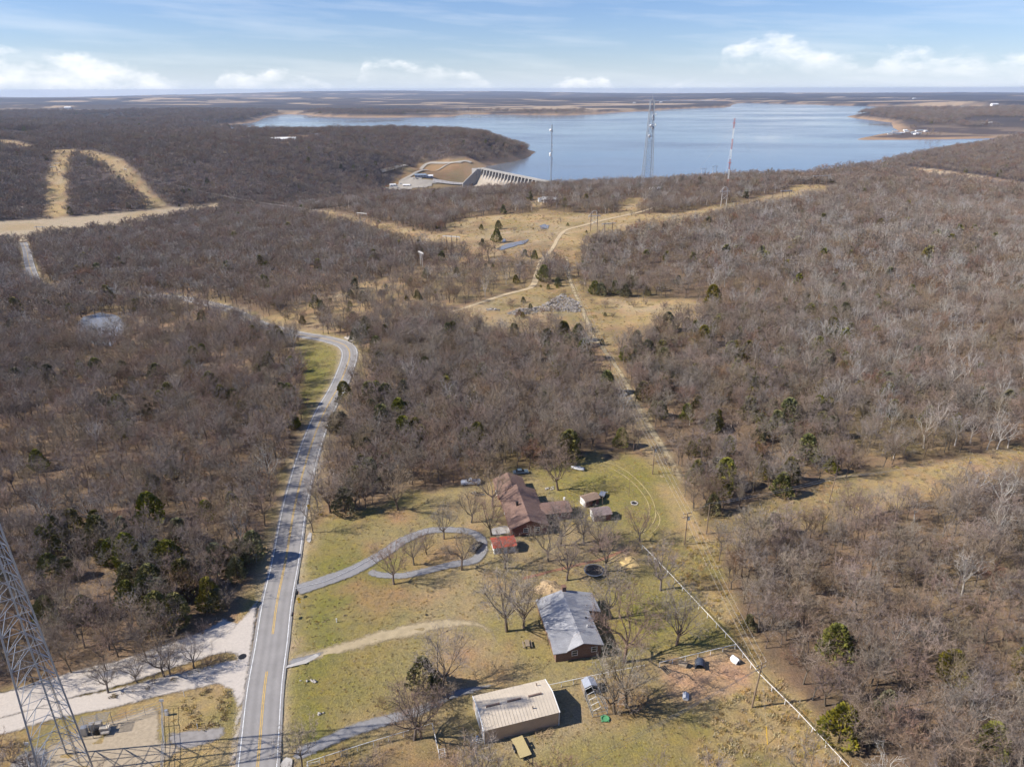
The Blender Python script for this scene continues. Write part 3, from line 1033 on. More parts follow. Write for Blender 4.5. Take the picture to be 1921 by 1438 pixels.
def asphalt_mat():
    m = mat('asphalt', (0.285, 0.268, 0.252), 0.88, 0.09, 0.25, coord='World', bump=0.1, detail=7)
    t = m.node_tree
    g = t.nodes.new('ShaderNodeNewGeometry')
    n = t.nodes.new('ShaderNodeTexNoise')
    n.inputs['Scale'].default_value = 6.0
    n.inputs['Detail'].default_value = 6
    n.inputs['Roughness'].default_value = 0.8
    t.links.new(g.outputs['Position'], n.inputs['Vector'])
    b = _bsdf(m)
    src = b.inputs['Base Color'].links[0].from_socket
    mx = t.nodes.new('ShaderNodeMix')
    mx.data_type = 'RGBA'
    mx.blend_type = 'MULTIPLY'
    mx.inputs[0].default_value = 1.0
    v = math_node(t, 'ADD', math_node(t, 'MULTIPLY', n.outputs['Fac'], 0.7), 0.65)
    # wheel paths polished darker, lane middles and shoulders paler
    ed = t.nodes.new('ShaderNodeAttribute')
    ed.attribute_name = 'edge'
    wp = math_node(t, 'COSINE', math_node(t, 'MULTIPLY', ed.outputs['Fac'], 2 * math.pi / 1.55))
    v = math_node(t, 'MULTIPLY', v, math_node(t, 'ADD', math_node(t, 'MULTIPLY', wp, 0.07), 1.0))
    t.links.new(src, mx.inputs[6])
    t.links.new(v, mx.inputs[7])
    t.links.new(mx.outputs[2], b.inputs['Base Color'])
    return m


M_ASPHALT = asphalt_mat()
M_WHITE_LINE = mat('white_road_paint', (0.70, 0.70, 0.68), 0.8, 0.22, 1.5, coord='World')
M_YELLOW_LINE = mat('yellow_road_paint', (0.62, 0.40, 0.10), 0.8, 0.2, 1.5, coord='World')
M_GRAVEL = mat('pale_gravel', (0.53, 0.47, 0.405), 0.95, 0.09, 2.5, coord='World', bump=0.3, detail=8)
M_GRAVEL_GREY = mat('grey_gravel', (0.285, 0.262, 0.243), 0.95, 0.18, 1.0, coord='World', bump=0.3, detail=8)
M_DRIVE = mat('old_driveway', (0.262, 0.254, 0.252), 0.95, 0.14, 1.6, coord='World', bump=0.2, detail=8)
M_PALE_TRACK = mat('worn_pale_grass', (0.42, 0.335, 0.205), 0.95, 0.15, 0.7, coord='World', bump=0.2, detail=8)
M_TRACK = mat('dirt_track', (0.50, 0.385, 0.235), 0.95, 0.12, 0.5, coord='World', bump=0.2, detail=8)
M_TYRE_TRACK = mat('worn_tyre_track', (0.40, 0.32, 0.14), 0.95, 0.12, 0.7, coord='World', detail=8)
M_CONCRETE = mat('concrete', (0.46, 0.43, 0.39), 0.9, 0.14, 0.5, coord='World', detail=8)
M_COMPOUND = mat('tan_gravel', (0.40, 0.325, 0.23), 0.95, 0.16, 1.6, coord='World', bump=0.3, detail=9)

M_ASPHALT = soften(M_ASPHALT, 0.15, 0.12, 1.5)
for _m, _a, _f in ((M_GRAVEL, 1.0, 0.7), (M_GRAVEL_GREY, 1.2, 0.6), (M_DRIVE, 0.75, 0.55), (M_PALE_TRACK, 1.5, 1.1), (M_TRACK, 0.9, 0.7), (M_TYRE_TRACK, 0.16, 0.2), (M_COMPOUND, 1.0, 0.7), (M_CONCRETE, 0.2, 0.12)):
    soften(_m, _a, _f)
DRIVES = {   # asphalt and gravel drives of the two houses
    'loop': spline(GP((552, 1108), (600, 1092), (660, 1070), (715, 1040), (760, 1012), (800, 996), (840, 993), (880, 997), (900, 1008), (905, 1030), (890, 1050), (850, 1058), (800, 1070), (755, 1079), (715, 1078), (688, 1070)), 1.0),
    'grey_house': spline(GP((540, 1238), (590, 1230), (650, 1212), (720, 1192), (790, 1177), (850, 1168), (900, 1172), (925, 1190), (935, 1215)), 1.5),
    'barn': spline(GP((545, 1420), (600, 1395), (660, 1370), (720, 1352), (790, 1330), (850, 1302), (900, 1290), (940, 1280)), 1.5),
}
ROAD_BEDS += [(HIGHWAY, 4.0), (GRAVEL_N, 4.6), (GRAVEL_S, 3.2), (DRIVES['loop'], 2.2), (DRIVES['barn'], 2.2)]

ground = build_ground()

road = strip('highway', HIGHWAY, 3.75, M_ASPHALT, 0.02, cols=15)
for s in (-1, 1):
    strip('edge_line', HIGHWAY, 0.075, M_WHITE_LINE, 0.028, road, off=3.1 * s, wob=0.15, cols=2)
# the yellow centre line breaks where the gravel road comes in
_hy = np.array([to_px((*p, 0.0))[1] for p in HIGHWAY])
for a_, b_ in ((_hy > 1253, 0), (_hy < 1196, 1)):
    seg = HIGHWAY[a_]
    for s in (-1, 1):
        strip('centre_line', seg, 0.07, M_YELLOW_LINE, 0.028, road, off=0.14 * s, wob=0.1, cols=2)

strip('gravel_road', GRAVEL_N, [4.2, 4.2, 4.3, 4.5, 5.4], M_GRAVEL, 0.05, wob=0.08, seed=1)
strip('gravel_road', GRAVEL_S, [2.8, 2.9, 3.0, 3.2, 3.6], M_GRAVEL, 0.04, wob=0.08, seed=4)
patch('gravel_apron', GP((392, 1200), (430, 1180), (462, 1148), (482, 1118), (490, 1104), (478, 1200), (466, 1290), (450, 1400), (441, 1500), (420, 1500), (432, 1400), (442, 1330), (430, 1296), (395, 1282), (372, 1277), (395, 1262), (438, 1244), (442, 1232), (428, 1226), (390, 1232)), M_GRAVEL, 0.055, wob=0.35, grid=1.0)
strip('driveway', DRIVES['loop'], [2.6, 2.4, 2.2, 1.9, 1.8, 1.9, 1.7, 1.6], M_DRIVE, 0.045, wob=0.12, seed=7)
strip('driveway', DRIVES['grey_house'], [2.4, 2.4, 2.6, 2.8, 2.9, 2.5, 1.6, .8], M_PALE_TRACK, 0.03, wob=0.35, seed=8)
patch('driveway', GP((537, 1236), (580, 1226), (622, 1216), (596, 1234), (560, 1246), (538, 1252)), M_DRIVE, 0.05, wob=0.3, grid=0.8)
strip('driveway', DRIVES['barn'], [1.9, 1.8, 1.7, 1.7, 1.6, 1.3, .5], M_DRIVE, 0.045, wob=0.25, seed=9)
patch('concrete_apron', GP((537, 1252), (575, 1243), (598, 1230), (594, 1226), (570, 1238), (540, 1248)), M_CONCRETE, 0.06, wob=0.15, grid=0.6)
patch('concrete_apron', GP((527, 1432), (536, 1420), (548, 1424), (546, 1440), (530, 1446)), M_CONCRETE, 0.06, wob=0.2, grid=0.6)
patch('concrete_apron', GP((576, 1012), (581, 995), (584, 1000), (583, 1014), (579, 1018)), M_CONCRETE, 0.06, wob=0.15, grid=0.6)
patch('patio', GP((922, 992), (950, 985), (960, 998), (925, 1004)), M_CONCRETE, 0.05, grid=1.0)
patch('gravel_compound', GP((60, 1438), (80, 1400), (150, 1368), (300, 1318), (305, 1350), (302, 1385), (340, 1392), (345, 1410), (290, 1440), (200, 1500), (40, 1500)), M_COMPOUND, 0.03, wob=0.3, grid=1.5)
patch('gravel_path', GP((306, 1372), (420, 1358), (432, 1375), (400, 1395), (345, 1412), (310, 1395)), M_GRAVEL_GREY, 0.045, wob=0.5, grid=1.0)
patch('gravel_path', GP((10, 1438), (30, 1412), (80, 1392), (100, 1410), (90, 1445), (60, 1500), (0, 1500)), M_GRAVEL_GREY, 0.045, wob=0.5, grid=1.0)
strip('dirt_track', TRACK_MAIN, [2.0, 2.4, 2.7, 2.4, 2.2, 2.4, 2.9, 3.0, 2.7, 2.5], M_TRACK, 0.06, wob=0.18, seed=3)
strip('dirt_track', spline(GP((1062, 480), (1068, 520), (1078, 548), (1088, 570), (1100, 600), (1112, 630), (1140, 665), (1170, 710), (1196, 760), (1222, 805), (1250, 850), (1280, 905)), 3), 2.2, M_PALE_TRACK, 0.05, wob=0.3, seed=5)
patch('gravel_pullout', GP((652, 640), (640, 632), (664, 628), (672, 632), (664, 640), (668, 652), (662, 650)), M_GRAVEL, 0.05, wob=0.3, grid=1.5)
for k, pp in enumerate((((1072, 871), (1090, 864), (1115, 864), (1145, 869), (1170, 880), (1190, 895), (1212, 918), (1225, 940), (1230, 965), (1222, 985), (1200, 1002)),
                        ((1075, 875), (1095, 869), (1120, 870), (1140, 875), (1163, 887), (1185, 903), (1205, 925), (1216, 945), (1218, 965), (1208, 985), (1195, 996)),
                        ((1217, 952), (1216, 970), (1205, 988), (1190, 998)),
                        ((1228, 952), (1238, 972), (1232, 990), (1215, 1004)))):
    strip('tyre_track', spline(GP(*pp), 1.0), 0.36, M_TYRE_TRACK, 0.035, wob=0.3, seed=20 + k, cols=5)
for k, pp in enumerate((((1116, 872), (1117, 880), (1121, 887), (1127, 884), (1128, 876)), ((1124, 872), (1126, 881), (1131, 888), (1136, 882), (1134, 874)), ((552, 1190), (562, 1205), (580, 1212), (600, 1216)), ((549, 1198), (558, 1212), (574, 1219)))):
    strip('tyre_track', spline(GP(*pp), 0.6), 0.25, M_TYRE_TRACK, 0.035, wob=0.3, seed=30 + k, cols=5)
M_RED_SOIL = mat('red_soil', (0.30, 0.155, 0.095), 0.95, 0.2, 1.2, coord='World', detail=8)
strip('flower_bed', spline(GP((980, 1085), (1030, 1072), (1080, 1060), (1130, 1048), (1175, 1030)), 1.0), 0.45, M_RED_SOIL, 0.05, wob=0.4, seed=41)
# roads and yard below the dam
M_YARD = mat('pale_yard', (0.345, 0.31, 0.26), 0.95, 0.1, 0.1, coord='World')
patch('dam_yard', GP((716, 358), (735, 352), (762, 338), (785, 338), (812, 342), (800, 350), (770, 352), (740, 360)), M_YARD, 1.2, grid=8)
strip('dam_road', spline(GP((715, 322), (760, 311), (800, 309), (850, 306), (872, 303), (884, 306)), 10), 4.5, M_YARD, 0.6)
strip('dam_road', spline(GP((752, 340), (775, 328), (800, 320), (835, 312), (866, 306)), 10), 3.2, M_YARD, 0.6)


# ------------------------------------------------------------------ water
def water_mat(name, deep, rough, bump_scale, bump_str, big=0.0):
    m = bpy.data.materials.new(name)
    m.use_nodes = True
    t = m.node_tree
    b = _bsdf(m)
    b.inputs['Base Color'].default_value = (*deep, 1)
    b.inputs['Roughness'].default_value = rough
    b.inputs['IOR'].default_value = 1.33
    g = t.nodes.new('ShaderNodeNewGeometry')
    mp = t.nodes.new('ShaderNodeMapping')
    mp.inputs['Scale'].default_value = (1.0, 0.5, 1.0)
    t.links.new(g.outputs['Position'], mp.inputs['Vector'])
    n = t.nodes.new('ShaderNodeTexNoise')
    n.inputs['Scale'].default_value = bump_scale
    n.inputs['Detail'].default_value = 3
    t.links.new(mp.outputs[0], n.inputs['Vector'])
    bp = t.nodes.new('ShaderNodeBump')
    bp.inputs['Distance'].default_value = 0.6
    bp.inputs['Strength'].default_value = bump_str
    t.links.new(n.outputs['Fac'], bp.inputs['Height'])
    t.links.new(bp.outputs[0], b.inputs['Normal'])
    if big:
        # wind: broad streaks of rougher and smoother water
        mp2 = t.nodes.new('ShaderNodeMapping')
        mp2.inputs['Scale'].default_value = (0.0012, 0.0022, 1.0)
        mp2.inputs['Rotation'].default_value = (0, 0, R(14))
        t.links.new(g.outputs['Position'], mp2.inputs['Vector'])
        n2 = t.nodes.new('ShaderNodeTexNoise')
        n2.inputs['Scale'].default_value = 1.0
        n2.inputs['Detail'].default_value = 6
        n2.inputs['Roughness'].default_value = 0.6
        t.links.new(mp2.outputs[0], n2.inputs['Vector'])
        r = math_node(t, 'MULTIPLY', math_node(t, 'SUBTRACT', n2.outputs['Fac'], 0.38), 3.2, True)
        t.links.new(math_node(t, 'ADD', math_node(t, 'MULTIPLY', r, big), rough), b.inputs['Roughness'])
        t.links.new(math_node(t, 'MULTIPLY', math_node(t, 'ADD', r, 0.35), bump_str), bp.inputs['Strength'])
    return m


M_LAKE = water_mat('lake_water', (0.18, 0.20, 0.22), 0.06, 0.07, 0.10, 0.17)
M_POND = water_mat('pond_water', (0.22, 0.205, 0.185), 0.08, 1.2, 0.03)
patch('lake', np.hstack([LAKE_NP, np.zeros((len(LAKE_NP), 1))]), M_LAKE, 0, level=LAKE_Z, grid=400)
patch('lake_inlet', np.hstack([INLET_NP, np.zeros((len(INLET_NP), 1))]), M_LAKE, 0, level=LAKE_Z + 0.5, grid=400)
M_SILT = water_mat('silty_pond_water', (0.23, 0.23, 0.235), 0.03, 1.2, 0.03)
patch('pond', POND, M_SILT, 0, level=float(POND[0, 2]), wob=1.2, grid=2)
for p in PUDDLES:
    patch('pond', p, M_POND, 0, level=float(p[0, 2]), wob=0.8, grid=2)
_sb = G((860, 351), (905, 342), (935, 346), (960, 356), (930, 358), (880, 356))
patch('river', _sb, M_POND, 0, level=-84.5, grid=20)
# ------------------------------------------------------------------ trees
M_BARK = mat('oak_bark', (0.150, 0.118, 0.094), 0.95, 0.2, 2.0, rnd=0.22)
M_BARK_PALE = mat('pale_bark', (0.50, 0.46, 0.41), 0.9, 0.18, 1.5, rnd=0.12)
M_TWIG = mat('bare_twigs', (0.275, 0.214, 0.166), 0.95, 0.15, 0.6, rnd=0.20)
M_TWIG_PALE = mat('pale_twigs', (0.38, 0.34, 0.30), 0.95, 0.15, 0.6, rnd=0.15)
M_TWIG_RED = mat('russet_twigs', (0.245, 0.168, 0.122), 0.95, 0.2, 0.6, rnd=0.2)
M_CEDAR = mat('cedar_needles', (0.112, 0.118, 0.044), 0.9, 0.2, 0.9, col2=(0.255, 0.225, 0.072), rnd=0.18)
M_CEDAR_WOOD = mat('cedar_bark', (0.12, 0.085, 0.065), 0.95, 0.2, 2.0)
UP = Vector((0, 0, 1))


class TreeGen:
    def __init__(self, seed, H=9.0, crown_r=3.6, fork=0.28, limbs=7, n2=5, n3=6, fine=5, tw=0.05, sides=(6, 4, 3), lean=0.05, droop=0.0, bush=False, thick=1.0, lvl3_tube=False):
        self.r = random.Random(seed)
        self.wood, self.twig = MB(), MB()
        self.H, self.cr = H, crown_r
        self.n2, self.n3, self.fine, self.tw, self.sides, self.droop = n2, n3, fine, tw, sides, droop
        self.lvl3_tube = lvl3_tube
        r = self.r
        r0 = 0.021 * H * thick
        top = Vector((r.uniform(-lean, lean) * H, r.uniform(-lean, lean) * H, H * fork))
        if not bush:
            mid = top * 0.5 + Vector((r.uniform(-.1, .1), r.uniform(-.1, .1), 0))
            self.wood.path([(0, 0, -0.3), mid, top], [r0 * 1.25, r0, r0 * 0.85], sides[0])
            # roots flare
        else:
            top = Vector((0, 0, 0.05))
        ctr = Vector((top.x * 0.5, top.y * 0.5, H * (0.64 if not bush else 0.55)))
        a0 = r.uniform(0, 6.28)
        for k in range(limbs):
            a = a0 + 2 * math.pi * k / limbs + r.uniform(-.35, .35)
            ring = k % 3
            el = (0.15, 0.55, 1.05)[ring] + r.uniform(-.15, .2)
            tgt = ctr + Vector((math.cos(a) * math.cos(el) * crown_r, math.sin(a) * math.cos(el) * crown_r, math.sin(el) * H * 0.36)) * r.uniform(0.75, 1.05)
            st = top * (r.uniform(0.75, 1.0) if not bush else 1)
            self.limb(st, tgt, r0 * r.uniform(0.42, 0.6) * (1.2 if bush else 1))

    def jit(self, s):
        r = self.r
        return Vector((r.uniform(-s, s), r.uniform(-s, s), r.uniform(-s, s)))

    def limb(self, a, b, rad):
        L = (b - a).length
        m1 = a.lerp(b, 0.33) + self.jit(L * 0.09) + UP * (-L * 0.04)
        m2 = a.lerp(b, 0.68) + self.jit(L * 0.09)
        pts = [a, m1, m2, b]
        self.wood.path(pts, [rad, rad * 0.75, rad * 0.5, rad * 0.2], self.sides[1])
        d0 = (b - a).normalized()
        for k in range(self.n2):
            t = 0.35 + 0.65 * (k + self.r.random()) / self.n2
            s = t * 3
            i = min(2, int(s))
            p = pts[i].lerp(pts[i + 1], s - i)
            d = (d0 + self.jit(0.95) + UP * 0.22).normalized()
            self.branch(p, d, L * self.r.uniform(0.32, 0.55) * (1.15 - 0.4 * t), rad * 0.42 * (1.2 - t * 0.6))

    def branch(self, p, d, L, rad):
        q1 = p + d * L * 0.5 + self.jit(L * 0.08)
        q2 = p + d * L + self.jit(L * 0.15) + UP * L * 0.08
        self.wood.path([p, q1, q2], [rad, rad * 0.6, rad * 0.22], self.sides[2])
        for k in range(self.n3):
            t = 0.2 + 0.8 * (k + self.r.random()) / self.n3
            s = p.lerp(q1, t * 2) if t < 0.5 else q1.lerp(q2, t * 2 - 1)
            dd = (d * 0.8 + self.jit(0.95) + UP * 0.18 - UP * self.droop).normalized()
            self.spray(s, dd, L * self.r.uniform(0.45, 0.8), rad * 0.3)

    def blade(self, a, b, w):
        d = b - a
        u = d.cross(self.jit(1.0))
        if u.length < 1e-5:
            return
        u = u.normalized() * w * 0.5
        self.twig.add([a - u, a + u, b], [(0, 1, 2)])

    def spray(self, p, d, L, rad):
        e = p + d * L + self.jit(L * 0.15)
        self.blade(p, e, max(self.tw * 1.25, rad))
        for k in range(self.fine):
            t = 0.15 + 0.85 * self.r.random()
            s = p.lerp(e, t)
            dd = (d * 0.7 + self.jit(1.0) + UP * 0.15).normalized()
            self.blade(s, s + dd * L * self.r.uniform(0.4, 0.75), self.tw)


def cedar(seed, H, Rr, n, leaf, lean=0.0):
    r = random.Random(seed)
    mb = MB()
    lobes = [(r.uniform(0, 6.28), r.uniform(0.15, 0.8), r.uniform(0.75, 1.2)) for _ in range(7)]
    for _ in range(n):
        t = r.random() ** 0.9
        z = H * (0.05 + 0.95 * t)
        prof = (min(1, (t + 0.16) * 3.2)) * (1 - t) ** 0.5 * 1.15
        a = r.uniform(0, 6.28)
        f = 1.0
        for la, lz, ls in lobes:
            if abs(t - lz) < 0.22 and math.cos(a - la) > 0.4:
                f *= ls
        rr = Rr * prof * f * (0.55 + 0.5 * r.random() ** 0.5)
        p = Vector((math.cos(a) * rr, math.sin(a) * rr, z))
        out = Vector((math.cos(a), math.sin(a), 0.55 + 0.5 * r.random()))
        d = (out + Vector((r.uniform(-.5, .5), r.uniform(-.5, .5), r.uniform(-.4, .5)))).normalized()
        u = d.cross(Vector((r.uniform(-1, 1), r.uniform(-1, 1), r.uniform(-1, 1)))).normalized()
        s = leaf * r.uniform(0.6, 1.3)
        mb.add([p - u * s * 0.45 - d * s * 0.3, p + u * s * 0.45 - d * s * 0.3, p + u * s * 0.22 + d * s * 0.6, p - u * s * 0.22 + d * s * 0.75], [(0, 1, 2, 3)])
    tr = MB().tube((0, 0, -0.3), (0, 0, H * 0.7), 0.035 * H * 0.6, 0.02, 5)
    return tr, mb


# near trees: trunk mesh and crown mesh; a list of (trunk, crown)
NEAR, YARDT, PALET, REDT, CED, BUSH = [], [], [], [], [], []
for k in range(7):
    g = TreeGen(100 + k, H=9.0, crown_r=2.7 + 0.3 * (k % 3), fork=0.36 + 0.03 * (k % 3), limbs=6 + k % 3, n2=5, n3=5, fine=7, tw=0.036, thick=0.66)
    NEAR.append((g.wood.mesh('trunk', M_BARK, True), g.twig.mesh('crown', M_TWIG)))
for k in range(6):
    g = TreeGen(200 + k, H=9.0, crown_r=4.0 + 0.3 * (k % 3), fork=0.27 + 0.02 * (k % 3), limbs=8 + k % 2, n2=6, n3=6, fine=7, tw=0.034, sides=(7, 5, 3), thick=1.1)
    YARDT.append((g.wood.mesh('trunk', M_BARK, True), g.twig.mesh('crown', M_TWIG)))
for k in range(5):
    g = TreeGen(300 + k, H=10.5, crown_r=3.2, fork=0.36, limbs=7, n2=4, n3=4, fine=2, tw=0.05, thick=0.85)
    PALET.append((g.wood.mesh('trunk', M_BARK_PALE, True), g.twig.mesh('crown', M_TWIG_PALE)))
for k in range(3):
    g = TreeGen(400 + k, H=7.5, crown_r=3.2, fork=0.28, limbs=7, n2=5, n3=6, fine=5, tw=0.05)
    REDT.append((g.wood.mesh('trunk', M_BARK, True), g.twig.mesh('crown', M_TWIG_RED)))
for k in range(5):
    t_, c_ = cedar(500 + k, 6.0, 2.2 + 0.25 * (k % 3), 1300, 0.36)
    CED.append((t_.mesh('trunk', M_CEDAR_WOOD, True), c_.mesh('crown', M_CEDAR)))
for k in range(3):
    g = TreeGen(600 + k, H=3.0, crown_r=1.7, limbs=9, n2=4, n3=4, fine=4, tw=0.04, bush=True)
    BUSH.append((g.wood.mesh('trunk', M_BARK, True), g.twig.mesh('crown', (M_TWIG, M_TWIG_RED, M_TWIG)[k])))


def joined(pair, name):
    """one mesh out of trunk and crown, for the scattered mass"""
    bm = bmesh.new()
    for i, me in enumerate(pair):
        n0 = len(bm.faces)
        bm.from_mesh(me)
        bm.faces.ensure_lookup_table()
        for f in bm.faces[n0:]:
            f.material_index = i
    me = bpy.data.meshes.new(name)
    bm.to_mesh(me)
    bm.free()
    me.materials.append(pair[0].materials[0])
    me.materials.append(pair[1].materials[0])
    return me


LIB = bpy.data.collections.new('tree_library')   # prototypes for the scattered wood, outside the scene itself
LIBN = []


def lib(me):
    o = bpy.data.objects.new('p%03d' % len(LIBN), me)
    LIB.objects.link(o)
    LIBN.append(o)
    return len(LIBN) - 1


L_NEAR = [lib(joined(p, 'wood_tree')) for p in NEAR]
L_PALE = [lib(joined(p, 'pale_tree')) for p in PALET]
L_RED = [lib(joined(p, 'russet_tree')) for p in REDT]
L_CED = [lib(joined(p, 'cedar')) for p in CED]
L_BUSH = [lib(joined(p, 'bush')) for p in BUSH]
L_MID, L_FAR, L_CFAR = [], [], []
for k in range(6):
    g = TreeGen(700 + k, H=9.0, crown_r=3.6, fork=0.34, limbs=6, n2=4, n3=4, fine=5, tw=0.10, sides=(4, 3, 3))
    L_MID.append(lib(joined((g.wood.mesh('w', M_BARK), g.twig.mesh('t', (M_TWIG, M_TWIG, M_TWIG_RED, M_TWIG, M_TWIG, M_TWIG_PALE)[k])), 'mid_tree')))
for k in range(5):
    g = TreeGen(800 + k, H=9.0, crown_r=4.6, fork=0.30, limbs=6, n2=3, n3=3, fine=5, tw=0.30, sides=(3, 3, 3))
    L_FAR.append(lib(joined((g.wood.mesh('w', M_BARK), g.twig.mesh('t', (M_TWIG, M_TWIG, M_TWIG_RED, M_TWIG, M_TWIG)[k])), 'far_tree')))
for k in range(2):
    t_, c_ = cedar(900 + k, 6.0, 2.1, 220, 0.9)
    L_CFAR.append(lib(joined((t_.mesh('w', M_CEDAR_WOOD), c_.mesh('t', M_CEDAR)), 'far_cedar')))


# ------------------------------------------------------------------ where trees stand
def jitter_grid(y0, y1, s):
    xs, ys = [], []
    n = int((y1 - y0) / s) + 1
    for j in range(n):
        y = y0 + j * s
        w = 0.86 * (y + 40) + 30
        m = int(2 * w / s)
        xs.append(-w + s * np.arange(m)); ys.append(np.full(m, y))
    x, y = np.concatenate(xs), np.concatenate(ys)
    return x + RNG.uniform(-.48, .48, len(x)) * s, y + RNG.uniform(-.48, .48, len(x)) * s


def open_mask(x, y, grow=0.0):
    m = np.zeros(len(x), bool)
    for p in OPEN_POLYS:
        lo, hi = p.min(0) - 25, p.max(0) + 25
        bb = (x > lo[0]) & (x < hi[0]) & (y > lo[1]) & (y < hi[1])
        if bb.any():
            d = sdf(p, x[bb], y[bb]) + (fbm(x[bb] / 9, y[bb] / 9, 4, 2) - 0.5) * 5
            m[bb] |= d < grow
    return m


def keep(x, y):
    ok = ~open_mask(x, y)
    fw = fbm(x / 420, y / 420, 88, 3)
    ok &= (y < 2600) | ((fw > 0.47) & (lake_dist(x, y) > 45))
    d = np.hypot(x, y)
    hd = linedist(HIGHWAY[::3], x, y)
    # the wood stands closer to the road on its west side
    ok &= hd > 5.4
    ok &= linedist(TRACK_MAIN, x, y) > 3.5
    far = y > 850
    ld = np.full(len(x), 999.0)
    ld[far] = lake_dist(x[far], y[far])
    ok &= ld > 14
    sp = np.ones(len(x))
    for p, k in ((SCRUB, 0.42), (DRAW, 0.5), (STRIP_SW, 0.12)):
        lo, hi = p.min(0), p.max(0)
        bb = (x > lo[0]) & (x < hi[0]) & (y > lo[1]) & (y < hi[1])
        ins = np.zeros(len(x), bool)
        ins[bb] = sdf(p, x[bb], y[bb]) < 0
        sp = np.where(ins, np.minimum(sp, k), sp)
    clump = fbm(x / 35, y / 35, 77, 3)
    sp *= 0.62 + 0.38 * smooth(0.38, 0.6, clump)
    sp = np.where(hd < 10, sp * 0.75, sp)
    ok &= RNG.random(len(x)) < sp
    return ok


bands = [(60, 340, 3.3), (340, 700, 4.4), (700, 1200, 6.0), (1200, 2600, 8.6), (2600, 5600, 17.0)]
TX, TY = [], []
for y0, y1, s in bands:
    x, y = jitter_grid(y0, y1, s)
    k = keep(x, y)
    TX.append(x[k]); TY.append(y[k])
TX, TY = np.concatenate(TX), np.concatenate(TY)
TZ = Z(TX, TY)
k = TZ > -83
TX, TY, TZ = TX[k], TY[k], TZ[k]
TD = np.hypot(TX, TY)
nT = len(TX)
TS = (RNG.triangular(0.48, .85, 1.28, nT) + np.where(TD > 500, RNG.uniform(-.25, .35, nT), 0)) * (0.9 + 0.25 * fbm(TX / 50, TY / 50, 15, 2))
TS *= 1 + 0.25 * smooth(900, 1500, TD) + 0.75 * smooth(2500, 2800, TD)
TR = RNG.uniform(0, 6.283, nT)
u = RNG.random(nT)
east = smooth(20, 120, TX - 0.12 * TY)                       # the wood right of the power line holds pale dead trees
pale_p = 0.02 + 0.11 * east * smooth(900, 500, TY) * (0.35 + 1.3 * smooth(0.4, 0.65, fbm(TX / 40, TY / 40, 18, 2)))
ced_zone = smooth(0.52, 0.72, fbm(TX / 45, TY / 45, 25, 3))
ced_p = 0.012 + 0.085 * ced_zone * (TD < 650) + 0.13 * np.exp(-((TX - 90) ** 2 + (TY - 300) ** 2) / 70 ** 2) + 0.11 * np.exp(-((TX + 85) ** 2 + (TY - 140) ** 2) / 24 ** 2) + 0.17 * np.exp(-((TX + 38) ** 2 + (TY - 225) ** 2) / 28 ** 2) + 0.09 * np.exp(-((TX - 75) ** 2 + (TY - 205) ** 2) / 35 ** 2)
kind = np.zeros(nT, int)                                      # 0 oak, 1 pale, 2 russet, 3 cedar, 4 bush
kind[u < 0.16] = 4
kind[(u >= 0.16) & (u < 0.26)] = 2
v = RNG.random(nT)
kind[v < pale_p] = 1
kind[(v > 1 - ced_p)] = 3
IDX = np.zeros(nT, int)
SEL = RNG.integers(0, 1000, nT)
for i in range(nT):
    kd, d, s = kind[i], TD[i], SEL[i]
    if d < 420:
        L = (L_NEAR, L_PALE, L_RED, L_CED, L_BUSH)[kd]
    elif d < 1000:
        L = (L_MID, L_PALE, L_MID, L_CFAR, L_MID)[kd]
    else:
        L = (L_FAR, L_FAR, L_FAR, L_CFAR, L_FAR)[kd]
    IDX[i] = L[s % len(L)]
TS[(kind == 4) & (TD > 420)] *= 0.6
TS[kind == 3] *= 1.25
# scrub and small cedars dotted over the meadows and the scrub land
_bx, _by = [], []
for p_, dn in ((BIG_MEADOW, .0035), (ROCK_MEADOW, .006), (SCRUB, .012), (DRAW, .01), (CUT_B, .004), (CUT_A, .003), (EAST_CUT, .004), (LINE_CUT, .008), (POND_CLEAR, .02), (STRIP_SW, .008)):
    lo_, hi_ = p_.min(0), p_.max(0)
    n_ = int((hi_ - lo_).prod() * dn)
    x_, y_ = RNG.uniform(lo_[0], hi_[0], n_), RNG.uniform(lo_[1], hi_[1], n_)
    k_ = (sdf(p_, x_, y_) < -2) & (fbm(x_ / 25, y_ / 25, 53, 2) > .44) & (linedist(TRACK_MAIN, x_, y_) > 5) & (linedist(HIGHWAY[::3], x_, y_) > 8)
    k_ &= sdf(POND[:, :2], x_, y_) > 1.5
    for w_ in PUDDLES:
        k_ &= sdf(w_[:, :2], x_, y_) > 2
    _bx.append(x_[k_]); _by.append(y_[k_])
_bx, _by = np.concatenate(_bx), np.concatenate(_by)
_nb = len(_bx)
TX, TY = np.append(TX, _bx), np.append(TY, _by)
TZ = np.append(TZ, Z(_bx, _by)); TD = np.hypot(TX, TY)
kind = np.append(kind, np.where(RNG.random(_nb) < .18, 3, 4))
_bi = [(L_CED if k_ == 3 else L_BUSH)[j] for k_, j in zip(kind[-_nb:], RNG.integers(0, 3, _nb))] if _nb else []
IDX = np.append(IDX, _bi).astype(int)
SEL = np.append(SEL, RNG.integers(0, 1000, _nb))
TS = np.append(TS, np.where(kind[-_nb:] == 3, RNG.uniform(.25, .6, _nb), RNG.uniform(.5, 1.4, _nb))); TR = np.append(TR, RNG.uniform(0, 6.28, _nb))
nT = len(TX)
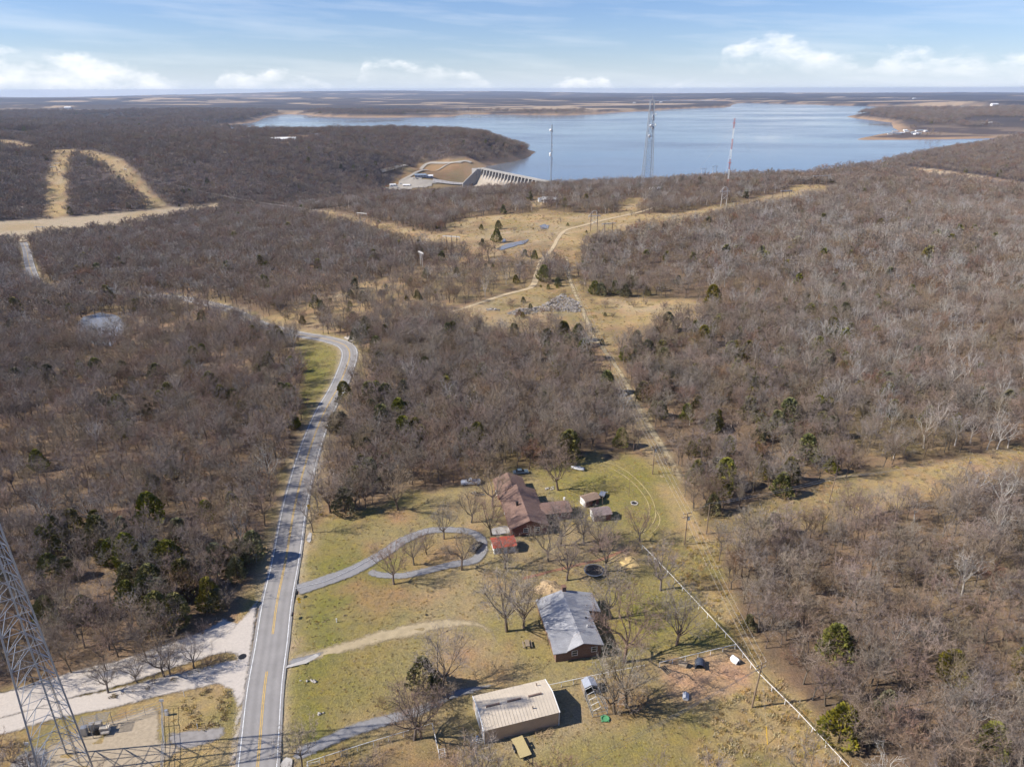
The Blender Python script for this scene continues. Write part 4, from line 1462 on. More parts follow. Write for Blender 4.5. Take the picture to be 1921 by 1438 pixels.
# the nearest trees in the frame become things of their own
PXY = np.array([to_px((a, b, c + 4)) for a, b, c in zip(TX, TY, TZ)])
inframe = (PXY[:, 0] > -10) & (PXY[:, 0] < 1931) & (PXY[:, 1] > 160) & (PXY[:, 1] < 1460)
single = np.zeros(nT, bool)
for kset, cap_n in (((0, 1, 2), 300), ((3,), 70)):
    c = np.where(inframe & np.isin(kind, kset))[0]
    c = c[np.argsort(TD[c])][:cap_n]
    single[c] = True


def scatter(name, x, y, z, idx, rot, scl, coll):
    me = bpy.data.meshes.new(name)
    me.from_pydata(np.stack([x, y, z], 1).tolist(), [], [])
    for nm, ty, val in (('idx', 'INT', idx), ('rot', 'FLOAT', rot), ('scl', 'FLOAT', scl)):
        at = me.attributes.new(nm, ty, 'POINT')
        at.data.foreach_set('value', np.asarray(val, np.int32 if ty == 'INT' else np.float32))
    o = link(name, me)
    ng = bpy.data.node_groups.new(name, 'GeometryNodeTree')
    ng.interface.new_socket('Geometry', in_out='INPUT', socket_type='NodeSocketGeometry')
    ng.interface.new_socket('Geometry', in_out='OUTPUT', socket_type='NodeSocketGeometry')
    nd, lk_ = ng.nodes, ng.links
    gi, go = nd.new('NodeGroupInput'), nd.new('NodeGroupOutput')
    ci = nd.new('GeometryNodeCollectionInfo')
    ci.inputs['Collection'].default_value = coll
    ci.inputs['Separate Children'].default_value = True
    ci.inputs['Reset Children'].default_value = True
    ip = nd.new('GeometryNodeInstanceOnPoints')
    ip.inputs['Pick Instance'].default_value = True

    def attr(nm, ty):
        a = nd.new('GeometryNodeInputNamedAttribute')
        a.data_type = ty
        a.inputs['Name'].default_value = nm
        return a.outputs['Attribute']
    cx = nd.new('ShaderNodeCombineXYZ')
    lk_.new(attr('rot', 'FLOAT'), cx.inputs['Z'])
    lk_.new(gi.outputs[0], ip.inputs['Points'])
    lk_.new(ci.outputs[0], ip.inputs['Instance'])
    lk_.new(attr('idx', 'INT'), ip.inputs['Instance Index'])
    lk_.new(cx.outputs[0], ip.inputs['Rotation'])
    lk_.new(attr('scl', 'FLOAT'), ip.inputs['Scale'])
    lk_.new(ip.outputs[0], go.inputs[0])
    md = o.modifiers.new('scatter', 'NODES')
    md.node_group = ng
    return o


_r = ~single
wood = scatter('woodland', TX[_r], TY[_r], TZ[_r], IDX[_r], TR[_r], TS[_r], LIB)
tag(wood, 'leafless grey-brown woodland covering the hills round the lake', 'woodland', kind='stuff')


def plant(name, pair, x, y, z, s, rz, label, cat, group, sz=None):
    e = empty(name, label, cat, (x, y, z), rz, group)
    sz = sz or s
    for nm, me in zip(('trunk', 'crown'), pair):
        o = link(nm, me, e)
        o.scale = (s, s, sz)
    return e


SIDE = ('in the wood left of the highway', 'in the wood behind the brown house', 'in the wood right of the power line')


def place_of(i, zn):
    x, y = TX[i], TY[i]
    p = (np.array([x]), np.array([y]))
    if linedist(HIGHWAY[:160], *p)[0] < 11:
        return 'beside the highway'
    if linedist(GRAVEL_N, *p)[0] < 13:
        return 'just above the gravel road'
    if abs(sdf(YARD, *p)[0]) < 8 and zn == 1:
        return 'at the edge of the back lawn'
    if abs(sdf(YARD, *p)[0]) < 9:
        return 'fronting the fence and power line'
    if abs(sdf(EAST_CUT, *p)[0]) < 8:
        return 'along the grassy east cut'
    if abs(sdf(LINE_CUT, *p)[0]) < 8:
        return 'along the power line track'
    px_, py_ = PXY[i]
    if zn == 0:
        return ('near the tower, ' if py_ > 1060 and px_ < 240 else 'at the left edge, ' if px_ < 160 else 'well ') + 'in the wood left of the highway'
    if zn == 1:
        return 'inside the wood behind the brown house'
    return ('in the lower corner' if py_ > 1230 else 'at the far edge' if px_ > 1740 else 'inside') + ' of the wood right of the power line' if py_ > 860 else 'in the wood beyond the east cut'


for i in np.where(single)[0]:
    px = PXY[i]
    hx = np.interp(px[1], [600, 652, 667, 694, 774, 840, 940, 1044, 1130, 1438], [600, 652, 656, 648, 608, 582, 555, 537, 519, 484])
    zn = 0 if px[0] < hx else (1 if TX[i] < 20 + 0.18 * TY[i] and TY[i] > 150 and px[0] < 1230 else 2)
    kd, s = kind[i], SEL[i]
    size = 'tall' if TS[i] > 1.02 else ('small' if TS[i] < 0.80 else 'mid-sized')
    look = ('leafless grey-brown oak', 'pale-barked bare tree', 'leafless russet-twigged tree', 'green cedar')[kd]
    nm = ('oak_tree', 'pale_bare_tree', 'russet_tree', 'cedar_tree')[kd]
    P_ = (NEAR, PALET, REDT, CED)[kd]
    lab = '%s %s %s' % (size, look, place_of(i, zn))
    plant(nm, P_[s % len(P_)], TX[i], TY[i], TZ[i], TS[i], TR[i], lab, 'tree', lab)
print('trees', nT, 'single', single.sum())
# ------------------------------------------------------------------ the homestead
M_WHITE = mat('white_paint', (0.78, 0.77, 0.74), 0.6, 0.06, 1.0)
M_GLASS = mat('window_glass', (0.03, 0.035, 0.045), 0.08, 0.1, 1.0, spec=0.6)
M_BLACK = mat('black_plastic', (0.02, 0.02, 0.022), 0.5, 0.2, 2.0)
M_RUBBER = mat('tyre_rubber', (0.025, 0.025, 0.026), 0.9, 0.2, 3.0)
M_STEEL = mat('galvanised_steel', (0.42, 0.44, 0.47), 0.45, 0.12, 1.5, metal=0.55)
M_WOOD = mat('weathered_wood', (0.30, 0.235, 0.165), 0.9, 0.2, 2.5)
M_POLE = mat('pole_wood', (0.235, 0.170, 0.115), 0.9, 0.2, 1.5)
M_BRICK = courses('brown_brick', (0.185, 0.098, 0.066), (0.235, 0.135, 0.09), 0.24, 0.085, (0.22, 0.19, 0.16))
M_BRICK_RED = courses('red_brick', (0.20, 0.075, 0.055), (0.26, 0.10, 0.075), 0.24, 0.085, (0.22, 0.17, 0.15))
M_SH_GREY = courses('grey_shingles', (0.345, 0.345, 0.355), (0.40, 0.40, 0.41), 0.9, 0.22, (0.27, 0.27, 0.28), flat=True)
M_SH_BROWN = courses('brown_shingles', (0.205, 0.128, 0.100), (0.255, 0.165, 0.130), 0.9, 0.22, (0.15, 0.095, 0.075), flat=True)
M_SH_TAN = courses('tan_shingles', (0.29, 0.20, 0.145), (0.335, 0.235, 0.17), 0.8, 0.2, (0.2, 0.14, 0.1), flat=True)
M_SH_MAUVE = courses('mauve_shingles', (0.235, 0.175, 0.165), (0.30, 0.235, 0.22), 0.8, 0.2, (0.16, 0.12, 0.115), flat=True)
M_RED_ROOF = ribbed('red_sheet_roof', (0.44, 0.085, 0.045), 0.45, 0, 0.03, 0.5, 0.0, 0.22)
M_BARN_ROOF = ribbed('cream_sheet_roof', (0.62, 0.53, 0.41), 0.40, 0, 0.005, 0.5)
M_BARN_WALL = ribbed('tan_sheet_wall', (0.52, 0.40, 0.29), 0.30, 0, 0.02, 0.55)
M_TIN = ribbed('tin_sheet', (0.60, 0.62, 0.65), 0.30, 0, 0.03, 0.35, 0.5)
M_BRONZE = mat('ridge_vent_metal', (0.20, 0.14, 0.11), 0.6, 0.15, 2.0)


def wall_prism(mb, pts, base=-0.4):
    """pts: footprint corners with the height of the wall top (x, y, ztop), in order"""
    n = len(pts)
    vs = [(x, y, base) for x, y, z in pts] + list(pts)
    return mb.add(vs, [(k, (k + 1) % n, n + (k + 1) % n, n + k) for k in range(n)])


def gable(parent, x0, x1, y0, y1, eave, ridge, axis, rm, wm, over=0.4, th=0.14, ridge_off=0.0):
    """walls with a gable roof; axis is the direction of the ridge"""
    if axis == 'y':
        xm = (x0 + x1) / 2 + ridge_off
        w = MB()
        wall_prism(w, [(x0, y0, eave), (xm, y0, ridge - 0.12), (x1, y0, eave), (x1, y1, eave), (xm, y1, ridge - 0.12), (x0, y1, eave)])
        sl0 = (ridge - eave) / (xm - x0)
        sl1 = (ridge - eave) / (x1 - xm)
        r = MB()
        a, b = y0 - over, y1 + over
        r.slab([(xm, a, ridge), (xm, b, ridge), (x0 - over, b, eave - over * sl0), (x0 - over, a, eave - over * sl0)], th)
        r.slab([(xm, b, ridge + .003), (xm, a, ridge + .003), (x1 + over, a, eave - over * sl1), (x1 + over, b, eave - over * sl1)], th)
    else:
        ym = (y0 + y1) / 2 + ridge_off
        w = MB()
        wall_prism(w, [(x0, y0, eave), (x1, y0, eave), (x1, ym, ridge - 0.12), (x1, y1, eave), (x0, y1, eave), (x0, ym, ridge - 0.12)])
        sl0 = (ridge - eave) / (ym - y0)
        sl1 = (ridge - eave) / (y1 - ym)
        r = MB()
        a, b = x0 - over, x1 + over
        r.slab([(a, ym, ridge), (a, y0 - over, eave - over * sl0), (b, y0 - over, eave - over * sl0), (b, ym, ridge)], th)
        r.slab([(b, ym, ridge + .003), (b, y1 + over, eave - over * sl1), (a, y1 + over, eave - over * sl1), (a, ym, ridge + .003)], th)
    wo = w.build('wall', wm, parent)
    ro = r.build('roof', rm, parent)
    return wo, ro


def window(parent, c, w, h, face, m=None):
    """face: direction of the wall in the thing's frame, 's','w','e','n'"""
    m = m or M_WHITE
    fr = MB()
    t = 0.09
    horiz = face in 'sn'
    s = -1 if face in 'sw' else 1

    def bx(mb, a0, a1, z0, z1, d0, d1):
        lo, hi = sorted((s * d0, s * d1))
        if horiz:
            mb.box(c[0] + a0, c[0] + a1, c[1] + lo, c[1] + hi, c[2] + z0, c[2] + z1)
        else:
            mb.box(c[0] + lo, c[0] + hi, c[1] + a0, c[1] + a1, c[2] + z0, c[2] + z1)
    for a0, a1, z0, z1 in ((-w / 2, w / 2, 0, t), (-w / 2, w / 2, h - t, h), (-w / 2, -w / 2 + t, t, h - t), (w / 2 - t, w / 2, t, h - t), (-w / 2 + t, w / 2 - t, h / 2 - 0.03, h / 2 + 0.03)):
        bx(fr, a0, a1, z0, z1, -0.02, 0.06)
    o = fr.build('window', m, parent)
    p = MB()
    bx(p, -w / 2 + t, w / 2 - t, t, h - t, -0.02, 0.015)
    p.build('pane', M_GLASS, o)
    return o


# --- grey house
gh = empty('grey_house', 'long low brick house with a light grey shingle roof beside the barn', 'house', (13, 116, zg(13, 116)), R(11.3))
w = MB()
wall_prism(w, [(-6.0, 8.7, 2.4), (-6.0, -6.8, 2.4), (-3.7, -6.8, 2.45), (-0.6, -6.8, 4.0), (3.2, -6.8, 3.0), (3.2, 3.2, 3.0), (5.9, 3.2, 2.3), (5.9, 8.7, 2.3), (-0.6, 8.7, 4.0)])
w.build('wall', M_BRICK, gh)
rf = MB()
A = 4.2
for poly in (
        [(-.6, 9.1, A), (-6.4, 9.1, 2.45), (-6.4, -.2, 2.45), (-1.2, -3.3, 4.0), (-.6, -3.3, A)],
        [(-.6, -7.3, A), (3.6, -7.3, 3.05), (3.6, 2.9, 3.05), (-.6, 2.9, A)],
        [(-.6, 2.9, A), (6.3, 2.9, 2.34), (6.3, 9.1, 2.34), (-.6, 9.1, A)],
        [(-6.6, -3.3, 3.95), (-6.6, -7.15, 2.4), (-3.9, -7.15, 2.4), (-1.2, -3.3, 4.0)],
        [(-6.6, -3.3, 3.95), (-1.2, -3.3, 4.0), (-6.5, -.2, 2.46)],
        [(-.6, -3.3, A), (-1.2, -3.3, 4.0), (-3.9, -7.15, 2.55), (-3.9, -7.3, 2.75), (-.6, -7.3, A)]):
    rf.slab(poly, 0.16)
roof = rf.build('roof', M_SH_GREY, gh)
MB().box(-.62, .2, 8.5, 9.35, 2.5, 5.1).box(-.7, .28, 8.42, 9.43, 5.1, 5.25).build('chimney', M_BRICK, gh)
MB().tube((1.6, -2.4, 3.4), (1.6, -2.4, 4.15), 0.12, n=8).build('roof_vent', M_WHITE, roof)
MB().tube((2.3, -2.2, 3.2), (2.3, -2.2, 3.85), 0.06, n=6).build('roof_vent', M_BLACK, roof)
MB().cbox((2.2, 0.4, 3.5), (0.35, 0.3, 0.25)).build('roof_vent', M_BLACK, roof)
window(gh, (-2.2, -6.8, 1.0), 1.2, 1.25, 's')
window(gh, (1.8, -6.8, 1.25), 1.2, 1.25, 's')
for yy in (-5, -1, 2.5, 6):
    window(gh, (-6.0, yy, 1.0), 1.3, 1.1, 'w')
window(gh, (3.2, -3.0, 1.0), 1.2, 1.2, 'e')
window(gh, (3.2, 0.8, 1.0), 1.2, 1.2, 'e')
d_ = block('door', (4.6, 3.17, 1.05), (0.95, 0.07, 2.1), M_WHITE, gh)
MB().box(-9.6, -6.2, -2.2, -1.0, -0.2, 0.08).build('front_walk', M_CONCRETE, gh)

# --- brown house
bh = empty('brown_house', 'rambling brick house with a long brown shingle roof among bare trees', 'house', (2.7, 160, zg(2.7, 160)), R(10.5))


def loc_of(root, X, Y):
    m = root.matrix_basis.inverted()
    v = m @ Vector((X, Y, 0))
    return v.x, v.y


gable(bh, -4.6, 4.6, -9.0, 8.2, 2.6, 4.5, 'y', M_SH_BROWN, M_BRICK_RED, 0.5)
gable(bh, -5.0, 2.6, 8.5, 15.6, 2.55, 4.2, 'y', M_SH_BROWN, M_BRICK_RED, 0.45)
w, r = gable(bh, 4.9, 12.0, -3.6, 1.2, 2.35, 2.95, 'x', M_SH_BROWN, M_BRICK_RED, 0.45)
MB().cbox((-1.6, -0.9, 4.2), (0.55, 0.55, 1.5)).build('chimney', M_BLACK, bh)
window(bh, (-1.0, -9.0, 0.9), 1.3, 1.2, 's')
window(bh, (1.9, -9.0, 0.9), 1.3, 1.2, 's')
for yy in (-5, -1.5, 4.5):
    window(bh, (-4.6, yy, 1.0), 1.4, 1.1, 'w')
window(bh, (7.5, -3.6, 0.9), 1.5, 1.1, 's')
window(bh, (10.3, -3.6, 0.9), 1.5, 1.1, 's')
block('garage_door', (-5.03, 12.0, 1.1), (0.07, 2.6, 2.2), M_WHITE, bh)
block('door', (-4.63, 1.4, 1.05), (0.07, 0.95, 2.1), M_WHITE, bh)
MB().tube((11.6, 1.3, 2.7), (11.6, 1.3, 3.4), 0.25, n=8).build('roof_vent', M_WHITE, bh)

# --- barn
barn = empty('metal_barn', 'large tan sheet-metal barn with a pale cream roof and white trim', 'barn', (0.5, 95.1, zg(0.5, 95)), R(16.6))
gable(barn, -6.75, 6.75, -3.85, 3.85, 3.1, 4.05, 'x', M_BARN_ROOF, M_BARN_WALL, 0.12, 0.06)
for x in (-4.2, -0.3, 3.6):
    MB().box(x - 1.25, x + 1.25, -0.14, 0.14, 4.06, 4.28).build('ridge_vent', M_BRONZE, barn)
for k in range(23):
    x = -6.6 + k * .6
    for sy in (-1, 1):
        o = block('roof_rib', (x, sy * 1.99, 3.645), (.05, 4.08, .05), M_BARN_ROOF, barn)
        o.matrix_local = Matrix.Translation((x, sy * 1.99, 3.60)) @ Matrix.Rotation(-sy * math.atan(.95 / 3.85), 4, 'X') @ Matrix.Diagonal((.045, 4.05, .014, 1))
for sx in (-1, 1):
    for sy in (-1, 1):
        block('corner_trim', (sx * 6.80, sy * 3.90, 1.4), (0.14, 0.14, 3.3), M_WHITE, barn)
    for sy in (-1, 1):
        q = MB()
        x = sx * 6.90
        q.slab([(x - .07, 0, 4.12), (x + .07, 0, 4.12), (x + .07, sy * 4.0, 3.12), (x - .07, sy * 4.0, 3.12)], 0.16)
        q.build('rake_trim', M_WHITE, barn)
block('roller_door', (-6.77, 1.0, 1.4), (0.08, 3.2, 2.8), M_WHITE, barn)
block('door', (-6.77, -2.6, 1.05), (0.08, 0.95, 2.1), M_WHITE, barn)
for x, y in ((2.5, -2.2), (4.8, 2.6)):
    MB().tube((x, y, 3.3), (x, y, 4.0), 0.1, n=8).build('roof_vent', M_BRONZE, barn)

# --- sheds
rs = empty('red_roof_shed', 'small white shed with a bright red sheet roof beside the driveway loop', 'shed', (-2.2, 145.4, zg(-2.2, 145.4)), R(11))
gable(rs, -2.6, 2.6, -1.9, 1.9, 2.1, 2.75, 'x', M_RED_ROOF, M_WHITE, 0.35, 0.06)
window(rs, (1.0, -1.9, 0.9), 0.8, 0.8, 's', M_STEEL)
block('door', (-0.8, -1.93, 0.95), (0.9, 0.06, 1.9), M_STEEL, rs)
s1 = empty('tan_roof_shed', 'garden shed with a tan shingle roof, the farther of two east of the brown house', 'shed', (20.9, 166.0, zg(20.9, 166)), R(26))
gable(s1, -2.1, 2.1, -1.5, 1.5, 2.1, 2.75, 'x', M_SH_TAN, M_BRICK_RED, 0.3, 0.08)
block('side_panel', (-2.13, 0, 1.0), (0.06, 2.6, 2.0), M_WHITE, s1)
block('door', (0.6, -1.53, 0.9), (1.1, 0.06, 1.8), M_BLACK, s1)
s2 = empty('mauve_roof_shed', 'garden shed with a greyish mauve roof, the nearer of two east of the brown house', 'shed', (23.1, 159.2, zg(23.1, 159.2)), R(12))
gable(s2, -2.3, 2.3, -1.75, 1.75, 2.0, 2.6, 'x', M_SH_MAUVE, M_BRICK_RED, 0.3, 0.08)
block('side_panel', (-2.33, 0, 0.95), (0.06, 3.0, 1.9), M_WHITE, s2)
block('door', (0.3, -1.78, 0.9), (1.2, 0.06, 1.8), M_WOOD, s2)


# --- fences
def at(px, py, z=0.0):
    p = plane_pt(px, py, z + 0.1)
    return np.array([p[0], p[1], zg(p[0], p[1])])


def pipe_fence(name, pxs, label, spacing=3.0, h=1.25, rails=(1.2,), r=0.055, group=None, cat='fence', m=None, rm=None):
    m = m or M_WHITE
    W_ = [at(a, b, h) for a, b in pxs]
    e = empty(name, label, cat, W_[0], 0, group)
    o = Vector(W_[0])
    for a, b in zip(W_[:-1], W_[1:]):
        n = max(1, round(np.linalg.norm(b - a) / spacing))
        for rr in rails:
            bar('rail', Vector(a) - o + UP * rr, Vector(b) - o + UP * rr, r, rm or m, e)
        for k in range(n):
            p = Vector(a).lerp(Vector(b), k / n) - o
            bar('post', p - UP * 0.2, p + UP * h, r * 1.15, m, e)
    p = Vector(W_[-1]) - o
    bar('post', p - UP * 0.2, p + UP * h, r * 1.15, m, e)
    return e


pipe_fence('pipe_fence', [(1205, 1022), (1252, 1070), (1380, 1205), (1425, 1262), (1500, 1336), (1606, 1450)], 'long white pipe fence running beside the power line to the bottom edge', 3.0, r=0.06)
pipe_fence('pipe_fence', [(1238, 1241), (1380, 1207)], 'short white pipe fence along the top of the bare dirt dog pen', 2.6)
pipe_fence('pipe_fence', [(1031, 1283), (1120, 1264), (1209, 1246)], 'white pipe fence between the grey house and the wire run', 2.6)
pipe_fence('pipe_fence', [(575, 1462), (576, 1427), (700, 1388), (811, 1355), (823, 1410)], 'white pipe fence round the plot left of the barn', 2.8, r=0.05)
pipe_fence('farm_gate', [(823, 1404), (834, 1402), (835, 1410), (824, 1413)], 'small white pipe gate at the end of the front fence', 1.2, rails=(0.4, 0.8, 1.2), r=0.035, cat='gate')
pipe_fence('farm_gate', [(883, 1388), (905, 1383)], 'white pipe gate at the near corner of the barn', 2.0, rails=(0.4, 0.8, 1.2), r=0.035, cat='gate')
pipe_fence('farm_gate', [(577, 1428), (599, 1422)], 'white double-rail gate at the road end of the front fence', 1.8, rails=(0.5, 0.85), r=0.035, cat='gate')
pipe_fence('wire_fence', [(552, 1104), (610, 1090), (660, 1068), (700, 1046)], 'low white edging rail along the near driveway', 4.0, h=0.25, rails=(0.2,), r=0.035)


# --- vehicles
def car_paint(name, c, rough=0.3):
    return mat(name, c, rough, 0.04, 1.0, spec=0.5)


def wheels(e, xs, y, r=0.36, w=0.24):
    for x in xs:
        for s in (-1, 1):
            mb = MB().tube((x, s * (y - w / 2), r), (x, s * (y + w / 2), r), r, n=12)
            o = mb.build('wheel', M_RUBBER, e)
            MB().tube((x, s * (y + w / 2 - .02), r), (x, s * (y + w / 2 + .015), r), r * 0.55, n=10).build('rim', M_STEEL, o)


def pickup(name, label, loc, rz, paint):
    e = empty(name, label, 'pickup', loc, rz)
    prof = [(-2.75, .45), (-2.75, 1.05), (-.55, 1.08), (.85, 1.1), (2.35, 1.02), (2.7, .9), (2.7, .45)]
    b = MB()
    b.extrude([(x, z) for x, z in [(-.55, .42), (-.55, 1.08), (.95, 1.1), (2.35, 1.02), (2.7, .88), (2.72, .42)]], -.92, .92)
    # bed as four walls and a floor
    b.box(-2.75, -.56, -.92, -.80, .42, 1.08).box(-2.75, -.56, .80, .92, .42, 1.08).box(-2.75, -2.65, -.80, .80, .42, 1.06).box(-2.65, -.56, -.80, .80, .42, .62)
    b.build('body', paint, e)
    c = MB()
    lo = [(-.5, -.86), (1.0, -.86), (1.0, .86), (-.5, .86)]
    hi = [(-.35, -.70), (.45, -.70), (.45, .70), (-.35, .70)]
    c.add([(x, y, 1.08) for x, y in lo] + [(x, y, 1.72) for x, y in hi], [(0, 1, 2, 3), (4, 5, 6, 7), (0, 1, 5, 4), (1, 2, 6, 5), (2, 3, 7, 6), (3, 0, 4, 7)])
    co = c.build('cab', paint, e)
    g = MB()
    g.add([(1.02, -.72, 1.14), (1.02, .72, 1.14), (.53, .62, 1.66), (.53, -.62, 1.66)], [(0, 1, 2, 3)])
    g.add([(-.50, -.68, 1.2), (-.50, .68, 1.2), (-.40, .6, 1.62), (-.40, -.6, 1.62)], [(0, 1, 2, 3)])
    for s in (-1, 1):
        g.add([(-.36, s * .845, 1.17), (.86, s * .845, 1.17), (.42, s * .735, 1.62), (-.28, s * .735, 1.62)], [(0, 1, 2, 3)])
    g.build('glazing', M_GLASS, co, fix=False)
    for s in (-1, 1):
        MB().cbox((2.72, s * .68, .75), (.06, .3, .18)).build('headlight', M_WHITE, e)
    MB().cbox((2.76, 0, .5), (.1, 1.8, .16)).build('bumper', M_STEEL, e)
    wheels(e, (-1.8, 1.75), .82)
    return e


def sedan(name, label, loc, rz, paint):
    e = empty(name, label, 'car', loc, rz)
    b = MB()
    b.extrude([(-2.25, .35), (-2.3, .75), (-2.0, .92), (-.9, .95), (.8, .93), (1.9, .82), (2.25, .65), (2.28, .35)], -.88, .88)
    b.build('body', paint, e)
    c = MB()
    lo = [(-1.5, -.80), (1.0, -.80), (1.0, .80), (-1.5, .80)]
    hi = [(-.95, -.62), (.25, -.62), (.25, .62), (-.95, .62)]
    c.add([(x, y, .93) for x, y in lo] + [(x, y, 1.42) for x, y in hi], [(0, 1, 2, 3), (4, 5, 6, 7), (0, 1, 5, 4), (1, 2, 6, 5), (2, 3, 7, 6), (3, 0, 4, 7)])
    co = c.build('cabin', M_GLASS, e)
    MB().box(-.95, .25, -.6, .6, 1.42, 1.45).build('roof_panel', paint, co)
    for s in (-1, 1):
        MB().cbox((2.25, s * .62, .62), (.08, .34, .14)).build('headlight', M_WHITE, e)
    wheels(e, (-1.4, 1.4), .78, .32, .2)
    return e


P_WHITE = car_paint('white_car_paint', (0.72, 0.74, 0.76))
P_BLACK = car_paint('black_car_paint', (0.018, 0.02, 0.025))
P_BLUE = car_paint('blue_grey_car_paint', (0.16, 0.22, 0.27))
p = at(883, 909); pickup('pickup_truck', 'white pickup parked behind the brown house garage', p, R(186), P_WHITE)
p = at(893, 1030); sedan('parked_car', 'black car parked on the driveway loop by the red roof shed', p, R(62), P_BLACK)
p = at(977, 889); sedan('parked_car', 'blue-grey car behind the far end of the brown house', p, R(10), P_BLUE)

# junk beside the garage: a jumble of greyed boards and scrap
p = at(897, 929)
e = empty('scrap_heap', 'heap of grey scrap and boards left of the brown house', 'scrap', p)
rr = random.Random(5)
for k in range(26):
    bar('board', (rr.uniform(-2.2, 2.2), rr.uniform(-1, 1), rr.uniform(.05, .5)), (rr.uniform(-2.4, 2.4), rr.uniform(-1.2, 1.2), rr.uniform(.1, .7)), rr.uniform(.05, .09), rr.choice((M_STEEL, M_WOOD, M_BLACK)), e, 4)

# covered boat on the lawn
p = at(1084, 881)
e = empty('covered_boat', 'small white boat lying on the lawn behind the brown house', 'boat', p, R(160))
hull = MB()
secs = [(-2.0, .75, .62), (-.8, .85, .65), (.6, .75, .68), (1.6, .4, .74), (2.1, .04, .8)]
vs, fs = [], []
for x, w_, h_ in secs:
    vs += [(x, -w_, h_), (x, -w_ * .75, .18), (x, w_ * .75, .18), (x, w_, h_), (x, 0, h_ + .12)]
for i in range(4):
    for k in range(5):
        fs.append((i * 5 + k, i * 5 + (k + 1) % 5, (i + 1) * 5 + (k + 1) % 5, (i + 1) * 5 + k))
fs += [(4, 3, 2, 1, 0), (20, 21, 22, 23, 24)]
hull.add(vs, fs).build('hull', M_WHITE, e, smooth_=True)
MB().box(-.9, .1, -.35, .35, .7, 1.0).build('console', M_STEEL, e)
MB().box(-2.2, -2.0, -.2, .2, .3, 1.0).build('outboard_motor', M_BLACK, e)

# cart under a pale tarpaulin by the tan shed
p = at(1130, 931)
e = empty('utility_trailer', 'low utility trailer under a pale tarpaulin beside the tan roof shed', 'trailer', p, R(70))
MB().box(-1.4, 1.4, -.8, .8, .4, .6).build('deck', M_BLACK, e)
MB().slab([(-1.3, -.75, .95), (1.3, -.75, .9), (1.3, .75, .85), (-1.3, .75, 1.15)], .32).build('tarpaulin', M_STEEL, e)
MB().tube((1.4, 0, .45), (2.5, 0, .4), .05).build('tongue', M_BLACK, e)
wheels(e, (-.2,), .9, .3, .2)

# --- yard furniture
p = at(1114, 1075)
e = empty('trampoline', 'round black trampoline on the grass north of the grey house', 'trampoline', p)
vs = [(2.05 * math.cos(k * math.pi / 12), 2.05 * math.sin(k * math.pi / 12), .86) for k in range(24)]
MB().add(vs, [tuple(range(24))]).build('mat', M_BLACK, e)
ring = MB()
vo = []
for k in range(24):
    a = k * math.pi / 12
    vo += [(2.07 * math.cos(a), 2.07 * math.sin(a), .90), (2.35 * math.cos(a), 2.35 * math.sin(a), .90), (2.35 * math.cos(a), 2.35 * math.sin(a), .84)]
fs = []
for k in range(24):
    a, b = 3 * k, 3 * ((k + 1) % 24)
    fs += [(a, a + 1, b + 1, b), (a + 1, a + 2, b + 2, b + 1)]
ring.add(vo, fs).build('pad_ring', mat('blue_grey_pad', (0.11, 0.13, 0.17), 0.7, 0.15, 2), e)
for k in range(6):
    a = k * math.pi / 3 + .2
    bar('leg', (2.2 * math.cos(a), 2.2 * math.sin(a), 0), (2.2 * math.cos(a), 2.2 * math.sin(a), .84), .04, M_STEEL, e)

p = at(989, 1211)
e = empty('picnic_table', 'wooden picnic table on the lawn in front of the grey house', 'table', p, R(98))
for k in range(5):
    block('plank', (0, -.36 + .18 * k, .76), (1.9, .16, .05), M_WOOD, e)
for s in (-1, 1):
    block('bench', (0, s * .8, .46), (1.9, .28, .05), M_WOOD, e)
    for sx in (-.7, .7):
        bar('leg', (sx, s * .62, 0), (sx, s * .25, .74), .05, M_WOOD, e, 4)
for sx in (-.7, .7):
    block('cross_beam', (sx, 0, .40), (.07, 1.9, .09), M_WOOD, e)

M_DECK = mat('yellow_pine_deck', (0.50, 0.40, 0.20), 0.85, 0.12, 2.0)
p = at(978, 1404)
e = empty('flatbed_trailer', 'yellow plank-deck flatbed trailer parked in front of the barn', 'trailer', p, R(112))
for k in range(9):
    block('deck_plank', (0, -.92 + .23 * k, .62), (4.1, .215, .06), M_DECK, e)
MB().box(-2.08, 2.08, -1.04, -.96, .44, .58).box(-2.08, 2.08, .96, 1.04, .44, .58).box(-2.08, -1.98, -.95, .95, .44, .58).box(1.98, 2.08, -.95, .95, .44, .58).build('frame', M_BLACK, e)
MB().tube((-2.05, -.5, .5), (-3.3, 0, .45), .05).tube((-2.05, .5, .5), (-3.3, 0, .45), .05).tube((-3.3, 0, .45), (-3.6, 0, .45), .07).build('tongue', M_BLACK, e)
for s in (-1, 1):
    block('mudguard', (0.2, s * 1.24, .74), (1.5, .28, .04), M_BLACK, e)
wheels(e, (-.2, .6), 1.22, .34, .2)

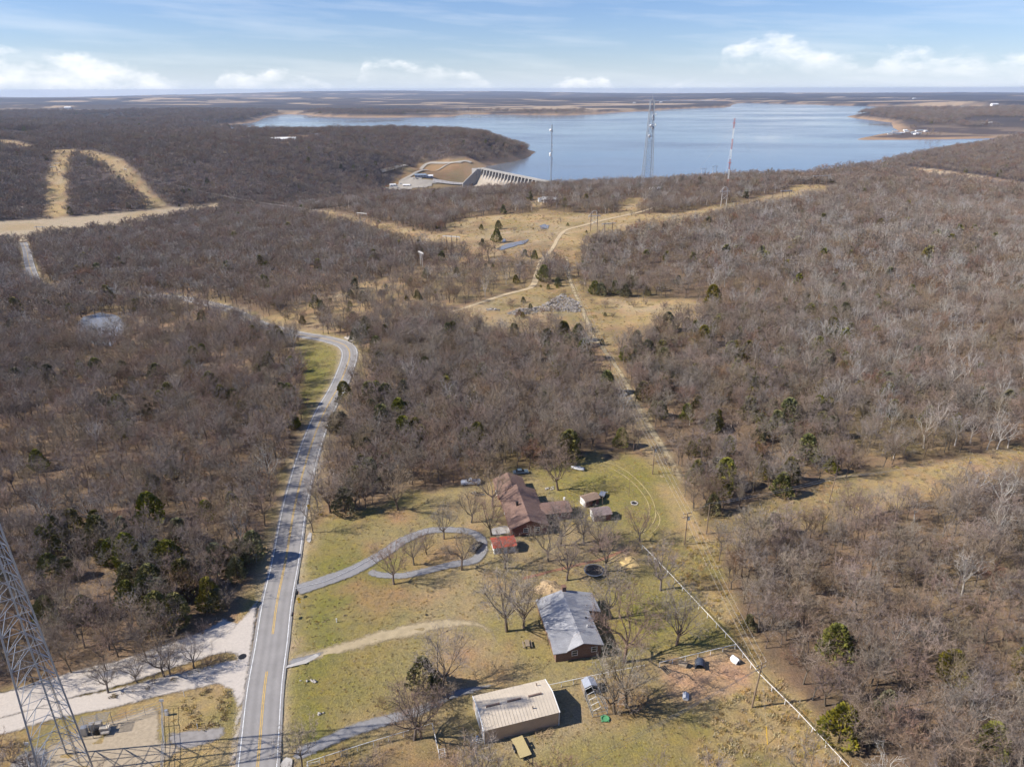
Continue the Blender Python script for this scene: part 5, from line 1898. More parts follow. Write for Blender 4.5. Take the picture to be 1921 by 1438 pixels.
# wire run with a tin roof over its far end
c4 = lambda x, y, z: plane_pt(860 + x / 3.805, 1060 + y / 3.805, z)
q = [c4(876, 815, 1.7), c4(965, 797, 1.7), c4(1068, 1010, 1.7), c4(962, 1035, 1.7)]
base = np.array([q[3][0], q[3][1], 0.0]); base[2] = zg(*base[:2])
e = empty('chicken_run', 'wire chicken run with a tin roof at its far end, behind the barn', 'chicken run', base)
q = [Vector((a[0] - base[0], a[1] - base[1], 0)) for a in q]
nb = 6
for k in range(nb + 1):
    l_, r_ = q[3].lerp(q[0], k / nb), q[2].lerp(q[1], k / nb)
    mid = l_.lerp(r_, .5) + UP * 2.1
    bar('post', l_, l_ + UP * 1.6, .04, M_STEEL, e)
    bar('post', r_, r_ + UP * 1.6, .04, M_STEEL, e)
    bar('rafter', l_ + UP * 1.6, mid, .045, M_WHITE, e)
    bar('rafter', mid, r_ + UP * 1.6, .045, M_STEEL, e)
for a, b in ((q[3], q[0]), (q[2], q[1]), (q[3], q[2])):
    for h_ in (.1, .85, 1.6):
        bar('rail', a + UP * h_, b + UP * h_, .03, M_STEEL, e)
bar('ridge_pole', q[3].lerp(q[2], .5) + UP * 2.1, q[0].lerp(q[1], .5) + UP * 2.1, .04, M_STEEL, e)
t0 = .70
a, b, c_, d_ = q[3].lerp(q[0], t0), q[2].lerp(q[1], t0), q[1], q[0]
rfm = MB()
m1, m2 = a.lerp(b, .5) + UP * 2.2, d_.lerp(c_, .5) + UP * 2.2
rfm.slab([a + UP * 1.7, m1, m2, d_ + UP * 1.7], .04)
rfm.slab([m1, b + UP * 1.7, c_ + UP * 1.7, m2], .04)
rfm.build('tin_roof', M_TIN, e)
wl_ = MB()
for u_, v_ in ((d_, c_), (a, d_), (b, c_)):
    wl_.add([u_, v_, v_ + UP * 1.6, u_ + UP * 1.6], [(0, 1, 2, 3)])
wl_.build('side_board', M_WOOD, e)

p = at(1135, 1348)
e = empty('turtle_sandbox', 'small green plastic sandbox on the grass near the wire run', 'sandbox', p)
M_GREENP = mat('green_plastic', (0.10, 0.30, 0.14), 0.5, 0.1, 2)
vs, fs = [], []
for k in range(14):
    a = 2 * math.pi * k / 14
    for r_, z_ in ((.62, 0), (.72, .28), (.55, .28), (.5, .1)):
        vs.append((r_ * math.cos(a) * 1.1, r_ * math.sin(a), z_))
for k in range(14):
    for j in range(3):
        fs.append((4 * k + j, 4 * ((k + 1) % 14) + j, 4 * ((k + 1) % 14) + j + 1, 4 * k + j + 1))
fs.append(tuple(4 * k + 3 for k in range(14)))
MB().add(vs, fs).build('tray', M_GREENP, e)
for a in (.7, 2.4, 3.9, 5.5):
    MB().lathe([(.05, 0), (.17, .04), (.17, .16), (.06, .22)], 8, (.78 * math.cos(a), .72 * math.sin(a), 0)).build('foot', M_GREENP, e)

# --- dog pen
def hut(name, px, py, rz, L_, W_, H_, label, wm, rm):
    e = empty(name, label, 'dog house', at(px, py), R(rz))
    gable(e, -L_ / 2, L_ / 2, -W_ / 2, W_ / 2, H_ * .6, H_, 'x', rm, wm, .12, .04)
    block('doorway', (L_ / 2 + .004, 0, .28), (.03, .4, .5), M_BLACK, e)


hut('dog_house', 1281, 1247, -28, 1.5, 1.1, 1.1, 'wooden dog house at the left end of the dirt pen', M_WOOD, M_WOOD)
hut('dog_house', 1379, 1240, -55, 1.4, 1.2, 1.2, 'white A-roof dog house in the corner of the pen by the fence', M_WHITE, M_TIN)
hut('dog_house', 1286, 1308, 75, 1.2, .9, .95, 'small white dog house alone at the near edge of the pen', M_WHITE, M_WHITE)
e = empty('arched_shelter', 'dark arched sheet-metal shelter in the dirt pen', 'shelter', at(1313, 1248), R(-12))
arc, ins = [], []
for k in range(9):
    a = math.pi * k / 8
    arc.append((1.0 * math.cos(a), 1.25 * math.sin(a)))
    ins.append((.96 * math.cos(a), 1.21 * math.sin(a)))
vs = [(x, y, z) for y in (-1.0, 1.0) for x, z in arc + ins]
fs = []
for k in range(8):
    fs += [(k, k + 1, 19 + k, 18 + k), (9 + k, 27 + k, 28 + k, 10 + k), (k, 9 + k, 10 + k, k + 1), (18 + k, 19 + k, 28 + k, 27 + k)]
MB().add(vs, fs).build('shell', mat('dark_sheet', (0.13, 0.15, 0.19), 0.4, 0.2, 1.5, metal=.4), e)
MB().box(-.9, .9, .9, .96, 0, .9).build('back_panel', M_WOOD, e)
e = empty('board_pile', 'stack of dark boards at the left corner of the pen', 'boards', at(1249, 1256), R(-60))
for k in range(7):
    block('board', (0, -.6 + k * .2, .06 + .04 * (k % 2)), (2.2 - .1 * (k % 3), .14, .06), (M_WOOD, M_BLACK)[k % 2], e)

# --- mounds and stones
def mound(name, px, py, rx, ry, h, m, label, cat, seed, n=18):
    e = at(px, py)
    rr = random.Random(seed)
    vs, fs = [], []
    n = 26
    rings = [(1.0, -.1), (.93, .1), (.85, .22), (.74, .38), (.62, .55), (.5, .68), (.36, .85), (.24, .9), (.12, 1.0)]
    for f, zz in rings:
        for k in range(n):
            a = 2 * math.pi * k / n
            j = rr.uniform(.88, 1.12) * (1 + .16 * math.sin(3 * a + seed) + .08 * math.sin(7 * a))
            vs.append((rx * f * j * math.cos(a), ry * f * j * math.sin(a), h * zz * rr.uniform(.72, 1.2) * (1 + .2 * math.sin(2 * a + seed))))
    for i in range(len(rings) - 1):
        for k in range(n):
            fs.append((i * n + k, i * n + (k + 1) % n, (i + 1) * n + (k + 1) % n, (i + 1) * n + k))
    fs.append(tuple((len(rings) - 1) * n + k for k in range(n)))
    o = MB().add(vs, fs).build(name, m, None, e, smooth_=True)
    return tag(o, label, cat)


M_STRAW = mat('straw_and_chips', (0.46, 0.33, 0.19), 0.95, 0.4, 1.8, bump=1.0, detail=9)
mound('wood_chip_mound', 1030, 1104, 3.3, 2.6, 1.0, M_STRAW, 'heap of tan wood chips behind the grey house chimney', 'heap', 3)
mound('sand_patch', 1182, 1055, 2.2, 2.3, .25, mat('yellow_sand', (0.60, 0.43, 0.19), .95, .12, 1.5), 'round patch of yellow sand on the lawn by the white fence', 'sand', 4)
M_BRUSH = mat('cut_brush', (0.22, 0.16, 0.11), .95, .3, 4)


def brush(name, px, py, rx, n, label, seed, m=None):
    rr = random.Random(seed)
    mb = MB()
    for _ in range(n):
        a = rr.uniform(0, 6.28); r_ = rx * math.sqrt(rr.random())
        p0 = Vector((r_ * math.cos(a), r_ * math.sin(a) * .8, rr.uniform(0, .25)))
        d = Vector((rr.uniform(-1, 1), rr.uniform(-1, 1), rr.uniform(-.05, .5))).normalized()
        u = d.cross(UP).normalized() * .03
        p1 = p0 + d * rr.uniform(.6, 1.6)
        mb.add([p0 - u, p0 + u, p1], [(0, 1, 2)])
    o = mb.build(name, m or M_BRUSH, None, at(px, py), fix=False)
    tag(o, label, 'brush')


brush('brush_pile', 1148, 858, 2.6, 420, 'pile of cut brush at the top edge of the back lawn', 3)
brush('brush_pile', 1245, 866, 3.4, 300, 'scattered cut brush under the power line by the back lawn', 4)
brush('brush_pile', 905, 1360, 2.0, 10, 'a few fallen sticks beside the barn door', 5)
brush('dead_weeds', 1020, 1373, 1.6, 260, 'dry weeds along the foot of the barn wall', 6, M_STRAW)


def stone(name, rr, s, m, parent, c):
    v = []
    for t in ((1, 0, 0), (-1, 0, 0), (0, 1, 0), (0, -1, 0), (0, 0, 1), (.6, .6, .5), (-.6, .6, .4), (.6, -.6, .45), (-.6, -.6, .5), (0, 0, -.5)):
        v.append(tuple(s * t[i] * rr.uniform(.75, 1.2) for i in range(3)))
    bm = bmesh.new()
    for p_ in v:
        bm.verts.new(p_)
    bmesh.ops.convex_hull(bm, input=bm.verts)
    me = bpy.data.meshes.new(name)
    bm.to_mesh(me)
    bm.free()
    me.materials.append(m)
    return link(name, me, parent, c)


M_STONE = mat('pale_stone', (0.46, 0.42, 0.37), .9, .2, 2.0, bump=.4)
rr = random.Random(9)
for px, py, n, sp, s, label in ((585, 1274, 7, .9, .28, 'cluster of pale rocks set in the front lawn'), (564, 1275, 2, .4, .16, 'two small rocks at the edge of the front lawn by the highway'), (602, 1338, 4, .5, .26, 'small rock group on the lawn above the barn drive'),
                                (1031, 917, 8, 1.2, .32, 'group of white stones on the grass beside the brown house'), (1190, 944, 12, .9, .24, 'ring of stones round the fire pit on the back lawn')):
    e = empty('fire_pit' if 'fire' in label else 'rock_group', label, 'rocks', at(px, py))
    for k in range(n):
        a = 2 * math.pi * k / n
        c = (sp * math.cos(a), sp * math.sin(a), s * .3) if 'ring' in label else (rr.uniform(-sp, sp), rr.uniform(-sp, sp) * .7, s * .3)
        stone('stone', rr, s * rr.uniform(.7, 1.3), M_STONE, e, c)
    if 'ring' in label:
        MB().lathe([(.75, 0), (.7, .05), (.2, .12)], 10).build('ash_bed', M_BLACK, e)

# --- roadside things
def mailbox(px, py, label, paint):
    e = empty('mailbox', label, 'mailbox', at(px, py), R(8))
    bar('post', (0, 0, -.1), (0, 0, 1.0), .06, M_POLE, e)
    pr = [(.13 * math.cos(math.pi * k / 6), .12 + .13 * math.sin(math.pi * k / 6)) for k in range(7)] + [(-.13, 0), (.13, 0)]
    q = MB()
    q.extrude([(x * 1.7, 1.0 + z * 1.7) for x, z in pr], -.42, .42)
    b = q.build('box', paint, e)
    MB().box(.23, .26, -.1, .05, 1.2, 1.42).build('flag', mat('red_flag', (.5, .05, .03)), b)


mailbox(559, 1120, 'black mailbox at the mouth of the looped driveway', M_BLACK)
mailbox(550, 1160, 'dark mailbox on a post beside the white edge line', mat('dark_grey_metal', (.05, .05, .055), .5))
M_SIGN_Y = mat('yellow_sign', (0.72, 0.45, 0.02), .5, .05, 1)


def road_sign(px, py, label, rz, board, back=False, mark=True):
    e = empty('road_sign', label, 'sign', at(px, py), R(rz))
    bar('post', (0, 0, -.1), (0, 0, 2.4), .05, M_STEEL, e)
    q = MB()
    s = .55
    q.add([(0, -.05, 2.1 - s), (s, -.05, 2.1), (0, -.05, 2.1 + s), (-s, -.05, 2.1), (0, -.09, 2.1 - s), (s, -.09, 2.1), (0, -.09, 2.1 + s), (-s, -.09, 2.1)],
          [(0, 1, 2, 3), (7, 6, 5, 4), (0, 4, 5, 1), (1, 5, 6, 2), (2, 6, 7, 3), (3, 7, 4, 0)])
    b = q.build('board', board, e)
    if mark:
        MB().box(-.06, .06, -.10, -.094, 1.85, 2.25).box(-.05, .2, -.10, -.094, 2.26, 2.36).build('arrow_mark', M_BLACK, b)
        MB().box(-.3, .3, -.09, -.05, 1.15, 1.5).build('plate', board, e)


road_sign(581, 962, 'yellow diamond warning sign beside the highway above the lawn', 0, M_SIGN_Y)
road_sign(563, 1138, 'yellow diamond warning sign next to the black mailbox', 0, M_SIGN_Y)
road_sign(482, 1055, 'grey back of a road sign on the wooded side of the highway', 180, M_STEEL, mark=False)
e = empty('marker_post', 'short white marker post standing in the front lawn', 'post', at(632, 1167))
bar('post', (0, 0, 0), (0, 0, .85), .12, M_WHITE, e, 8)
MB().lathe([(.14, .85), (.16, .9), (.10, 1.0), (.02, 1.03)], 8).build('cap', M_WHITE, e)
e = empty('well_cover', 'round concrete cover with a black hole in the lawn', 'cover', at(800, 1154))
MB().lathe([(.75, 0), (.72, .1), (.1, .12)], 14).build('slab', M_CONCRETE, e)
MB().lathe([(.28, .12), (.28, .16), (.05, .17)], 10).build('lid', M_BLACK, e)
e = empty('drum', 'blue drum at the near left corner of the barn', 'drum', at(896, 1387))
MB().lathe([(.28, 0), (.29, .1), (.27, .3), (.29, .45), (.27, .6), (.28, .85), (.1, .86)], 12).build('barrel', mat('blue_drum', (.06, .16, .30), .5), e)
MB().lathe([(.06, .86), (.06, .9), (.01, .9)], 6, (.15, 0, 0)).build('bung', M_BLACK, e)


# ------------------------------------------------------------------ yard trees
YT = [  # base column, base row, crown-top row above base (px), variant, squash, label
    (747, 957, 72, 0, 'wide bare oak on the lawn by the highway wood edge'),
    (884, 981, 52, 1, 'bare tree on the lawn left of the brown house'),
    (924, 951, 70, 2, 'tall bare tree against the garage end of the brown house'),
    (922, 1005, 62, 3, 'bare tree by the patio of the brown house'),
    (833, 1012, 54, 4, 'bare tree at the far side of the driveway loop'),
    (801, 1041, 36, 1, 'small bare tree inside the driveway loop'),
    (777, 1060, 50, 5, 'bare tree inside the driveway loop near its left end'),
    (739, 1096, 66, 0, 'dense bare oak where the driveway splits'),
    (866, 1069, 60, 2, 'bare tree on the near side of the driveway loop'),
    (947, 1067, 58, 3, 'bare tree in front of the red roof shed'),
    (1047, 920, 72, 0, 'big spreading bare oak behind the brown house'),
    (1052, 1023, 66, 1, 'bare tree right of the brown house gable'),
    (1095, 1019, 62, 4, 'bare tree between the brown house and the mauve shed'),
    (1125, 1035, 62, 5, 'bare tree near the end of the mauve shed'),
    (1028, 1053, 66, 2, 'bare tree in line with the brown house ridge'),
    (1063, 1089, 68, 3, 'straight bare tree between the two houses'),
    (1137, 1071, 62, 1, 'bare tree beside the trampoline'),
    (1239, 1107, 72, 4, 'bare tree beside the white fence'),
    (1146, 1160, 80, 0, 'gnarled bare tree at the east wing of the grey house'),
    (951, 1184, 96, 5, 'tall twisting bare oak in front of the grey house'),
    (982, 1178, 74, 1, 'dark bare tree close to the grey house front'),
    (1171, 1241, 108, 2, 'tall bare tree between the grey house and the pen'),
    (1269, 1208, 88, 3, 'bare tree on the green lawn above the dog pen'),
    (1154, 1337, 92, 4, 'bare tree right of the wire run'),
    (1175, 1326, 88, 5, 'leaning bare tree in the thicket by the wire run'),
    (777, 1387, 84, 1, 'bare tree inside the front fence corner'),
    (791, 1383, 72, 4, 'second bare tree inside the front fence corner'),
    (829, 1290, 88, 0, 'pale-limbed oak hung with dark vines above the barn drive'),
    (203, 1298, 54, 0, 'spreading bare tree on the strip between the gravel roads'),
    (258, 1279, 40, 1, 'thin bare tree on the gravel road strip'),
    (308, 1268, 60, 2, 'bare tree near the middle of the gravel road strip'),
    (319, 1265, 44, 5, 'small bare tree touching its taller neighbour on the gravel strip'),
    (363, 1251, 46, 4, 'bare tree near the junction end of the gravel strip'),
    (1200, 1015, 52, 2, 'bare tree at the top end of the white fence'),
    (620, 962, 64, 3, 'bare tree with low limbs at the wood edge by the highway'),
    (665, 958, 66, 0, 'broad bare oak fronting the wood behind the lawn'),
]


def tree_height(px, base_row, top_row):
    b = at(px, base_row)
    lo, hi = 1, 60
    for _ in range(30):
        m = (lo + hi) / 2
        if to_px((b[0], b[1], b[2] + m))[1] > top_row:
            lo = m
        else:
            hi = m
    return b, lo


for k, (px, py, hp, var, lab) in enumerate(YT):
    b, h_ = tree_height(px, py, py - hp)
    h_ *= 1.1
    plant('yard_tree', YARDT[var], b[0], b[1], b[2], h_ / 9.6, k * 2.399, lab, 'tree', 'bare trees of the yard and roadside', sz=h_ / 9.6)

# evergreens that can be told apart
CT = [(795, 1292, 48, 0, 'large dark cedar under the pale-limbed oak above the barn drive'), (818, 1300, 26, 2, 'squat cedar beside the large one above the barn drive'), (1068, 862, 46, 1, 'bright green cedar at the wood edge behind the back lawn'), (396, 1140, 46, 3, 'dark round cedar near the gravel road junction'),
      (478, 1050, 44, 4, 'cedar beside the highway behind the road sign'), (335, 1172, 48, 0, 'cedar among bare trees above the gravel road'), (95, 1038, 44, 1, 'broad olive cedar at the far left'), (140, 1000, 36, 2, 'olive cedar behind the broad one at far left'),
      (190, 1030, 50, 3, 'olive cedar left of the wood clearing'), (285, 985, 50, 4, 'tall cedar in the left wood'), (245, 1062, 50, 0, 'cedar in the middle of the left wood'), (288, 1120, 50, 1, 'pair cedar above the gravel road trees'),
      (718, 812, 44, 2, 'dark cedar in the wood close to the highway bend'), (778, 862, 30, 3, 'cedar deep in the wood behind the lawn'), (695, 905, 38, 4, 'tall narrow cedar at the wood edge above the lawn'), (780, 825, 34, 0, 'cedar standing next to another in the middle wood'),
      (1400, 1015, 20, 2, 'cedar stub in the right wood'), (1358, 915, 46, 1, 'golden green cedar at the east cut'), (1465, 930, 36, 0, 'dark cedar beside the east cut'), (1530, 790, 40, 3, 'cedar in the right wood'), (1475, 800, 44, 4, 'double cedar in the right wood'),
      (1660, 755, 32, 2, 'dark cedar right of the wood centre'), (1335, 575, 34, 1, 'big dark cedar at the end of the rock meadow'), (1240, 650, 20, 3, 'cedar beside the rock meadow'), (1270, 715, 26, 0, 'cedar by the power line cut'), (1610, 745, 26, 4, 'cedar near the right wood centre'),
      (932, 455, 22, 0, 'large cedar bush by the meadow pools'), (935, 430, 14, 1, 'cedar bush beyond the meadow pools'), (905, 462, 12, 2, 'low cedar bush left of the meadow pools'), (1003, 486, 14, 3, 'cedar clump above the dirt track'), (985, 482, 12, 4, 'small cedar left of the clump above the dirt track'),
      (903, 431, 9, 0, 'round cedar bush in the meadow'), (1020, 528, 26, 1, 'cedar beside the dirt track'), (1046, 537, 14, 2, 'dark cedar at the power line track'), (568, 608, 14, 3, 'dark cedar above the highway bend'), (658, 560, 14, 4, 'round cedar in the scrub above the bend'), (603, 582, 16, 0, 'dark green cedar in the scrub'),
      (783, 560, 14, 1, 'small cedar in the scrub by the track'), (800, 522, 16, 2, 'cedar below the leaning power pole'), (350, 868, 16, 0, 'lone green cedar in the left wood by the highway'), (555, 800, 18, 1, 'cedar at the wood edge on the west side of the highway'), (1404, 1180, 22, 2, 'cedar in the near right wood'), (1660, 1345, 40, 3, 'olive cedar in the near right wood'),
      (1050, 1400, 0, 0, '')]
for k, (px, py, hp, var, lab) in enumerate(CT):
    if not lab:
        continue
    b, h_ = tree_height(px, py, py - hp)
    if py < 1000:
        b = ground_pt(px, py)
        lo, hi = .5, 40
        for _ in range(30):
            m = (lo + hi) / 2
            lo, hi = (m, hi) if to_px((b[0], b[1], b[2] + m))[1] > py - hp else (lo, m)
        h_ = lo
    s = h_ / 6.0 * 1.2
    plant('cedar_tree', CED[var], b[0], b[1], b[2], s * 1.0, k * 1.7, lab, 'tree', 'cedars', sz=s)

# shrubs
for px, py, s, var, lab in ((717, 1328, .75, 1, 'small russet shrub on the lawn by the barn drive'), (1105, 1160, 1.0, 0, 'dark shrub at the corner of the grey house wing'), (1185, 1335, 1.2, 2, 'tangled shrub in the thicket by the wire run'), (1200, 1330, 1.0, 1, 'russet shrub in the thicket by the wire run'), (1160, 1340, .9, 0, 'low shrub at the foot of the trees by the wire run'),
                            (1190, 1035, 1.1, 2, 'bushy shrub by the end of the white fence'), (1070, 962, 1.0, 0, 'shrub at the end of the brown house wing'), (1085, 1000, .8, 1, 'shrub near the mauve shed'), (764, 1382, .6, 0, 'evergreen-dark shrub inside the front fence'), (812, 1318, 1.3, 2, 'dense bare shrub below the pale-limbed oak'), (840, 1312, 1.2, 0, 'dark thicket on the barn drive edge'), (795, 1325, 1.0, 2, 'grey shrub left of the barn drive'),
                            (290, 1280, .6, 1, 'low brush on the gravel strip, left'), (340, 1262, .6, 0, 'low brush on the gravel strip, middle'), (390, 1248, .7, 1, 'low brush on the gravel strip, right'), (415, 1240, .55, 0, 'low brush at the tip of the gravel strip'), (20, 1428, 1.3, 2, 'bare thicket at the bottom left corner'), (50, 1440, 1.2, 0, 'second bare thicket at the bottom left'), (0, 1400, 1.1, 1, 'russet thicket at the left edge')):
    b = at(px, py)
    plant('shrub', BUSH[var], b[0], b[1], b[2], s, px * .7, lab, 'shrub', 'shrubs')
# ------------------------------------------------------------------ the lattice tower in the near left corner
def h_at(b, top_row):
    lo, hi = .2, 200
    for _ in range(40):
        m = (lo + hi) / 2
        lo, hi = (m, hi) if to_px((b[0], b[1], b[2] + m))[1] > top_row else (lo, m)
    return lo


def lattice(name, label, base, side0, side1, H, bays, rz, m, leg_r, br_r, cat='tower', n=3, girts=True, joined_braces=False, group=None, detail=None):
    e = empty(name, label, cat, base, rz, group)

    def node(k, t):
        s = side0 + (side1 - side0) * t
        rad = s / (2 * math.sin(math.pi / n))
        a = 2 * math.pi * k / n
        return Vector((rad * math.cos(a), rad * math.sin(a), H * t))
    for k in range(n):
        bar('leg', node(k, 0), node(k, 1), leg_r, m, e, 6)
    mb = MB()

    def member(nm, a, b, r):
        if joined_braces:
            mb.tube(a, b, r, n=3)
        else:
            bar(nm, a, b, r, m, e, 4)
    # bays get shorter towards the top
    ts = [0.0]
    for i in range(bays):
        ts.append(ts[-1] + (1.25 - 0.5 * i / bays))
    ts = [t / ts[-1] for t in ts]
    for i in range(bays):
        for k in range(n):
            a0, a1 = node(k, ts[i]), node((k + 1) % n, ts[i])
            b0, b1 = node(k, ts[i + 1]), node((k + 1) % n, ts[i + 1])
            mid = b0.lerp(b1, .5)
            if girts:
                member('girt', b0, b1, br_r)
            member('brace', a0, mid if n == 3 and not joined_braces else b1, br_r)
            member('brace', a1, mid if n == 3 and not joined_braces else b0, br_r)
    if joined_braces:
        mb.build('bracing', m, e, fix=False)
    return e, node


M_TOWER = mat('galvanised_tower', (0.37, 0.395, 0.43), .45, .1, .4, metal=.5)
tb = np.array([-73.6, 84.4, 0.0]); tb[2] = zg(*tb[:2])
tw, nd_ = lattice('lattice_tower', 'tall three-legged grey lattice radio tower in the bottom left corner', tb, 7.0, 1.9, 64, 22, R(4), M_TOWER, .14, .052)
for k in range(3):
    p = nd_(k, 0)
    MB().lathe([(.55, -.3), (.55, .35), (.1, .36)], 10, (p.x, p.y, 0)).build('footing', M_CONCRETE, tw)
# cable ladder up one face
for s in (-.22, .22):
    a, b = nd_(0, 0).lerp(nd_(1, 0), .5), nd_(0, 1).lerp(nd_(1, 1), .5)
    bar('ladder_rail', a + Vector((s, -.25, 0)), b + Vector((s, -.25, 0)), .04, M_TOWER, tw, 4)
for k in range(60):
    t = k / 60
    p = nd_(0, t).lerp(nd_(1, t), .5)
    bar('rung', p + Vector((-.22, -.25, 0)), p + Vector((.22, -.25, 0)), .025, M_TOWER, tw, 4)
for dx in (-.12, .0, .12):
    bar('feed_cable', nd_(0, 0).lerp(nd_(1, 0), .5) + Vector((dx, -.12, 0)), nd_(0, 1).lerp(nd_(1, 1), .5) + Vector((dx, -.12, 0)), .03, M_BLACK, tw, 4)

# equipment at the foot of the tower: two cabinets on a slab under mesh ice shields, and a generator
c = at(182, 1372)
e = empty('equipment_shelter', 'cabinets and generator under mesh ice shields beside the tower', 'equipment', c, R(10))
MB().box(-2.6, 2.4, -1.3, 1.5, -.2, .15).build('slab', M_CONCRETE, e)
M_CREAM = mat('cream_cabinet', (.62, .55, .45), .5, .08, 2)
for x, y, sx, sy, sz, m in ((-1.8, -.2, .9, .8, 1.7, M_STEEL), (-.9, .6, .8, .7, 1.5, M_CREAM), (.3, .5, 1.0, .8, 1.6, M_CREAM), (1.4, -.1, 1.6, .8, 1.0, M_CREAM), (.2, -.5, .7, .5, 1.1, M_BLACK)):
    o = block('cabinet', (x, y, .15 + sz / 2), (sx, sy, sz), m, e)
MB().tube((1.0, -.8, .5), (2.3, -.8, .5), .26, n=10).build('fuel_tank', M_CREAM, e)
for x0, x1, y0, y1, z in ((-2.5, -.2, -1.2, 1.4, 2.6), (.0, 2.2, -.6, 1.4, 2.9)):
    for x in (x0, x1):
        for y in (y0, y1):
            bar('shield_post', (x, y, .1), (x, y, z), .05, M_STEEL, e)
    for k in range(12):
        t = k / 11
        bar('shield_bar', (x0 + (x1 - x0) * t, y0, z), (x0 + (x1 - x0) * t, y1, z), .022, M_STEEL, e, 4)
    for k in range(8):
        t = k / 7
        bar('shield_bar', (x0, y0 + (y1 - y0) * t, z + .03), (x1, y0 + (y1 - y0) * t, z + .03), .022, M_STEEL, e, 4)
M_GALV = mat('fence_galvanised', (.36, .38, .40), .5, .1, 2, metal=.4)
pipe_fence('chain_link_fence', [(60, 1462), (45, 1400), (95, 1378), (200, 1345), (302, 1313), (302, 1345)], 'chain-link fence along the gravel road side of the tower compound', 3.2, h=2.1, rails=(.15, .75, 1.4, 2.05), r=.03, m=M_GALV)
pipe_fence('chain_link_fence', [(302, 1345), (304, 1380), (301, 1424), (300, 1470)], 'chain-link fence and gate line on the road side of the tower compound', 2.0, h=2.2, rails=(.15, .75, 1.4, 2.1), r=.035, m=M_GALV)
for px, py, lab in ((306, 1325, 'white notice board on the compound gate post'), (54, 1406, 'white notice board on the far compound fence')):
    b = at(px, py)
    e = empty('notice_board', lab, 'sign', b, R(5))
    bar('post', (0, 0, 0), (0, 0, 2.0), .04, M_GALV, e)
    block('board', (0, -.06, 1.7), (.75, .04, .6), M_WHITE, e)
b = at(313, 1340)
e = empty('utility_pedestal', 'white utility pedestal beside the compound gate', 'pedestal', b)
block('box', (0, 0, .55), (.5, .4, 1.1), M_WHITE, e); block('lid', (0, 0, 1.14), (.56, .46, .08), M_STEEL, e)
b = at(371, 1365)
e = empty('bollard', 'white marker bollard at the grass corner by the compound', 'bollard', b)
bar('post', (0, 0, 0), (0, 0, 1.0), .07, M_WHITE, e, 8); MB().lathe([(.09, 1.0), (.09, 1.06), (.02, 1.08)], 8).build('cap', M_STEEL, e)
b = at(346, 1305)
e = empty('bollard', 'white marker bollard beside the gravel road', 'bollard', b)
bar('post', (0, 0, 0), (0, 0, 1.0), .06, M_WHITE, e, 8); MB().lathe([(.08, 1.0), (.08, 1.06), (.02, 1.08)], 8).build('cap', M_STEEL, e)
b = at(425, 1232)
e = empty('delineator_post', 'thin dark post at the tip of the gravel road strip', 'post', b)
bar('post', (0, 0, 0), (0, 0, 2.0), .04, M_BLACK, e); block('reflector', (0, -.05, 1.8), (.1, .03, .2), M_WHITE, e)
b = at(455, 1231)
o = MB().lathe([(.9, -.05), (.8, .06), (.3, .1), (.05, .1)], 12).build('drain_grate', M_BLACK, None, b); tag(o, 'dark round drain cover in the gravel by the highway', 'drain')


# ------------------------------------------------------------------ utility poles and their wires
def wire_thing(name, label, spans, r, m, sag=.02, group=None):
    """spans: list of (a, b); one child per wire"""
    o0 = Vector(spans[0][0])
    e = empty(name, label, 'wires', o0, 0, group)
    for a, b in spans:
        a, b = Vector(a), Vector(b)
        L_ = (b - a).length
        pts = [a.lerp(b, t / 14) - UP * (4 * sag * L_ * (t / 14) * (1 - t / 14)) - o0 for t in range(15)]
        MB().path(pts, r, 3).build('wire', m, e, fix=False)
    return e


M_WIRE = mat('aluminium_wire', (.52, .49, .45), .5, .05, 1, metal=.3)
M_INSUL = mat('insulator', (.45, .42, .40), .3, .1, 1)
POLES = {}


def pole(key, px, py, top, label, arms=1, rz=0.0, transformer=False, near=True, r0=.16, lamp=False, lean=0.0):
    b = at(px, py) if near else ground_pt(px, py)
    H = h_at(b, top)
    e = empty('utility_pole', label, 'utility pole', b, R(rz), 'utility poles')
    mb = MB().path([(0, 0, -.5), (lean * .5, 0, H * .5), (lean, 0, H)], [r0, r0 * .85, r0 * .65], 8)
    mb.build('shaft', M_POLE, e, smooth_=True)
    tops = []
    for k in range(arms):
        z = H - .35 - 1.0 * k
        block('crossarm', (lean, .12, z), (2.5, .1, .13), M_POLE, e)
        for x in (-1.1, 0, 1.1):
            MB().lathe([(.05, 0), (.09, .06), (.05, .12), (.07, .2), (.02, .26)], 6, (x + lean, .12, z + .06)).build('insulator', M_INSUL, e)
    for x in (-1.1, 0, 1.1):
        c_, s_ = math.cos(R(rz)), math.sin(R(rz))
        X, Y = x + lean, .12
        tops.append(Vector((b[0] + X * c_ - Y * s_, b[1] + X * s_ + Y * c_, b[2] + H - .03)))
    if transformer:
        MB().lathe([(.05, 0), (.26, .05), (.26, .75), (.12, .82), (.03, .9)], 10, (lean + .42, -.05, H - 2.2)).build('transformer', M_STEEL, e)
    if lamp:
        bar('lamp_arm', (lean, 0, H - .2), (lean + 1.0, -.3, H + .1), .03, M_STEEL, e)
        block('lamp_head', (lean + 1.05, -.3, H + .08), (.4, .2, .12), M_STEEL, e)
    POLES[key] = (b, H, tops)
    return e


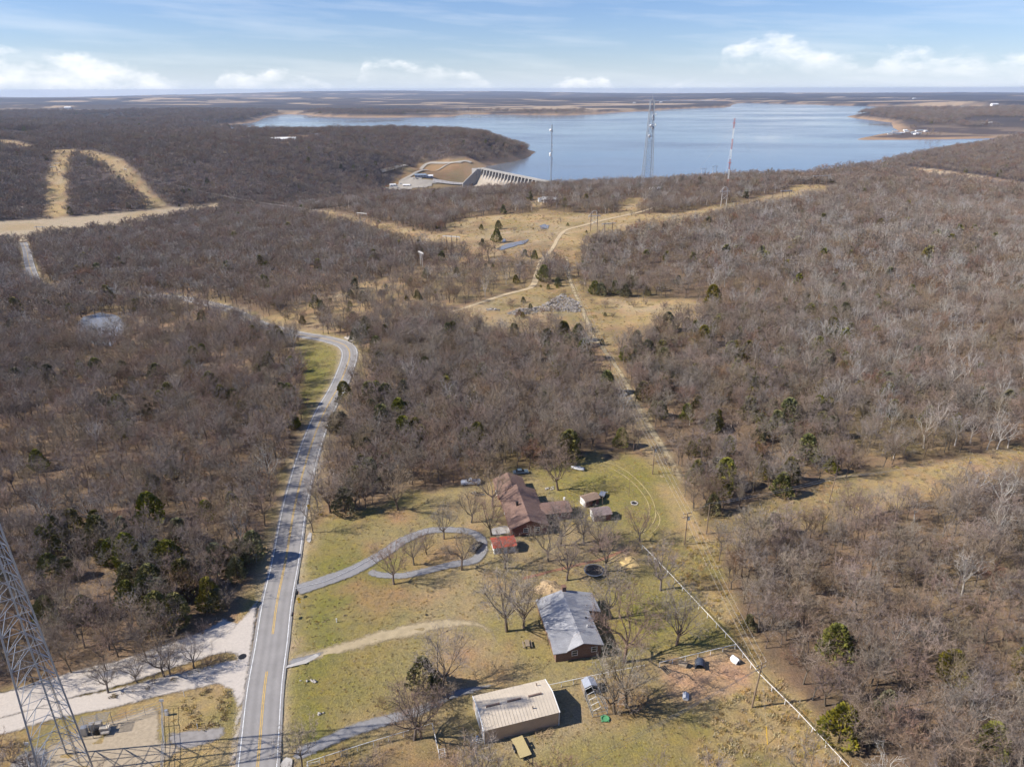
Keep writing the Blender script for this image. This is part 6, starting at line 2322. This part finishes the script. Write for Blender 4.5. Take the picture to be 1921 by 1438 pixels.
pole('a', 1410, 1326, 1247, 'tall leaning wooden pole by the white fence at lower right', 2, 30, near=True, r0=.19, lean=.9)
pole('b', 1284, 1021, 961, 'wooden pole with a transformer in the cut right of the lawn', 2, 18, True)
pole('c', 1224, 889, 836, 'wooden pole with a transformer at the top corner of the back lawn', 1, 20, True)
pole('d', 1144, 717, 672, 'wooden pole half way up the power line cut', 1, 20, near=False)
pole('e', 1098, 622, 580, 'wooden pole below the boulder heap', 1, 15, near=False)
pole('f', 1057, 514, 489, 'wooden pole at the head of the power line cut', 1, 10, near=False)
pole('g', 1325, 1001, 945, 'bare wooden pole where the east cut begins', 0, 0)
pole('h', 1555, 942, 895, 'leaning wooden pole standing alone in the east cut', 0, 0, near=False, lean=.5)
pole('i', 1811, 893, 857, 'wooden pole with a white transformer at the far end of the east cut', 0, 0, True, near=False)
pole('j', 662, 737, 697, 'wooden pole beside the highway bend', 0, 0, near=False)
pole('k', 643, 831, 800, 'short wooden pole on the east verge of the highway', 0, 0, near=False)
pole('l', 1179.5, 931, 898, 'slim yard light pole standing on the back lawn', 0, 0, r0=.08)
pole('m', 1130, 948, 922, 'slim grey pole between the two garden sheds', 0, 0, r0=.07, lamp=True)


def run(keys, label, idx=(0, 1, 2), sag=.018, r=.022):
    spans = []
    for a, b in zip(keys[:-1], keys[1:]):
        for i in idx:
            spans.append((POLES[a][2][i], POLES[b][2][i]))
    return wire_thing('power_line', label, spans, r, M_WIRE, sag)


run(['a', 'b', 'c', 'd', 'e', 'f'], 'bundle of wires running up the cut between the wooden poles')
far_end = [plane_pt(905 + 14 * k, 1520, 8.5) for k in range(3)]
wire_thing('power_line', 'wires crossing the pen and lawn from the leaning pole to the bottom edge', [(POLES['a'][2][i] - UP * (.9 + .1 * i), Vector(far_end[i])) for i in range(3)], .022, M_WIRE, .012)
run(['g', 'h', 'i'], 'pair of wires along the east cut', (0, 2), .015)
wire_thing('power_line', 'wire joining the transformer pole to the bare pole at the east cut', [(POLES['b'][2][1], POLES['g'][2][1])], .02, M_WIRE, .02)
# yellow guy guards
b = at(1440, 1395)
e = empty('guy_wire', 'guy wire with a yellow guard in the rough grass by the pole', 'guy wire', b)
top = POLES['a'][2][1] - Vector(b)
bar('strand', (0, 0, 0), top * .96, .012, M_WIRE, e, 4)
bar('guard', (0, 0, 0), top * .22, .05, M_SIGN_Y, e, 6)

# ------------------------------------------------------------------ transmission structures
M_SILVER = mat('silvered_timber', (.60, .57, .53), .8, .1, .3)
TRANS = {}


def hframe(key, px, py, top, label, n=2, gap=6.0, rz=0.0, brace=True, vtop=False, m=None, arm_m=None):
    b = ground_pt(px, py)
    H = h_at(b, top)
    e = empty('transmission_pole', label, 'pylon', b, R(rz), 'transmission structures')
    xs = [(k - (n - 1) / 2) * gap for k in range(n)]
    for x in xs:
        bar('pole', (x, 0, -1), (x, 0, H), .30, m or M_POLE, e, 6)
    w = gap * (n - 1) / 2 + 2.6
    zc = H - (3.0 if vtop else .9)
    block('crossarm', (0, 0, zc), (2 * w, .5, .6), arm_m or M_SILVER, e)
    tops = []
    c_, s_ = math.cos(R(rz)), math.sin(R(rz))
    for x in (-w + .3, 0, w - .3):
        bar('insulator', (x, 0, zc - .2), (x, 0, zc - 1.9), .14, M_INSUL, e, 5)
        tops.append(Vector((b[0] + x * c_, b[1] + x * s_, b[2] + zc - 1.9)))
    if brace and n == 2:
        z0, z1 = H * .35, H * .62
        bar('brace', (xs[0], .1, z0), (xs[1], .1, z1), .16, arm_m or M_SILVER, e, 4)
        bar('brace', (xs[1], -.1, z0), (xs[0], -.1, z1), .16, arm_m or M_SILVER, e, 4)
        bar('brace', (xs[0], .1, z1), (xs[1], .1, zc - .5), .12, arm_m or M_SILVER, e, 4)
        bar('brace', (xs[1], -.1, z1), (xs[0], -.1, zc - .5), .12, arm_m or M_SILVER, e, 4)
    if vtop:
        for x in xs:
            bar('top_brace', (x, 0, zc), (x * .45, 0, H + 1.2), .22, arm_m or M_SILVER, e, 4)
            bar('top_brace', (x * 1.7, 0, zc + .2), (x * .45, 0, H + 1.2), .18, arm_m or M_SILVER, e, 4)
        bar('top_brace', (xs[0] * .45, 0, H + 1.2), (xs[-1] * .45, 0, H + 1.2), .22, arm_m or M_SILVER, e, 4)
    TRANS[key] = tops
    return e


hframe('a', 681, 427, 398, 'two-pole transmission frame in the left arm of the meadow', 2, 7, -30, False)
hframe('b', 848, 480, 441, 'three-pole transmission frame standing in the meadow', 3, 4.2, -20)
hframe('c', 791, 500, 471, 'pole with a broken white crossarm at the scrub edge', 2, 3.0, -60, False, m=M_SILVER)
hframe('d', 1114, 434, 398, 'transmission frame with a peaked white head by the dirt track', 2, 6.0, 20, True, True)
hframe('e', 1141, 437, 417, 'low two-pole frame with a tilted white arm by the dirt track', 2, 7.0, 20, False)
hframe('f', 1357, 388, 353, 'cross-braced transmission frame at the edge of the golden corridor', 2, 6.0, 18, True, True, m=M_SILVER)
hframe('g', 1472, 382, 356, 'plain two-pole transmission frame in the golden corridor', 2, 8.0, 18, False)
hframe('h', 1537, 353, 328, 'three-pole transmission frame at the far end of the golden corridor', 3, 9.0, 18, False)
hframe('i', 1430, 345, 322, 'transmission frame half hidden by the trees below the red mast', 2, 7.0, 18, False)
hframe('j', 1318, 338, 315, 'transmission frame against the water right of the lattice tower', 2, 8.0, 10, True, m=M_SILVER)
hframe('k', 1339, 335, 311, 'transmission frame against the water beside the red and white mast', 2, 8.0, 10, True, m=M_SILVER)
hframe('l', 80, 450, 424, 'transmission frame in the valley field at the left', 2, 7, 0, False)
hframe('m', 105, 330, 312, 'transmission frame on the left hillside cut', 2, 7, 0, False)
hframe('n', 110, 318, 305, 'second transmission frame higher on the left hillside cut', 2, 7, 0, False)
hframe('o', 238, 332, 316, 'transmission frame on the right hillside cut', 2, 7, -40, False)
hframe('p', 1700, 352, 343, 'transmission frame in the wood near the right shore', 2, 9, 18, False)


def trun(a, b, label, sag=.012, r=.013):
    wire_thing('transmission_line', label, list(zip(TRANS[a], TRANS[b])), r, M_WIRE, sag)


trun('o', 'a', 'transmission wires crossing the valley to the meadow')
trun('a', 'b', 'transmission wires over the left part of the meadow')
trun('b', 'd', 'transmission wires over the middle of the meadow')
trun('d', 'f', 'transmission wires along the golden corridor')
trun('f', 'h', 'transmission wires at the end of the golden corridor')
trun('i', 'h', 'transmission wires behind the golden corridor')
trun('j', 'i', 'transmission wires below the red and white mast')

# ------------------------------------------------------------------ the three masts on the ridge
M_MAST = mat('mast_steel', (.40, .42, .44), .5, .1, .3, metal=.3)
M_MAST_RED = mat('mast_red', (.45, .10, .06), .6, .1, .3)


def dish(e, c, r, yaw, nm='dish_antenna'):
    d = Vector((math.cos(yaw), math.sin(yaw), 0))
    u = Vector((-d.y, d.x, 0))
    vs, fs = [], []
    rings = ((0.02, -.35), (.6, -.25), (1.0, 0), (1.0, .18), (.02, .28))
    for f, q in rings:
        for k in range(12):
            a = 2 * math.pi * k / 12
            vs.append(Vector(c) + d * q * r + (u * math.cos(a) + UP * math.sin(a)) * r * f)
    for i in range(4):
        for k in range(12):
            fs.append((i * 12 + k, i * 12 + (k + 1) % 12, (i + 1) * 12 + (k + 1) % 12, (i + 1) * 12 + k))
    MB().add(vs, fs).build(nm, M_WHITE, e, smooth_=True)


b = ground_pt(1213, 350)
H = h_at(b, 179)
e, nd2 = lattice('lattice_mast', 'broad grey lattice tower with white dishes standing before the lake', b, 12, 4.2, H * .95, 17, R(50), M_MAST, .34, .14, n=4, joined_braces=False)
for t, px_off, r, yw in ((.82, -2.2, 1.9, -1.6), (.84, 4.4, 1.5, -1.2), (.715, -5.6, 1.9, -2.2), (.72, 5.2, 1.7, -1.0), (.695, -1.4, 2.2, -1.57), (.60, -7.4, 1.9, -2.0), (.795, -1.5, 1.6, -1.57)):
    z = H * .95 * t
    dish(e, (px_off, -3.5, z), r, yw)
    bar('dish_mount', (px_off * .6, 0, z), (px_off, -3.2, z), .18, M_MAST, e, 4)
bar('antenna_spike', (0, 0, H * .95), (0, 0, H), .25, M_MAST, e, 5)
b = ground_pt(1033, 358)
H = h_at(b, 234)
e, nd2 = lattice('slim_mast', 'slim grey mast with small dishes in front of the lake, by the dam', b, 1.5, 1.3, H, 46, 0, M_MAST, .16, .09, joined_braces=False)
for t, r in ((.92, 1.5), (.57, 1.3), (.545, 1.2)):
    dish(e, (-1.2, -1.2, H * t), r, -1.9)
for t in (.4, .45, .5, .62, .7, .9):
    block('panel_antenna', (1.2, -.6, H * t), (.5, .4, 2.4), M_WHITE if t > .5 else M_MAST, e)
b = ground_pt(1364, 354)
H = h_at(b, 222)
e = empty('red_white_mast', 'red and white banded mast rising in front of the lake', 'tower', b)
nb_ = 7
for k in range(nb_):
    m = M_MAST_RED if k % 2 == 0 else M_WHITE
    z0, z1 = H * k / nb_, H * (k + 1) / nb_
    q = MB()
    pts = [(.8 * math.cos(a), .8 * math.sin(a)) for a in (0.3, 2.4, 4.5)]
    for x, y in pts:
        q.tube((x, y, z0), (x, y, z1), .13, n=4)
    nn = 8
    for j in range(nn):
        za, zb = z0 + (z1 - z0) * j / nn, z0 + (z1 - z0) * (j + 1) / nn
        for i in range(3):
            (x0, y0), (x1, y1) = pts[i], pts[(i + 1) % 3]
            q.tube((x0, y0, za), (x1, y1, zb), .08, n=3)
    q.build('mast_section', m, e, fix=False)
for t in (.93, .37):
    MB().lathe([(1.9, H * t), (1.9, H * t + .5), (.3, H * t + .6)], 8).build('platform', M_MAST_RED, e)
for tx, ty in ((55, 10), (-40, 40), (-20, -50)):
    bar('guy', (1, 0, H * .9), (tx, ty, float(Z(b[0] + tx, b[1] + ty)[0]) - b[2]), .05, M_WIRE, e, 3)

# ------------------------------------------------------------------ dam
M_DAM = mat('dam_concrete', (.33, .315, .295), .9, .12, .05, coord='World', detail=8)
M_DAM_DARK = mat('gate_steel', (.17, .18, .18), .7, .2, .1)
M_SPILL = mat('spillway_concrete', (.36, .31, .25), .9, .15, .06, coord='World', detail=8)
dv = Vector(DAM_B) - Vector(DAM_A)
DL = dv.length
dyaw = math.atan2(dv.y, dv.x)
NB = 22
dam = empty('dam', 'long concrete gated dam across the end of the lake', 'dam', (DAM_A[0], DAM_A[1], -50), dyaw)
# local frame: x along the crest towards the right bank, y towards the lake, -y downstream
q = MB()
prof = [(9, -7), (5, -6), (0, -9), (-6, -15), (-12, -24), (-16, -31), (-22, -34), (-30, -35), (-30, -40), (12, -40)]
n = len(prof)
vs = [(x, y, z) for x in (0, DL + 60) for y, z in prof]
fs = [(k, (k + 1) % n, n + (k + 1) % n, n + k) for k in range(n)] + [tuple(range(n)), tuple(range(2 * n - 1, n - 1, -1))]
q.add(vs, fs).build('spillway', M_SPILL, dam)
q = MB().box(-14, DL + 90, -3.5, 4.0, -1.6, 0).box(-14, DL + 90, -3.7, -3.45, 0, 1.0).box(-14, DL + 90, 3.95, 4.2, 0, 1.0)
q.build('deck', M_DAM, dam)
pitch_ = DL / NB
for k in range(NB + 4):
    x = k * pitch_
    q = MB()
    pr = [(6, -12), (6, -1.6), (-4, -1.6), (-6, -8), (-7, -13), (-9, -19), (-3, -19), (0, -14)]
    m_ = len(pr)
    vs = [(xx, y, z) for xx in (x - 1.5, x + 1.5) for y, z in pr]
    fs = [(j, (j + 1) % m_, m_ + (j + 1) % m_, m_ + j) for j in range(m_)] + [tuple(range(m_)), tuple(range(2 * m_ - 1, m_ - 1, -1))]
    q.add(vs, fs).build('pier', M_DAM, dam)
    block('gate', (x + pitch_ / 2, 1.2, -5.4), (pitch_ - 3.2, .8, 7.4), M_DAM_DARK, dam)
MB().box(-26, -1.6, -14, 5, -36, -1.0).build('abutment_wall', M_DAM, dam)
MB().add([(-3, -14, -2), (-3, -46, -28), (-3, -46, -37), (-3, -14, -37), (-5.5, -14, -2), (-5.5, -46, -28), (-5.5, -46, -37), (-5.5, -14, -37)],
         [(0, 1, 2, 3), (7, 6, 5, 4), (0, 4, 5, 1), (1, 5, 6, 2), (2, 6, 7, 3), (3, 7, 4, 0)]).build('training_wall', M_DAM, dam)
M_RIPRAP = mat('riprap', (.40, .37, .34), .95, .35, .25, coord='World', detail=6)
strip('riprap_bank', spline(GP((812, 340), (840, 344), (870, 346), (895, 343)), 12), 9, M_RIPRAP, 1.0)


# ------------------------------------------------------------------ small buildings far off
def far_house(px, py, L_, W_, H_, rz, label, wm, rm, cat='building', group=None, nm='house', lift=0.0):
    b = ground_pt(px, py)
    e = empty(nm, label, cat, (b[0], b[1], b[2] + lift), R(rz), group)
    gable(e, -L_ / 2, L_ / 2, -W_ / 2, W_ / 2, H_ * .65, H_, 'x', rm, wm, .5, .3)
    nw = max(1, int(L_ / 6))
    for k in range(nw):
        block('window', (-L_ / 2 + L_ * (k + .5) / nw, -W_ / 2 - .06, H_ * .33), (L_ / nw * .4, .08, H_ * .22), M_GLASS, e)
    return e


far_house(531, 265, 60, 20, 9, 5, 'long white building in a clearing on the far left hill', M_WHITE, M_WHITE, nm='hall_building', lift=.3)
far_house(600, 256, 22, 14, 7, 0, 'small white building right of the hill clearing', M_WHITE, M_STEEL, nm='hall_building', lift=.3)
far_house(436, 248, 18, 12, 6, 0, 'pale shed in the small left hill clearing', M_WHITE, M_WHITE, nm='shed_building', lift=.3)
far_house(1030, 378, 14, 9, 5, 10, 'white house in a small clearing on the ridge by the slim mast', M_WHITE, M_WHITE, nm='house')
far_house(1017, 378, 8, 6, 4, 10, 'little white outbuilding in the ridge clearing', M_WHITE, M_TIN, nm='shed_building')
far_house(1228, 358, 12, 6, 4.5, 0, 'pale equipment hut at the foot of the dish tower', M_WHITE, M_WHITE, nm='equipment_hut')
far_house(789, 332, 24, 10, 7, 6, 'grey control building with a blue roof below the dam', M_STEEL, mat('blue_grey_roof', (.22, .27, .33), .6), nm='control_building')
far_house(806, 333, 14, 8, 6, 6, 'second grey building below the dam', M_STEEL, M_WHITE, nm='control_building')
far_house(737, 349, 12, 7, 5, 20, 'white shed in the yard below the dam', M_WHITE, M_WHITE, nm='shed_building')
far_house(763, 349, 15, 8, 4, 0, 'cream storage tank hut in the yard below the dam', M_CREAM, M_WHITE, nm='shed_building')
far_house(720, 357, 10, 6, 4, 40, 'red-roofed shed at the left of the dam yard', M_WHITE, M_MAST_RED, nm='shed_building')
rr = random.Random(31)
for k in range(16):
    px, py = 1668 + rr.uniform(0, 72), 253 - rr.uniform(0, 7)
    far_house(px, py, rr.uniform(13, 20), rr.uniform(9, 12), rr.uniform(5, 7), rr.uniform(-20, 20), 'pale lake house among trees on the right-hand point', rr.choice((M_WHITE, M_CREAM, M_STEEL)), rr.choice((M_WHITE, M_SH_GREY, M_STEEL)), 'house', 'lake houses on the point', 'lake_house')
for px, py, s, lab in ((1806, 203, 45, 'tall pale building on the far right shore'), (1865, 199, 60, 'grain elevator showing on the far right shore'), (1715, 186, 45, 'white building on the far skyline right of the lake'), (1190, 194, 30, 'white building on the peninsula across the lake'), (1240, 193, 30, 'second white building on the peninsula across the lake'),
                       (1840, 234, 24, 'white barn inland on the right-hand point'), (1858, 231, 15, 'white silo building inland on the right-hand point'), (128, 205, 50, 'pale building on the far left plain')):
    far_house(px, py, s, s * .5, s * .4, 5, lab, M_WHITE, M_WHITE, nm='far_building')

# vehicles and trailers below the dam, a few pixels each
for k, (px, py) in enumerate(((733, 352), (745, 353), (725, 350), (752, 346), (775, 336), (783, 337))):
    b = ground_pt(px, py)
    pickup('parked_truck', ('white truck at the left of the yard below the dam', 'pale truck in the middle of the yard below the dam', 'red truck at the left edge of the yard below the dam', 'white truck by the road into the dam yard', 'pale truck beside the control building', 'second truck beside the control building')[k], (b[0], b[1], b[2] + 1.2), k * 1.3, (P_WHITE, P_WHITE, M_MAST_RED, P_WHITE, P_WHITE, P_BLUE)[k])

# ------------------------------------------------------------------ boulder heap by the dirt track
M_BOULDER = mat('pale_boulders', (.33, .295, .26), .95, .45, .45, coord='World', detail=6)
HEAP = GP((948, 588), (975, 579), (1010, 576), (1035, 562), (1060, 548), (1063, 556), (1085, 566), (1091, 575), (1088, 586), (1050, 585), (1020, 584), (990, 590), (960, 592))
rr = random.Random(12)
forms = []
for k in range(6):
    bm = bmesh.new()
    for _ in range(12):
        v = Vector((rr.gauss(0, 1), rr.gauss(0, 1), rr.gauss(0, 1))).normalized()
        bm.verts.new((v.x * rr.uniform(.8, 1.2), v.y * rr.uniform(.7, 1.0), v.z * rr.uniform(.55, .8)))
    bmesh.ops.convex_hull(bm, input=bm.verts)
    bmesh.ops.triangulate(bm, faces=bm.faces[:])
    bm.verts.index_update()
    used = [v for v in bm.verts if v.link_faces]
    mp = {v: i for i, v in enumerate(used)}
    forms.append(([v.co.copy() for v in used], [tuple(mp[v] for v in f.verts) for f in bm.faces]))
    bm.free()
mb = MB()
lo, hi = HEAP.min(0), HEAP.max(0)
cnt = 0
while cnt < 1300:
    x, y = rr.uniform(lo[0], hi[0]), rr.uniform(lo[1], hi[1])
    d = float(sdf(HEAP, np.array([x]), np.array([y]))[0])
    if d > 0:
        continue
    cnt += 1
    vs, fs = forms[cnt % 6]
    s = rr.uniform(.2, .62) * (1.25 if rr.random() < .15 else 1)
    a = rr.uniform(0, 6.28)
    z = zg(x, y) + s * .4 + min(.8, -d * .2) * rr.random()
    mb.add([(x + (v.x * math.cos(a) - v.y * math.sin(a)) * s, y + (v.x * math.sin(a) + v.y * math.cos(a)) * s, z + v.z * s) for v in vs], fs)
for _ in range(26):
    p = ground_pt(913 + rr.uniform(0, 22), 580 + rr.uniform(-1, 3))
    vs, fs = forms[_ % 6]
    s = rr.uniform(.4, .9)
    mb.add([(p[0] + v.x * s, p[1] + v.y * s, p[2] + .3 * s + v.z * s) for v in vs], fs)
o = mb.build('boulder_heap', M_BOULDER, None)
tag(o, 'long heap of pale boulders in the clearing beside the dirt track', 'boulders', kind='stuff')
# ------------------------------------------------------------------ tall grass and weeds in the unmown ground
M_GRASS = mat('dry_grass', (0.46, 0.35, 0.18), .95, .25, .3, rnd=.22)
GLIB = bpy.data.collections.new('grass_library')
for k in range(4):
    rr = random.Random(40 + k)
    mb = MB()
    for _ in range(26):
        a = rr.uniform(0, 6.28); r_ = .45 * math.sqrt(rr.random())
        p0 = Vector((r_ * math.cos(a), r_ * math.sin(a), -.03))
        d = Vector((rr.uniform(-.7, .7), rr.uniform(-.7, .7), 1)).normalized()
        u_ = d.cross(Vector((rr.uniform(-1, 1), rr.uniform(-1, 1), .1))).normalized() * rr.uniform(.03, .07)
        mb.add([p0 - u_, p0 + u_, p0 + d * rr.uniform(.25, .6)], [(0, 1, 2)])
    o = bpy.data.objects.new('g%02d' % k, mb.mesh('tuft', M_GRASS))
    GLIB.objects.link(o)
ROUGH = [GP((1300, 1340), (1270, 1300), (1390, 1290), (1420, 1262), (1385, 1205), (1300, 1110), (1215, 1025), (1290, 1010), (1345, 1010), (1352, 1060), (1385, 1150), (1430, 1225), (1480, 1290), (1550, 1370), (1620, 1438), (1680, 1500), (1320, 1500)),
         EAST_CUT, LINE_CUT, GP((325, 1350), (345, 1310), (380, 1292), (430, 1296), (440, 1320), (420, 1360), (360, 1372)), ROCK_MEADOW, BIG_MEADOW,
         GP((580, 985), (600, 955), (640, 970), (590, 985)), GP((200, 1305), (300, 1275), (420, 1238), (400, 1250), (300, 1290), (200, 1312)), LAWN, VERGE]
gx, gy, gs = [], [], []
for k, p in enumerate(ROUGH):
    lo, hi = p.min(0), p.max(0)
    area = (hi - lo).prod()
    dens = (1.1, .45, .25, 1.0, .12, .05, .6, .8, .7, .4)[k]
    n = int(area * dens)
    x, y = RNG.uniform(lo[0], hi[0], n), RNG.uniform(lo[1], hi[1], n)
    ok = (sdf(p, x, y) < 0) & (RNG.random(n) < .35 + .9 * smooth(.35, .6, fbm(x / 4, y / 4, 8, 3)))
    ok &= (sdf(PEN, x, y) > .5) & (linedist(HIGHWAY[:120], x, y) > 4.2) & (linedist(TRACK_MAIN, x, y) > 2.6)
    ok &= np.all([linedist(d_, x, y) > 1.9 for d_ in DRIVES.values()], axis=0)
    gx.append(x[ok]); gy.append(y[ok]); gs.append(np.full(ok.sum(), .42 if k >= 8 else 1.0))
gx, gy, gs = np.concatenate(gx), np.concatenate(gy), np.concatenate(gs)
gz = Z(gx, gy)
o = scatter('dry_grass', gx, gy, gz, RNG.integers(0, 4, len(gx)), RNG.uniform(0, 6.28, len(gx)), gs * RNG.uniform(.6, 1.5, len(gx)) * (1 + .5 * smooth(300, 600, np.hypot(gx, gy))), GLIB)
tag(o, 'tall dry grass tufts in the unmown ground and meadows', 'grass', kind='stuff')

# ------------------------------------------------------------------ air
hz = bpy.data.materials.new('haze_air')
hz.use_nodes = True
ht = hz.node_tree
ht.nodes.clear()
ho = ht.nodes.new('ShaderNodeOutputMaterial')
pv = ht.nodes.new('ShaderNodeVolumePrincipled')
pv.inputs['Color'].default_value = (0.68, 0.79, 1.0, 1)
pv.inputs['Density'].default_value = 3.3e-5
pv.inputs['Anisotropy'].default_value = 0.15
ht.links.new(pv.outputs[0], ho.inputs['Volume'])
o = MB().box(-34000, 34000, -400, 31500, -260, 132).build('haze', hz)
tag(o, kind='stuff')
o['label'] = 'thin blue haze lying over the whole landscape'
